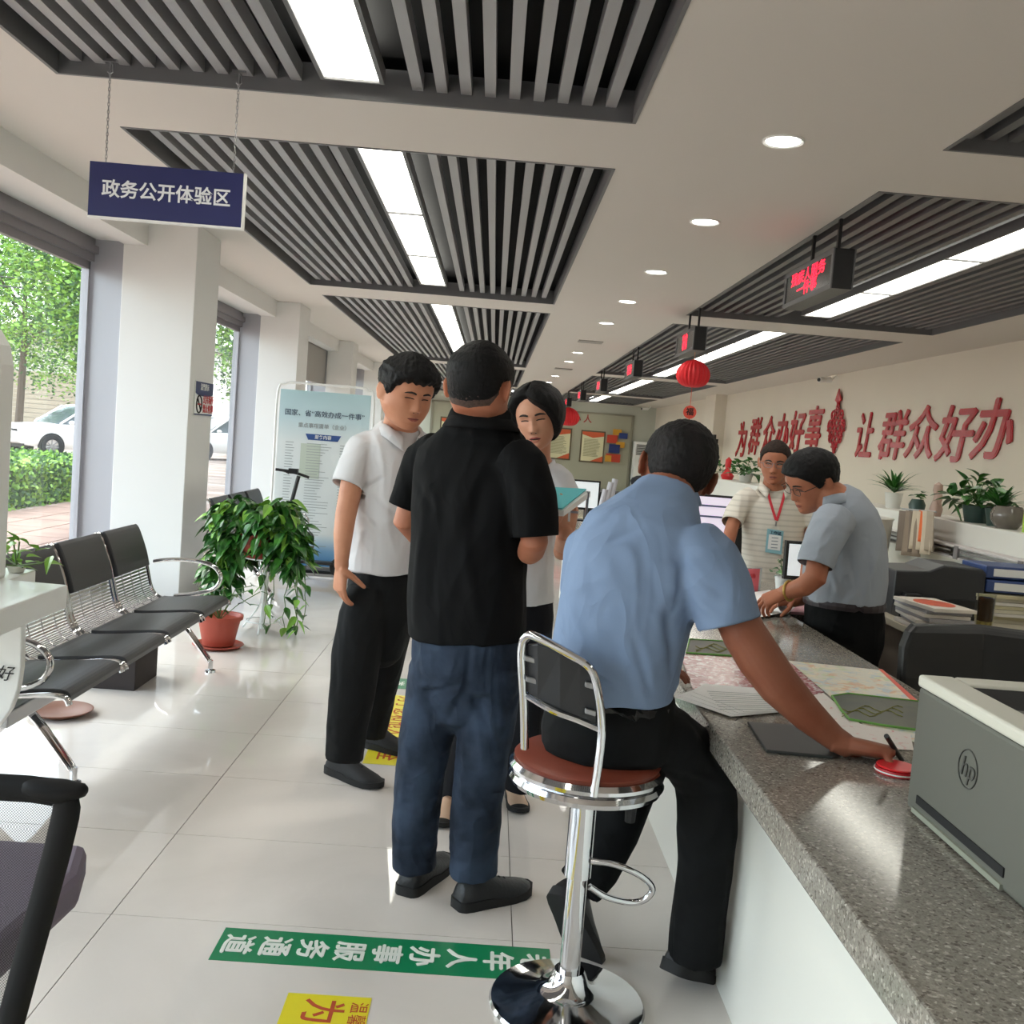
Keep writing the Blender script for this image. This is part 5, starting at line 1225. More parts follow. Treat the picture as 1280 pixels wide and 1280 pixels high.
folds(me, .004, (8,8,4), 33, [((860,900),(900,960),.014,-.008), ((850,960),(905,985),.012,.008), ((852,1000),(905,1010),.012,-.006), ((848,1150),(895,1160),.010,.008), ((846,1165),(895,1178),.010,-.008), ((850,1100),(890,1090),.012,.005), ((700,880),(760,900),.014,.006), ((780,880),(850,890),.014,-.006)])
trD = place('trousers', me, m_bt, D)
b = MB(); path = []
for k in range(28):
    a = 2*PI*k/28; c = P(766,872,y=2.58); path.append(c+Vector((1,-.22,-.08)).normalized()*(.163*math.cos(a))+Vector((.2,.97,0))*(.152*math.sin(a)))
b.tube(path, (.004,.017), 6, closed=True, ref=Vector((0,0,.001))+Vector((1,0,0))); b.build('belt', mat('black leather belt', (20,20,20), .4), D)
m_ds = mat('worn black leather shoe', (26,25,25), .5, bump=.1, bump_s=60)
h1 = Z0(838,1232)+Vector((0,.03,.03)); shoe(D, P(838,1216,y=2.62), P(898,1226,y=2.84), m_ds, m_sole, s=1.12)
shoe(D, P(696,1120,y=2.72), P(738,1212,y=2.80), m_ds, m_sole, up=(.55,.80,.35), s=1.1)
# pen in his hand, red ink pad
b = MB(); b.tube([P(1108,920,y=2.26), P(1127,950,z=CT+.008)], .006, 10); b.tube([P(1127,950,z=CT+.008), P(1130,954,z=CT+.001)], [.003,.001], 8)
o = b.build('black_pen', m_blk, smooth=True); tag(o, "black pen under the seated man's fingers on the counter", 'pen')
ipd = thing('ink_pad', P(1120,968,z=CT), 'round red ink pad tin with a red lid on the counter', 'ink pad')
c = P(1120,966,z=CT); c.z = CT+.0005
b = MB(); b.lathe([(.001,0),(.047,0),(.048,.006),(.047,.012),(.042,.012),(.001,.011)], c, 32, cap=False); b.build('tin', mat('red tin', (178,34,42), .4), ipd, smooth=True)
b = MB(); b.lathe([(.049,.005),(.0505,.005),(.0505,.008),(.049,.008)], c, 32, cap=False); b.build('rim', m_ring, ipd)
b = MB(); b.lathe([(.001,.0125),(.043,.0125),(.046,.016),(.044,.018),(.001,.018)], c, 32, cap=False); b.build('lid', mat('red tin lid', (214,40,46), .35), ipd, smooth=True)
# ================================================================ the man with the lanyard
sE = skin('medium tan skin', (176,116,88))
E_ = thing('person', Vector((1.55, 6.0, 0)), 'man in a cream striped polo with a red lanyard and badge, behind the counter', 'person')
hE = Head(P(969,578,y=6.0), (-.32,-.92,-.14), 0, .262, .98, 1.0)
b = MB(); hE.add(b)
limb(b, [(968,596,6.05,13,.06),(968,612,6.08,15,.065),(968,625,6.1,22,.07)], ref=hE.r)
limb(b, [(968,640,6.1,30,.09),(962,700,6.1,26,.1),(960,780,6.1,28,.1)], ref=Vector((1,0,0)))
limb(b, [(926,632,6.05,9),(916,656,6.0,8.5),(910,678,5.97,8.5),(914,700,5.9,7),(922,720,5.85,6)])
hand(b, P(922,720,y=5.85), (.4,-.3,-.85), (.8,0,.4), 1.0, .3)
limb(b, [(1004,632,6.1,9),(1014,666,6.05,8.5),(1010,700,5.95,7.5),(1000,715,5.85,6)]); hand(b, P(1000,715,y=5.85), (-.5,-.4,-.6), (-.8,0,.4), 1.0, .3)
me = voxel(b, .0042, 2, .5); bodyE = place('body', me, sE, E_); meE = me.copy(); meE.transform(Matrix.Translation(bodyE.location))
m_gm = mat('silver spectacle frame', (120,116,116), .3, .8); m_gl = mat('spectacle lens', (255,255,255)); glass_fix(m_gl, (.97,.98,1))
face(hE, meE, bodyE, closed=.35, lipc=(140,72,64), open_=.006, glasses=(m_gm, m_gl))
hE.hair(lambda d: stdline(d, .27, .0, -.25), lambda d, z: ip(z, [(-.3,.004),(0,.015),(.2,.03),(.5,.035)]), mat('close-cropped hair', (38,33,31), .8, spec=.1, noise_s=60, rgb2=(58,46,40)), bodyE, amp=.006, freq=30, seed=5)
def stripe_mat():
    m = mat('cream striped polo knit', (208,200,186), .8, spec=.2); t = m.node_tree; b = t.nodes['Principled BSDF']; g = t.nodes.new('ShaderNodeNewGeometry')
    w_ = t.nodes.new('ShaderNodeTexWave'); w_.bands_direction = 'Z'; w_.inputs['Scale'].default_value = 9.5; w_.inputs['Distortion'].default_value = .4; t.links.new(g.outputs['Position'], w_.inputs['Vector'])
    cr = t.nodes.new('ShaderNodeValToRGB'); cr.color_ramp.elements[0].position = .6; cr.color_ramp.elements[0].color = (*lin((212,205,192)), 1); cr.color_ramp.elements[1].position = .95; cr.color_ramp.elements[1].color = (*lin((196,189,176)), 1)
    t.links.new(w_.outputs['Fac'], cr.inputs[0]); t.links.new(cr.outputs[0], b.inputs['Base Color']); return m
m_st = stripe_mat()
b = MB(); rE = Vector((1,.12,0))
limb(b, [(966,790,6.1,42,.15),(966,740,6.1,41,.15),(966,690,6.1,39,.145),(967,650,6.1,40,.14),(968,630,6.1,40,.12),(968,618,6.1,31,.10),(968,608,6.08,18,.075)], ref=rE, rnd=False, n=32, sq=.92)
limb(b, [(940,622,6.1,16,.08),(928,630,6.07,16,.075),(920,640,6.05,14,.072),(914,654,6.0,13,.068)], rnd=False, n=22)
limb(b, [(996,624,6.1,16,.08),(1008,634,6.1,16,.075),(1014,658,6.08,14,.07)], rnd=False, n=22)
me = voxel(b, .007, 7, .5); folds(me, .005, (7,7,4), 41); e1 = P(914,654,y=6.0); open_end(me, e1, e1-P(920,640,y=6.05), .09)
shE = place('striped_polo', me, m_st, E_, .003)
collar(shE, hE, P(968,611,y=6.08), m_st, .080, .036, .9, .01, tilt=(-.1,-1,0), gap=.5)
b = MB(); limb(b, [(964,760,6.1,36,.13),(962,800,6.1,38,.14),(960,850,6.1,36,.13)], ref=rE); 
for dx in (-16, 16): limb(b, [(962+dx,840,6.1,20,.10),(960+dx,950,6.1,16,.08),(958+dx,1010-130,6.1,16,.08)][:2]); b.tube([P(960+dx,940,y=6.1), Vector((P(960+dx,940,y=6.1).x,6.1,.08))], .075, 16)
me = voxel(b, .01, 3); place('trousers', me, m_tr, E_)
for dx in (-.09, .09): shoe(E_, (1.48+dx,6.16,0), (1.45+dx,5.88,0), m_ds, m_sole)
m_lan = mat('red lanyard ribbon', (206,44,58), .6)
me = shE.data; bv = BVHTree.FromPolygons([shE.location+v.co for v in me.vertices], [tuple(p.vertices) for p in me.polygons])
def onE(px, py, lift=.006):
    d = (P(px, py, y=6)-CAM).normalized(); h_ = bv.ray_cast(CAM, d); return (h_[0] if h_[0] is not None else P(px, py, y=5.95))-d*lift
b = MB()
for pts in ([(958,609),(961,620),(965,634),(970,650)], [(982,611),(979,624),(975,638),(971,651)]):
    pp = [onE(*q, .014 if i < 2 else .006) for i, q in enumerate(pts)]; pp = smoothpath(pp, 4); b.tube(pp, (.008,.0015), 6, ref=Vector((1,0,0)))
lan = thing('lanyard_badge', onE(970,692), "red lanyard with a pale blue name badge around the man's neck", 'badge')
b.build('ribbon', m_lan, lan)
b = MB(); c = onE(970,655,.01); b.obox(c, (.004,0,0), (0,.002,0), (0,0,.014)); b.build('clip', m_steel, lan)
b = MB(); c = onE(968,677,.012); b.obox(c, (.05,0,-.004), (0,.003,0), (0,0,.072)); bd = b.build('badge_card', mat('badge pale blue', (140,186,196), .4), lan)
b = MB(); b.obox(c+Vector((0,-.004,-.005)), (.038,0,-.003), (0,.001,0), (0,0,.045)); b.build('badge_field', m_paper, bd)
text('badge_text', '工作证', .024, c+Vector((0,-.006,.052)), (1,0,-.08), w, m_ink, bd, bold=.01)
b = MB()
for k in range(4): b.box(c.x-.02, c.x+.02, c.y-.0065, c.y-.0055, c.z-.04+k*.02, c.z-.034+k*.02)
b.build('badge_line', m_ink2, bd)['kind'] = 'stuff'
# ================================================================ the man in the grey shirt, bending over papers
sF = skin('warm tan skin', (180,118,90))
F_ = thing('person', Vector((1.72, 4.35, 0)), 'man in a grey-blue shirt and glasses bending over papers at the counter', 'person')
hF = Head(P(1014,601,y=4.42), (-.86,-.22,-.46), -6, .272, 1.04, 1.05)
b = MB(); hF.add(b)
limb(b, [(1026,612,4.4,19,.07),(1042,624,4.38,23,.08),(1056,642,4.38,30,.09)], ref=hF.r)
limb(b, [(1060,655,4.38,34,.12),(1058,700,4.38,38,.12),(1054,745,4.38,40,.12)], ref=Vector((.4,-.9,0)))
limb(b, [(1032,660,4.18,15),(1024,700,4.14,14.5),(1019,722,4.12,14.5),(1005,733,4.14,13),(990,738,4.18,10.5),(982,740,4.2,10)])
hand(b, P(984,739,y=4.2), (-.8,.1,-.45), (-.3,.3,-.9), 1.1, .45, .6, .05, side=-1)
limb(b, [(1030,655,4.6,14),(1015,700,4.65,13),(1010,735,4.62,12),(1000,748,4.55,10),(992,750,4.5,9)])
hand(b, P(992,750,y=4.5), (-.9,-.1,-.2), (0,0,-1), 1.0, .35, .5, .05, side=1)
me = voxel(b, .0038, 2, .5); bodyF = place('body', me, sF, F_); meF = me.copy(); meF.transform(Matrix.Translation(bodyF.location))
face(hF, meF, bodyF, closed=.85, lipc=(146,74,64), glasses=(mat('black spectacle frame', (24,24,26), .4), m_gl))
hF.hair(lambda d: stdline(d, .24, -.06, -.30), lambda d, z: ip(z, [(-.3,.02),(-.1,.035),(.1,.055),(.3,.07),(.5,.07)]), m_hair, bodyF, amp=.010, freq=18, seed=15)
m_gs = mat('grey blue shirt cotton', (158,165,174), .75, spec=.2, wr=.22, bump=.04, bump_s=300)
b = MB(); rF = Vector((.85,-.5,0))
limb(b, [(1055,752,4.38,49,.17),(1056,725,4.38,52,.175),(1058,695,4.38,51,.17),(1060,668,4.38,46,.165),(1058,648,4.38,38,.15),(1050,632,4.38,30,.12),(1040,622,4.38,23,.09)], ref=rF, rnd=False, n=34, sq=.94)
limb(b, [(1046,648,4.24,24,.09),(1036,664,4.18,25,.09),(1026,686,4.15,22,.085),(1019,708,4.13,20,.08)], rnd=False, n=24)
limb(b, [(1040,648,4.54,22,.09),(1026,676,4.6,20,.08),(1018,700,4.63,18,.075)], rnd=False, n=24)
me = voxel(b, .006, 8, .5); folds(me, .005, (8,8,5), 51, [((1050,665),(1085,672),.012,-.007), ((1060,690),(1075,745),.014,-.008), ((1085,690),(1090,745),.012,-.008), ((1040,715),(1050,745),.012,.008), ((1048,660),(1045,710),.010,-.010), ((1020,690),(1045,670),.01,.005), ((1095,700),(1080,745),.010,.007)])
e1 = P(1019,708,y=4.13); open_end(me, e1, e1-P(1026,686,y=4.15), .11)
shF = place('grey_shirt', me, m_gs, F_, .003)
collar(shF, hF, P(1040,624,y=4.39), m_gs, .088, .036, .8, .0, tilt=(-.85,-.3,0), gap=.5, up=(-.25,0,.97))
b = MB()
limb(b, [(1055,745,4.38,47,.16),(1055,775,4.38,50,.17),(1055,805,4.38,48,.16)], ref=rF, n=32)
limb(b, [(1046,800,4.32,36,.12),(1048,870,4.34,30,.10),(1050,930,4.36,26,.085)], rnd=False); limb(b, [(1064,800,4.5,36,.12),(1064,870,4.5,30,.10),(1062,930,4.5,26,.085)], rnd=False)
for q in ((1050,925,4.36), (1062,925,4.5)):
    c = P(q[0], q[1], y=q[2]); b.tube([c, Vector((c.x, c.y, .08))], [.09,.08], 18)
me = voxel(b, .008, 4, .5); folds(me, .003, (8,8,4), 53, [((1020,770),(1050,790),.012,-.006)]); place('trousers', me, m_bt, F_)
for q in ((1050,925,4.36), (1062,925,4.5)):
    c = P(q[0], q[1], y=q[2]); shoe(F_, (c.x+.07, c.y, 0), (c.x-.22, c.y-.06, 0), m_ds, m_sole)
b = MB(); path = []
for k in range(28):
    a = 2*PI*k/28; c = P(1055,753,y=4.38); r1 = rF.normalized(); r2 = r1.cross(Vector((0,0,1))); path.append(c+r1*(.176*math.cos(a))+r2*(.172*math.sin(a)))
b.tube(path, (.004,.019), 6, closed=True, ref=Vector((1,0,0))); b.build('belt', mat('dark brown belt', (44,34,38), .45), F_)
b = MB(); c = P(984,738,y=4.2); d = (P(990,738,y=4.18)-c).normalized(); a_, b_ = frame(d); b.tube([P(986.5,738.5,y=4.19)+a_*(.042*math.cos(t*PI/10))+b_*(.036*math.sin(t*PI/10)) for t in range(20)], (.006,.006), 6, closed=True); b.build('wristwatch', mat('gold watch band', (200,170,96), .3, .8), F_)
# ================================================================ things on and behind the counter
ORD = ['lowest','second','third','fourth','fifth','sixth','seventh','eighth']
def flat(b, pts, z, th=.001, m=0):
    q = [P(x, y, z=z) for x, y in pts]; b.loft([q, [p+Vector((0,0,th)) for p in q]], m)
def solo(b, name, m, label, cat, group=None, **k):
    return tag(b.build(name, m, **k), label, cat, group)
def blotch(name, base, others, scale=9, rough=.5, thr=.5):
    m = mat(name, base, rough); t = m.node_tree; bs = t.nodes['Principled BSDF']; tc = t.nodes.new('ShaderNodeTexCoord')
    last = None
    for k, c in enumerate(others):
        n = t.nodes.new('ShaderNodeTexNoise'); n.inputs['Scale'].default_value = scale*(1+.35*k); n.inputs['Detail'].default_value = 4; n.inputs['Distortion'].default_value = 1.0
        mp = t.nodes.new('ShaderNodeMapping'); mp.inputs['Location'].default_value = (k*3.1, k*1.7, 0); t.links.new(tc.outputs['Object'], mp.inputs[0]); t.links.new(mp.outputs[0], n.inputs['Vector'])
        r = t.nodes.new('ShaderNodeValToRGB'); r.color_ramp.elements[0].position = thr; r.color_ramp.elements[1].position = thr+.08; t.links.new(n.outputs['Fac'], r.inputs[0])
        mx = t.nodes.new('ShaderNodeMixRGB'); mx.inputs[2].default_value = (*lin(c), 1); t.links.new(r.outputs[0], mx.inputs[0])
        if last is None: mx.inputs[1].default_value = (*lin(base), 1)
        else: t.links.new(last, mx.inputs[1])
        last = mx.outputs[0]
    t.links.new(last, bs.inputs['Base Color']); return m
# large print, pink sheet, mats
b = MB(); flat(b, [(985,826),(1102,838),(1152,880),(1150,930),(1082,908)], CT+.0005); solo(b, 'map_print', blotch('pale map print', (214,210,196), [(196,206,170),(216,176,140),(186,196,200),(226,214,190)], 11, .45, .54), 'large pale map print lying on the counter under the green writing mat', 'map')
b = MB(); flat(b, [(1098,836),(1103,837),(1156,884),(1150,886)], CT+.0016, .001); 
bo = solo(b, 'map_cover_edge', mat('orange red cover', (216,72,48), .45), 'narrow orange red cover strip along the far edge of the map print', 'cover strip')
b = MB(); flat(b, [(850,818),(985,826),(1030,866),(1000,872),(866,862)], CT+.0026, .002); solo(b, 'wrapped_pink_form', blotch('pink form in plastic', (176,112,118), [(206,170,172),(150,84,92),(226,212,212)], 26, .18, .52), 'pink printed form in crinkled plastic at the counter edge', 'form')
b = MB(); flat(b, [(985,832),(1005,846),(1075,905),(1138,918),(1142,938),(1092,935),(1030,900)], CT+.002, .001); solo(b, 'long_form_sheet', blotch('white and pink form', (222,214,208), [(214,150,150)], 30, .5, .6), "long white and pink form beneath the man's forearm", 'form')
rnd = random.Random(4)
for k in range(4):
    b = MB(); dx, dy = k*7-8, -k*2; z = CT+.005+k*.0016
    flat(b, [(850+dx*1.2,871+dy),(876+dx*.3,861+dy),(982,866+dy*.5),(1002+dx*.4,888-k),(920+dx*.8,896-k*2)], z, .001)
    o = solo(b, 'paper_sheet', m_paper, ['lowest white sheet of the fanned pile by the counter edge','second white sheet of the fanned pile by the counter edge','third white sheet of the fanned pile by the counter edge','topmost printed sheet of the fanned pile by the counter edge'][k], 'paper', 'fanned papers at the counter edge')
b = MB()
for i in range(9):
    p, q = P(884+i*2, 864+i*2.8, z=CT+.0122), P(975+i*2.5, 869+i*2.2, z=CT+.0122); b.tube([p, q], .0006, 3)
b.build('printed_line', m_ink2, o)['kind'] = 'stuff'
m_matd = mat('dark olive writing mat', (40,44,34), .35, noise_s=14, rgb2=(58,62,36)); m_lime = mat('lime edge', (104,160,70), .5); m_yel = mat('faded yellow drawing', (128,128,52), .5)
def wmat(pts, label, z=CT+.004):
    t = thing('writing_mat', P(*pts[0], z=z), label, 'mat', 'dark green writing mats')
    b = MB(); flat(b, pts, z, .003); b.build('mat_sheet', m_matd, t)
    b = MB(); q = [P(x, y, z=z+.003) for x, y in pts]; b.tube(q, .0035, 6, closed=True); b.build('mat_edge', m_lime, t)
    cx_ = sum(p[0] for p in pts)/len(pts); cy_ = sum(p[1] for p in pts)/len(pts); sc_ = (max(p[0] for p in pts)-min(p[0] for p in pts))/120
    b = MB()
    for k in range(3):
        b.tube([P(cx_+(-38+i*7)*sc_, cy_+(4*math.sin(i*1.1+k)+k*3-3)*sc_, z=z+.004) for i in range(12)], .0016, 4)
    b.build('mat_drawing', m_yel, t)
wmat([(1040,870),(1060,867),(1158,878),(1158,914),(1100,906),(1062,899),(1052,888)], 'dark green writing mat with lime edge beside the grey printer')
wmat([(862,799),(925,803),(950,822),(858,816)], 'dark green writing mat partly hidden behind the seated man')
b = MB(); flat(b, [(934,905),(1010,911),(1052,947),(1040,949),(958,941)], CT+.001, .008); solo(b, 'document_wallet', mat('dark grey wallet', (52,54,52), .5), "flat dark grey document wallet under the seated man's wrist", 'wallet', bevel=.002)
# ---- the big grey printer at the right edge
pr = thing('laser_printer', (1.12, 1.78, CT), 'grey laser printer with an ivory top at the near end of the counter', 'printer')
m_pg = mat('warm grey printer plastic', (98,98,90), .5); m_iv = mat('ivory printer plastic', (206,203,190), .45); 
X0, X1, Y0, Y1, Zp = .93, 1.34, 1.53, 2.03, CT
b = MB(); b.box(X0, X1, Y0, Y1, Zp+.004, Zp+.262); b.build('printer_body', m_pg, pr, bevel=.008)
b = MB(); zt = Zp+.262
b.box(X0-.004, X0+.07, Y0, Y1, zt, zt+.026); b.box(X1-.06, X1, Y0, Y1, zt, zt+.026); b.box(X0+.07, X1-.06, Y1-.07, Y1, zt, zt+.026); b.box(X0+.07, X1-.06, Y0, Y0+.13, zt, zt+.02)
b.build('top_cover', m_iv, pr, bevel=.007, seg=3)
b = MB(); b.prism([(0,.02),(.3,-.05),(.3,-.06),(0,-.0)], (X0+.07, Y1-.07, zt), (0,-1,0), (0,0,1), (X1-X0-.13,0,0)); b.box(X0+.07, X1-.06, Y0+.13, Y1-.07, zt-.06, zt-.055); b.build('output_tray', m_blk2, pr)
b = MB(); b.box(X0+.12, X0+.28, Y1-.2, Y1-.08, zt-.012, zt-.008); b.build('tray_paper', m_paper, pr)
b = MB(); b.box(X0-.002, X1, Y0-.012, Y0, Zp+.004, Zp+.26); b.build('front_cover', m_iv, pr, bevel=.005)
b = MB(); b.box(X0-.003, X0+.001, Y0+.10, Y1-.05, Zp+.028, Zp+.045); b.build('side_slot', m_blk2, pr)
b = MB(); b.box(X0-.006, X0+.001, Y0+.10, Y1-.04, Zp+.006, Zp+.016); b.build('base_strip', mat('pale base strip', (140,142,128), .5), pr)
b = MB(); b.box(X0+.015, X0+.06, Y0+.02, Y0+.10, zt+.022, zt+.030); b.build('button_panel', mat('panel grey', (176,174,164), .4), pr, bevel=.003)
m_emb = mat('dark embossed logo', (70,70,66), .45)
text('maker_logo', 'hp', .055, (X0-.0015, 1.79, Zp+.165), (0,-1,0), w, m_emb, pr, depth=.002, shear=.25)
b = MB(); b.tube([(X0-.001, 1.79+.036*math.cos(t*PI/14), Zp+.165+.036*math.sin(t*PI/14)) for t in range(28)], .0016, 5, closed=True); b.build('logo_ring', m_emb, pr)
# ---- papers in the hands of the bending man, card stand
b = MB(); q = [(926,742),(962,738),(985,745),(1000,750),(985,765),(948,772),(930,770)]
top = [P(x, y, z=CT+.012) for x, y in q]; b.loft([top, [p+Vector((0,0,.002)) for p in top]]); solo(b, 'paper_bundle', m_paper, 'white papers on the counter under the bending man\'s hands', 'paper')
b = MB(); rings = []
for i in range(9):
    a = i/8*PI*.9; c0, c1 = P(984,768,z=CT+.015), P(1004,750,z=CT+.015); off = Vector((-.05*math.sin(a)-.0, .0, .045*(1-math.cos(a)))) ; rings.append([c0+off, c1+off, c1+off+Vector((.001,0,.0012)), c0+off+Vector((.001,0,.0012))])
b.loft(rings); solo(b, 'curled_sheet', m_paper, 'curled white sheet lifted by the bending man\'s fingers', 'paper')
b = MB(); flat(b, [(990,757),(1035,760),(1042,770),(988,768)], CT+.001, .012); solo(b, 'pink_slips', mat('pink paper slips', (206,158,166), .7), 'small stack of pink slips beside the curled white sheet', 'paper')
cs = thing('card_stand', P(938,741,z=CT), 'acrylic stand holding a pink card on the counter', 'card stand')
b = MB(); a0, a1 = P(906,742,z=CT), P(950,741,z=CT); uu = (a1-a0); b.prism([(0,0),(1,0),(1,.135),(0,.135)], a0, uu, (0,0,1), (0,.006,0)); b.build('acrylic_stand', mat('clear acrylic', (200,206,206), .15, alpha=.55), cs)
b = MB(); b.prism([(.03,.004),(.93,.004),(.93,.13),(.03,.13)], a0-Vector((0,.003,0)), uu, (0,0,1), (0,.002,0)); cd = b.build('pink_card', mat('coral pink card', (222,106,116), .7), cs)
text('card_text', '办事指南', .026, (a0+uu*.62)+Vector((0,-.005,.09)), uu, w, m_red, cd); text('card_text', '请取号', .02, (a0+uu*.62)+Vector((0,-.005,.05)), uu, w, m_red, cd)
p_ = P(978,730,y=5.4); pot_plant(p_.x, p_.y, CT, 'small leafy plant in a white pot beside the monitor and bending man', 'leafy', .11, 5, m_ring, .08, .045)
# monitors and small things along the counter
def monitor(c, rz, wd, ht, label, screen, z0=CT, tilt=.1, stand=True, lift=0):
    t = thing('computer_monitor', (c[0], c[1], z0), label, 'monitor')
    R = Matrix.Rotation(rz, 3, 'Z'); O = Vector((c[0], c[1], z0)); T = lambda x, y, z: O+R @ Vector((x, y+(z-.1)*tilt, z))
    def bx(b, x0, x1, y0, y1, za, zb):
        b.add([T(x,y,z) for z in (za,zb) for y in (y0,y1) for x in (x0,x1)], [(0,2,3,1),(4,5,7,6),(0,1,5,4),(1,3,7,5),(3,2,6,7),(2,0,4,6)])
    b = MB(); bx(b, -wd/2, wd/2, 0, .03, .10, .10+ht); b.build('monitor_case', m_black, t)
    b = MB(); bx(b, -wd/2+.015, wd/2-.015, -.002, 0, .12, .10+ht-.015); s = b.build('screen', screen, t)
    if stand:
        b = MB(); bx(b, -.03, .03, .02, .05, -lift, .2); bx(b, -.1, .1, -.02, .12, -lift, .012-lift); b.build('stand', m_black, t)
    return t, s, T
m_scr = mat('lit pale screen', (216,206,222), .4, emit=.55); m_scr2 = mat('lit document screen', (220,226,228), .4, emit=.5); m_scr3 = mat('lit landscape screen', (90,140,140), .4, emit=.5, noise_s=12, rgb2=(60,96,50)); m_scroff = mat('dark screen', (24,30,30), .15)
t, s, T = monitor((P(874,640,y=6.5).x, 6.5), -.05, .54, .29, 'monitor with a pale lilac screen behind the seated man\'s head', m_scr, CT+.06, .18, lift=.059)
b = MB()
for z in (.31, .24): b.add([T(-.2,-.004,z), T(.22,-.004,z), T(.22,-.004,z+.012), T(-.2,-.004,z+.012)], [(0,1,2,3)])
b.build('screen_bar', mat('slate screen bar', (72,80,104), .5, emit=.2), s)
b = MB(); c = P(925,690,y=7.0); b.box(c.x-.10, c.x+.10, 6.9, 7.1, 0.0, CT+.30); solo(b, 'black_device', m_black, 'black office device under the lilac monitor', 'device', bevel=.01)
monitor((P(1032,700,y=5.0).x, 5.1), .1, .36, .20, 'monitor with a white screen partly behind the bending man', m_scr2, CT, .05)
monitor((P(783,608,y=7.2).x, 7.2), .1, .34, .24, 'monitor showing a green landscape beyond the seated man\'s shoulder', m_scr3, CT, .05)
monitor((P(792,616,y=6.6).x, 6.6), -.1, .2, .16, 'small dark screen in front of the landscape monitor', m_scroff, CT, .1)
monitor((P(722,596,y=8.6).x, 8.6), .1, .42, .26, 'far monitor with white papers stuck on, beyond the woman', m_scr2, CT+.05, .0)
# rolled papers in a holder
ph = thing('paper_holder', P(757,640,y=5.6), 'holder with rolled grey papers on the counter beyond the seated man', 'holder')
c = P(757,655,y=6.6); b = MB(); b.lathe([(.001,0),(.05,0),(.055,.14),(.05,.14),(.045,.01),(.001,.01)], (c.x,c.y,CT), 20, cap=False); b.build('cup', m_lam, ph)
b = MB()
for k, (x0_, y0_, x1_, y1_) in enumerate(((748,648,757,612),(753,648,764,603),(758,650,769,599))): b.tube([P(x0_,y0_,y=6.6+.01*k), P(x1_,y1_,y=6.62+.01*k)], .02, 10)
b.build('rolled_paper', mat('grey rolled paper', (186,184,190), .7), ph)
pw = Vector((.73, 6.25, CT)); pot_plant(pw.x, pw.y, CT, 'small pale green succulent on the counter behind the folder', 'leafy', .10, 17, m_ring, .10, .06)
# a stack of white trays and dark office clutter farther along the counter
b = MB(); b.box(.98,1.14,6.9,7.1,CT,CT+.12); solo(b, 'tray_stack', m_lam, 'white paper tray stack on the counter beyond the monitors', 'tray', bevel=.01)
b = MB(); b.box(.9,1.35,9.0,9.4,CT,CT+.30); solo(b, 'desktop_printer', m_blk2, 'black desktop printer at the far end of the counter', 'printer', bevel=.02)
def office_chair(x, y, rz, label, z=.62, headr=True):
    t = thing('office_chair', (x,y,0), label, 'chair', None); R = Matrix.Rotation(rz, 3, 'Z'); T = lambda a, b_, c_: Vector((x,y,0))+R @ Vector((a,b_,c_))
    b = MB(); rings = []
    for i in range(9):
        q = i/8; zz = .56+.5*q; ww = .23-.05*q**3; yy = -.02+.05*math.sin(PI*q)
        rings.append([T(-ww,yy-.02,zz), T(0,yy-.05,zz), T(ww,yy-.02,zz), T(ww,yy+.02,zz), T(0,yy,zz), T(-ww,yy+.02,zz)])
    b.loft(rings); b.build('backrest', mat('black mesh fabric', (20,21,23), .8), t, smooth=True)
    b = MB(); b.prism([(-.25,-.22),(.25,-.22),(.24,.24),(-.24,.24)], T(0,-.27,.44), R @ Vector((1,0,0)), R @ Vector((0,1,0)), (0,0,.07)); b.build('seat', mat('black seat fabric', (24,24,27), .8), t, bevel=.02)
    b = MB(); b.tube([T(0,-.25,.08), T(0,-.25,.44)], .03, 10); b.tube([T(0,-.2,.42), T(0,.06,.45), T(0,.06,.7)], .02, 8); b.build('column', m_black, t)
    for k in range(5):
        a = k*2*PI/5; b = MB(); e = T(.28*math.cos(a), -.25+.28*math.sin(a), .06); b.tube([T(0,-.25,.1), e], [.025,.015], 8); b.lathe([(.001,-.02),(.028,-.02),(.028,.02),(.001,.02)], (e.x,e.y,.03), 12, ax=(1,0,0)); b.build('leg', m_black, t)
    if headr:
        b = MB(); b.ell(T(0,-.0,1.16), .13, .05, .07, 12); b.build('headrest', mat('black seat fabric', (24,24,27), .8), t, smooth=True)
    return t
office_chair(1.5, 8.6, .4, 'black office chair far behind the counter beyond the monitors')
office_chair(1.62, 10.6, -.2, 'farthest black office chair beyond the end of the counter')
# black chair close behind the printer: a wide padded back
bc = thing('staff_chair', (2.1, 3.4, 0), 'black padded chair back behind the grey printer', 'chair')
b = MB(); A = P(1112,800,y=3.0); rings = []
xa, xb_ = P(1122,840,y=3.55).x, P(1330,840,y=3.55).x
for z, dx, dy in ((.48,.03,.02),(.58,.01,0),(.75,0,-.01),(.86,.0,.0),(.915,.02,.01),(.94,.05,.03)):
    rings.append([Vector((xa+dx,3.58+dy,z)), Vector(((xa+xb_)/2,3.62+dy,z+.01)), Vector((xb_-dx,3.58+dy,z)), Vector((xb_-dx,3.52+dy,z)), Vector(((xa+xb_)/2,3.55+dy,z+.01)), Vector((xa+dx,3.52+dy,z))])
b.loft(rings); b.build('backrest', mat('black leatherette', (24,24,25), .5), bc, bevel=.015)
b = MB(); b.box(xa+.03, xb_-.03, 3.02, 3.50, .42, .50); b.build('seat', mat('black leatherette', (24,24,25), .5), bc, bevel=.02)
b = MB(); cxm = (xa+xb_)/2; b.tube([(cxm,3.25,.08),(cxm,3.25,.44)], .03, 10)
for k in range(5): b.tube([(cxm,3.25,.09),(cxm+.28*math.cos(k*1.257),3.25+.28*math.sin(k*1.257),.04)], .02, 8)
b.build('pedestal', m_black, bc)
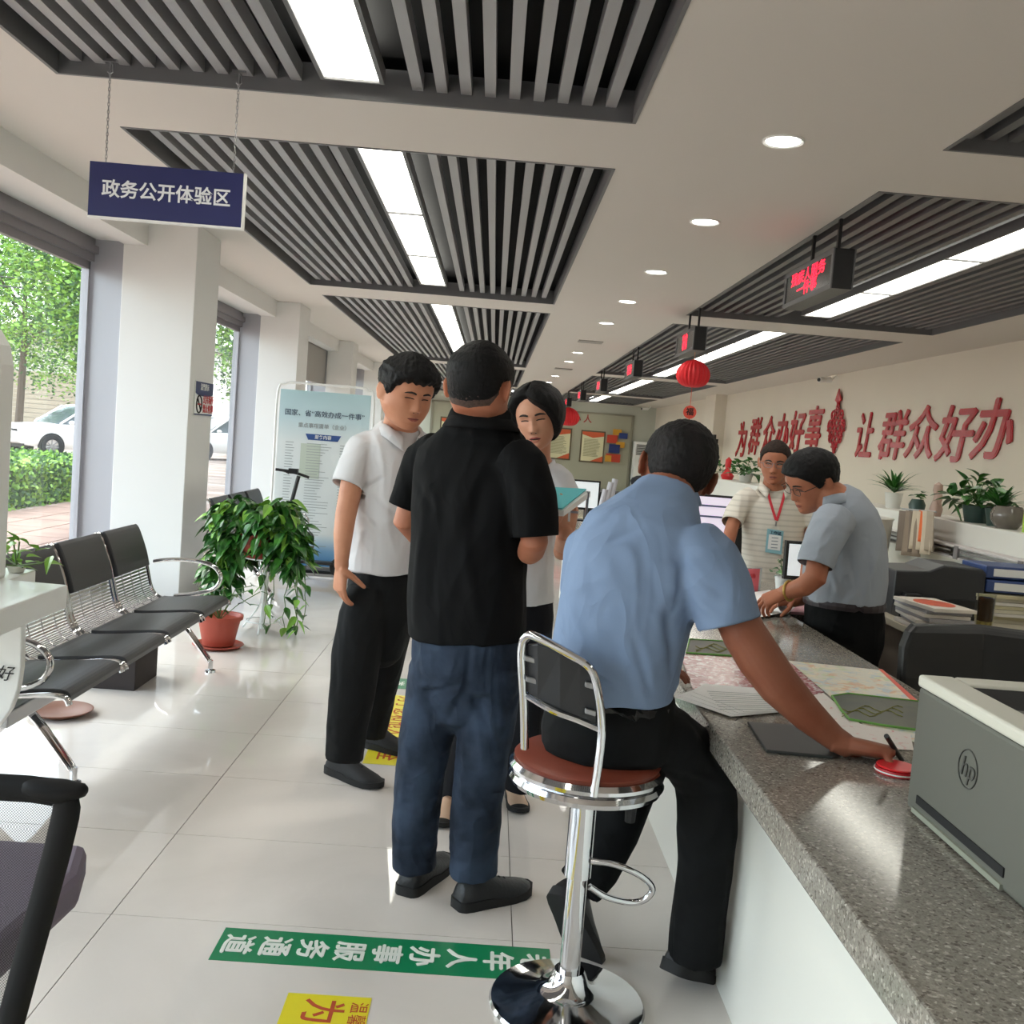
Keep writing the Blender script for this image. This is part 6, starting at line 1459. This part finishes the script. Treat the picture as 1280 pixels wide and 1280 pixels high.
# ---- staff desk and white partition on the right
DZ = .78
dk = thing('staff_desk', (2.5, 6, 0), 'long white staff desk along the partition on the right', 'desk')
b = MB(); b.box(1.98, 2.985, 4.05, 9.2, DZ-.035, DZ); b.build('desk_top', mat('beige desk edge', (178,170,150), .5), dk, bevel=.004)
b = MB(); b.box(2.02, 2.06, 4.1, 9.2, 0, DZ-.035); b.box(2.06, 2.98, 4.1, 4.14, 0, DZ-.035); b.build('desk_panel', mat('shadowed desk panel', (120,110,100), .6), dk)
for k in range(2):
    b = MB(); b.box(2.0,2.5,4.08,4.1,.42-k*.2,.6-k*.2); d_ = b.build('drawer', mat('brown drawer', (112,96,88), .5), dk, bevel=.004)
    b = MB(); b.box(2.18,2.32,4.06,4.08,.50-k*.2,.52-k*.2); b.build('handle', m_steel, d_)
pt_ = thing('white_partition', (3.12, 8, 0), 'low white cabinet partition behind the staff desk', 'partition')
PX, PZ = 3.0, 1.20
b = MB(); b.box(PX, PX+.35, 4.3, 13.5, 0, PZ); b.build('cabinet_body', m_lam, pt_, bevel=.005)
b = MB(); b.box(PX-.10, PX, 4.3, 9.2, DZ+.2, DZ+.212); b.box(PX-.10, PX, 4.3, 9.2, DZ+.27, DZ+.282)
b.box(PX-.10, PX, 4.3, 4.32, DZ+.2, DZ+.28); b.build('shelf_rack', mat('grey white rack', (196,190,188), .5), pt_)
for k in range(6):
    b = MB(); y = 4.6+k*.75; b.box(PX-.108, PX-.10, y, y+.6, DZ+.213, DZ+.222); b.box(PX-.108, PX-.10, y, y+.6, DZ+.245, DZ+.255); b.box(PX-.106, PX-.09, y+.65, y+.70, DZ+.2, DZ+.282); b.build('rack_slot', mat('rack slot', (120,116,116), .6), pt_)
# binders, papers, books
def atd(px, py): return P(px, py, z=DZ)
m_bb = mat('blue binder', (44,66,116), .45)
for k in range(2):
    t = thing('ring_binder', (2.72, 5.0, DZ+.14+.065*k), ('lower','upper')[k]+' blue ring binder on the paper stack', 'binder', 'blue ring binders')
    z = DZ+.15+.068*k; b = MB(); b.box(2.50, 2.88, 4.84+.02*k, 5.12, z, z+.062); b.build('binder_cover', m_bb, t, bevel=.006)
    b = MB(); b.box(2.54, 2.70, 4.836+.02*k, 4.842+.02*k, z+.012, z+.05); b.build('spine_label', m_paper, t)
    b = MB(); b.lathe([(.001,0),(.014,0),(.014,.004),(.001,.004)], (2.77,4.84+.02*k,z+.03), 16, ax=(0,-1,0)); b.build('finger_hole', m_black, t)
rnd = random.Random(8)
for k in range(8):
    b = MB(); dx, dy = rnd.uniform(-.02,.02), rnd.uniform(-.02,.02); z = DZ+k*.018
    b.box(2.47+dx, 2.87+dx, 4.82+dy, 5.12+dy, z, z+.016); o = b.build('paper_ream', mat('ream edge %d' % (k % 3), ((206,200,180),(190,182,150),(214,210,202))[k % 3], .8)); tag(o, ORD[k]+' paper ream from the bottom of the stack under the blue binders', 'paper stack', 'reams under the blue binders')
c = atd(1190,790)
m_or = mat('orange magazine cover', (214,92,44), .4, noise_s=12, rgb2=(196,64,36))
for k in range(7):
    b = MB(); dx, dy, a = rnd.uniform(-.02,.02), rnd.uniform(-.02,.03), rnd.uniform(-.15,.15); z = DZ+.002+k*.017; top = k == 6
    cc = Vector((2.10+dx*.6, 4.52+dy, z+.008)); ux = Vector((math.cos(a), math.sin(a), 0)); uy = Vector((-math.sin(a), math.cos(a), 0))
    b.obox(cc, ux*.105, uy*.17, (0,0,.0078)); o = b.build('magazine', mat('magazine edge %d' % (k % 2), ((206,198,186),(150,146,148))[k % 2], .7)); tag(o, 'magazine with a cream cover and orange picture, topmost of the pile' if top else ORD[k]+' magazine from the bottom of the untidy pile by the tea glass', 'magazine', 'pile of magazines on the desk')
    if top:
        b = MB(); b.prism([(.085*math.cos(t*PI/10), .11*math.sin(t*PI/10)) for t in range(20)], cc+Vector((0,0,.0079)), ux, uy, (0,0,.001)); b.build('cover_picture', m_or, o)
# tea glass
c = atd(1229,789); tg = thing('tea_glass', c, 'clear tea glass of brown tea on the desk beside the magazines', 'glass')
m_cg = mat('clear tumbler glass', (255,255,255)); glass_fix(m_cg, (.93,.95,.94))
b = MB(); b.lathe([(.001,0),(.036,0),(.040,.175),(.037,.175),(.033,.012),(.001,.012)], c, 28, cap=False); b.build('tumbler', m_cg, tg, smooth=True)
b = MB(); b.lathe([(.001,.05),(.034,.05),(.0362,.160),(.001,.160)], c, 28, cap=False); b.build('tea', mat('dark tea', (56,38,24), .1), tg, smooth=True)
b = MB(); b.lathe([(.001,.014),(.033,.014),(.034,.05),(.001,.05)], c, 28, cap=False); b.build('tea_leaves', mat('tea leaves', (150,136,70), .5, noise_s=60, rgb2=(90,70,30)), tg)
b = MB(); flat(b, [(1236,795),(1290,800),(1300,812),(1256,810)], DZ+.001, .02); solo(b, 'note_pad', m_paper, 'white note pad on the desk right of the tea glass', 'paper')
# black office printer / fax
fx = thing('office_printer', (2.15, 4.98, DZ), 'large black office printer on the desk behind the magazines', 'printer')
xa, xb_ = P(1105,750,y=4.95).x, P(1216,750,y=4.95).x
b = MB(); b.prism([(0,0),(xb_-xa,0),(xb_-xa,.24),(xb_-xa-.02,.262),(.24,.268),(.17,.235),(0,.225)], (xa,4.84,DZ), (1,0,0), (0,0,1), (0,.32,0)); b.build('printer_body', mat('charcoal plastic', (40,42,46), .4), fx, bevel=.008)
b = MB(); b.box(xa+.03, xb_-.05, 4.825, 4.84, DZ+.06, DZ+.10); b.build('paper_slot', m_blk2, fx); b = MB(); b.box(xa+.02, xa+.2, 4.86, 5.1, DZ+.205, DZ+.225); b.build('document_tray', m_black, fx, bevel=.004)
b = MB(); c = atd(1130,770); b.box(c.x-.06,c.x+.1,c.y-.08,c.y+.06,DZ,DZ+.06); b.box(c.x-.02,c.x+.06,c.y-.04,c.y+.04,DZ+.06,DZ+.12); o = solo(b, 'card_reader', m_black, 'small black card reader on the desk edge by the bending man', 'card reader', bevel=.006)
# ---- plants and knick-knacks on the partition
def on(px, py, off=.12): return P(px, py, z=PZ)
def onp(y, dx=.12): return (PX+dx, y, PZ)
def ypart(px, py=640): return P(px, py, x=PX+.1).y
m_dpot = mat('dark green pot', (44,66,60), .4); m_tp = mat('pale ceramic', (206,204,196), .4)
pot_plant(PX+.17, ypart(1104), PZ, 'spiky green plant on the partition behind the bending man', 'spiky', .32, 31, m_tp, .12, .07)
pot_plant(PX+.18, ypart(1207), PZ, 'bushy trailing plant in a dark green pot on the partition', 'bushy', .27, 32, m_dpot, .11, .10)
pot_plant(PX+.18, ypart(1234), PZ, 'long-leaved green plant beside the glass bowl on the partition', 'spiky', .27, 33, m_dpot, .11, .09)
pot_plant(PX+.17, ypart(921), PZ, 'leafy plant on the partition to the left of the lanyard man', 'bushy', .26, 34, m_tp, .1, .09)
pot_plant(PX+.17, ypart(893), PZ, 'small plant on the partition beside the red ornament', 'leafy', .2, 35, m_tp, .08, .06)
c = Vector(onp(ypart(903))); ro = thing('red_ornament', c, 'red festive ornament among the plants on the partition', 'ornament')
b = MB(); b.lathe([(.001,0),(.07,0),(.09,.05),(.05,.10),(.03,.14),(.045,.18),(.04,.26),(.001,.30)], c, 16, cap=False); b.build('ornament_body', mat('red ornament lacquer', (206,40,44), .35), ro, smooth=True)
c = Vector(onp(ypart(1142))); b = MB(); b.lathe([(.001,0),(.05,0),(.06,.06),(.04,.1),(.001,.1)], c, 16, cap=False); o = b.build('dark_pot', m_dpot, smooth=True); tag(o, 'small dark pot with seedlings behind the hanging cloths', 'pot')
b = MB(); rnd = random.Random(2)
for i in range(9): rleaf(b, rnd, c+Vector((rnd.uniform(-.05,.05), rnd.uniform(-.05,.05), .1+rnd.random()*.06)), .06)
b.build('seedlings', m_lf, o)['kind'] = 'stuff'
c = Vector(onp(ypart(1166))); fg = thing('figurine', c, 'pale ceramic figurine between the cloths and the bushy plant', 'figurine')
b = MB(); b.lathe([(.001,0),(.035,0),(.045,.05),(.028,.11),(.022,.14),(.032,.18),(.03,.22),(.001,.24)], c, 16, cap=False); b.ell(c+Vector((.0,-.03,.13)), .025, .02, .05, 10); b.build('figurine_body', mat('stone pink ceramic', (176,148,134), .5), fg, smooth=True)
c = Vector(onp(ypart(1256))); gb = thing('glass_bowl', c, 'round smoky glass bowl at the right end of the partition', 'bowl')
b = MB(); b.lathe([(.001,0),(.06,.0),(.095,.05),(.098,.09),(.08,.13),(.075,.135),(.09,.09),(.085,.05),(.055,.01),(.001,.01)], c, 28, cap=False); b.build('bowl', mat('smoky glass', (120,112,104), .08, alpha=.75, spec=.8), gb, smooth=True)
b = MB(); b.ell(c+Vector((0,0,.05)), .07, .07, .035, 16); b.build('bowl_contents', mat('brown pebbles', (110,96,84), .4, noise_s=50, rgb2=(70,60,52)), gb)
c = Vector(onp(ypart(1284))); b = MB(); b.lathe([(.001,0),(.035,0),(.035,.12),(.015,.15),(.015,.18),(.001,.18)], c, 16, cap=False); solo(b, 'green_bottle', mat('lime green plastic', (160,196,60), .3), 'lime green bottle at the right edge beyond the glass bowl', 'bottle', smooth=True)
# white tub and cloths hanging on a rail
c = P(1118,668,x=2.9); wt = thing('white_tub', (2.72, c.y, DZ), 'tall white plastic tub below the spiky plant', 'tub')
b = MB(); b.lathe([(.001,0),(.13,0),(.15,.36),(.16,.37),(.15,.38),(.001,.375)], (2.72,c.y,DZ), 28, cap=False); b.build('tub_body', m_lam, wt, smooth=True)
cl = thing('hanging_cloths', P(1148,650,x=2.86), 'beige and brown cloths with one orange cloth hung on a rail before the partition', 'cloth')
b = MB(); b.tube([P(1128,636,x=2.88), P(1170,640,x=2.88)], .006, 6); b.build('rail', m_steel, cl)
for k, (px_, colr, wd, ln) in enumerate(((1133,(122,108,96),9,50),(1141,(142,126,110),8,56),(1149,(196,182,160),6,48),(1153,(226,112,64),3,38),(1158,(200,186,166),6,54),(1164,(170,156,138),5,50))):
    b = MB(); p0 = P(px_-wd,638,x=2.86-.004*k); p1 = P(px_+wd,640,x=2.86-.004*k); q0 = P(px_-wd*1.2-3,638+ln,x=2.85-.004*k); q1 = P(px_+wd*.9,640+ln,x=2.85-.004*k); rings = []
    for i in range(9):
        t_ = i/8; row = []
        for j in range(9):
            s_ = j/8; p = p0.lerp(p1, s_).lerp(q0.lerp(q1, s_), t_); p = p+Vector((-.012*math.sin(s_*9+k)*(.4+t_), 0, 0)); row.append(p)
        rings.append(row)
    vs = [p for r in rings for p in r]; b.add(vs, [(i*9+j, i*9+j+1, i*9+j+10, i*9+j+9) for i in range(8) for j in range(8)])
    o = b.build('cloth', mat('cloth %d' % k, colr, .9), cl, smooth='all'); sm = o.modifiers.new('thickness', 'SOLIDIFY'); sm.thickness = .006
# ================================================================ left foreground: kiosk shelf, mesh chair
kk = thing('service_kiosk', (-1.75, 3.05, 0), 'white self-service kiosk with a projecting shelf at the left edge', 'kiosk')
m_kw = mat('glossy white kiosk', (220,220,216), .3, coat=.2)
pr_ = [P(27,770,y=2.95), P(27,800,y=2.95), P(26,835,y=2.95), P(22,862,y=2.95), P(13,887,y=2.95), P(-2,908,y=2.95)]
prof = [(-2.05,.0),(-1.66,.0),(-1.62,.30)]+[(q.x, q.z) for q in pr_[::-1]]+[(pr_[0].x,.875),(-2.05,.875)]
b = MB(); b.prism(prof, (0,2.95,0), (1,0,0), (0,0,1), (0,.03,0)); b.build('front_panel', m_kw, kk, bevel=.004)
b = MB(); b.box(-2.05, -1.66, 2.98, 3.3, 0, .875); b.build('kiosk_body', m_kw, kk, bevel=.006)
A, B_, C_ = P(85,731,z=.948), P(-4,764,z=.948), P(4,724,z=.948)
b = MB(); b.prism([(A.x,A.y),(B_.x,B_.y),(-2.05,B_.y-.1),(-2.05,C_.y+.25),(C_.x,C_.y+.22),(C_.x+.02,C_.y)], (0,0,.876), (1,0,0), (0,1,0), (0,0,.072)); b.build('shelf', m_kw, kk, bevel=.005)
xr = P(-5,560,y=3.0).x
b = MB(); b.prism([(-.6,0),(0,0),(0,.66),(-.012,.72),(-.04,.765),(-.09,.79),(-.6,.80)], (xr,3.0,.945), (1,0,0), (0,0,1), (0,.10,0)); b.build('screen_housing', m_kw, kk, bevel=.012)
b = MB(); b.prism([(-.55,.12),(-.035,.12),(-.035,.62),(-.06,.66),(-.55,.66)], (xr,2.994,.945), (1,0,0), (0,0,1), (0,.004,0)); b.build('kiosk_screen', mat('kiosk pale bezel', (206,200,194), .3), kk)
b = MB(); b.box(xr-.045,xr-.041,2.99,2.994,1.33,1.42); b.build('red_mark', m_red, kk)
text('kiosk_lettering', '好', .05, P(5,843,y=2.945), u, w, m_blk2, kk, shear=.3)
kp_ = P(20,722,y=3.2); pot_plant(kp_.x, 3.2, .95, 'small bright green plant on the kiosk shelf', 'young', .14, 44, m_tp, .02, .03)
mc = thing('mesh_office_chair', (-1.0, 1.75, 0), 'black mesh office chair in the left foreground', 'chair')
loop = [P(-100,978,y=1.6), P(0,984,y=1.6), P(50,988,y=1.6), P(82,1000,y=1.6), P(76,1045,y=1.6), P(59,1110,y=1.6), P(37,1190,y=1.59), P(14,1275,y=1.58), P(-4,1340,y=1.58), P(-60,1370,y=1.58), P(-130,1370,y=1.58), P(-170,1250,y=1.58), P(-180,1090,y=1.6), P(-160,990,y=1.6)]
lp = smoothpath(loop, 4, True); b = MB(); b.tube(lp, (.023,.014), 10, closed=True, ref=Vector((0,1,0)).cross(Vector((.3,0,.95)))); b.build('back_frame', mat('black chair frame', (9,9,10), .6, spec=.25), mc, smooth=True)
b = MB(); b.tube([P(40,984,y=1.6), P(80,990,y=1.6), P(100,988,y=1.6)], [.018,.021,.013], 12, round_=True); b.build('frame_corner', mat('black chair frame', (9,9,10), .6, spec=.25), mc, smooth=True)
def mesh_cloth():
    m = mat('black chair mesh', (30,30,32), .7); t = m.node_tree; bs = t.nodes['Principled BSDF']; g = t.nodes.new('ShaderNodeNewGeometry')
    v = t.nodes.new('ShaderNodeTexChecker'); v.inputs['Scale'].default_value = 420; t.links.new(g.outputs['Position'], v.inputs['Vector'])
    mr = t.nodes.new('ShaderNodeMapRange'); mr.inputs[3].default_value = .25; mr.inputs[4].default_value = .75; t.links.new(v.outputs['Fac'], mr.inputs[0]); t.links.new(mr.outputs[0], bs.inputs['Alpha']); return m
cen = sum((p for p in lp), Vector())/len(lp)
b = MB(); b.add(lp+[cen], [(i, (i+1) % len(lp), len(lp)) for i in range(len(lp))]); b.build('back_mesh', mesh_cloth(), mc)
b = MB(); b.prism([(-.40,0),(.0,0),(.02,.3),(-.02,.44),(-.38,.44)], (P(66,1100,y=1.9).x,1.68,.47), (1,0,0), (0,1,0), (0,0,.08)); b.build('seat', mat('purple grey seat cloth', (108,98,112), .85, bump=.2, bump_s=300), mc, bevel=.02)
b = MB(); b.tube([(-1.0,1.9,.06),(-1.0,1.9,.47)], .03, 12)
for k in range(5): b.tube([(-1.0,1.9,.1),(-1.0+.3*math.cos(k*1.257),1.9+.3*math.sin(k*1.257),.05)], [.025,.018], 8)
b.tube([(-1.0,1.6,.40),(-1.0,1.62,.44),(-1.0,1.80,.44)], .02, 8); b.build('chair_base', m_black, mc)
# ================================================================ lettering stuck on the floor
def worn(name, rgb, amt=.62, sc_=9):
    m = mat(name, rgb, .3, spec=.4); t = m.node_tree; bs = t.nodes['Principled BSDF']; g = t.nodes.new('ShaderNodeNewGeometry')
    n = t.nodes.new('ShaderNodeTexNoise'); n.inputs['Scale'].default_value = sc_; n.inputs['Detail'].default_value = 8; t.links.new(g.outputs['Position'], n.inputs['Vector'])
    sp = t.nodes.new('ShaderNodeSeparateXYZ'); t.links.new(g.outputs['Position'], sp.inputs[0])
    mr = t.nodes.new('ShaderNodeMapRange'); mr.inputs[1].default_value = .05; mr.inputs[2].default_value = .42; mr.inputs[3].default_value = 0; mr.inputs[4].default_value = .25; t.links.new(sp.outputs[0], mr.inputs[0])
    ad = t.nodes.new('ShaderNodeMath'); ad.operation = 'ADD'; t.links.new(n.outputs['Fac'], ad.inputs[0]); t.links.new(mr.outputs[0], ad.inputs[1])
    r = t.nodes.new('ShaderNodeValToRGB'); r.color_ramp.elements[0].position = amt; r.color_ramp.elements[0].color = (1,1,1,1); r.color_ramp.elements[1].position = amt+.02; r.color_ramp.elements[1].color = (0,0,0,1)
    t.links.new(ad.outputs[0], r.inputs[0]); t.links.new(r.outputs[0], bs.inputs['Alpha']); return m
def strip(x0, x1, y0, y1, s, n, label, size, frac=1.0):
    b = MB(); b.box(x0, x1, y0, y1, .0002, .0012); o = b.build('floor_sticker', worn('worn green vinyl', (14,122,78), .80)); tag(o, label, 'floor sticker', 'green strips stuck on the floor')
    mw = worn('worn white vinyl', (222,226,218), .84)
    ps = (x1-x0)/n
    for i, ch in enumerate(s): text('character', ch, size, (x1-ps*(i+.5), (y0+y1)/2, .0017), (0,-1,0), (1,0,0), mw, o, depth=.0006, heavy=.034, xs=1.15)
strip(-.68, .28, 2.655, 2.835, '老年人办事服务通道', 9, 'green floor strip with white characters in front of the bar stool', .094)
strip(-.53, .5, 5.70, 5.94, '老年人办事服务通道', 9, 'farther green floor strip half hidden behind the standing men', .094)
def ystrip(x0, x1, y0, y1, label):
    b = MB(); b.box(x0, x1, y0, y1, .0002, .0012); o = b.build('floor_sticker', worn('worn yellow vinyl', (222,208,38), .75)); tag(o, label, 'floor sticker', 'yellow strips stuck on the floor')
    mr_ = mat('red brown floor lettering', (176,66,30), .6)
    U_, W2 = (0,-1,0), (1,0,0); wd = x1-x0; y = y1-.05; k = 0
    for ch in '温馨提示请勿越线': 
        if y-.02 < y0: break
        text('character', ch, .05, (x1-.03, y, .0017), U_, W2, mr_, o, depth=.0005); y -= .055
    y = y1-.075
    for ch in '为了您和他人的安全请在黄线外等候':
        if y-.05 < y0: break
        text('character', ch, .115, (x1-.125, y, .0017), U_, W2, mr_, o, depth=.0005, bold=.01); y -= .125
ystrip(-.43, -.21, 1.2, 2.52, 'yellow floor strip with red characters at the bottom of the hall')
ystrip(-.48, -.26, 4.36, 5.55, 'yellow floor strip with red characters behind the white-shirted man\'s shoe')
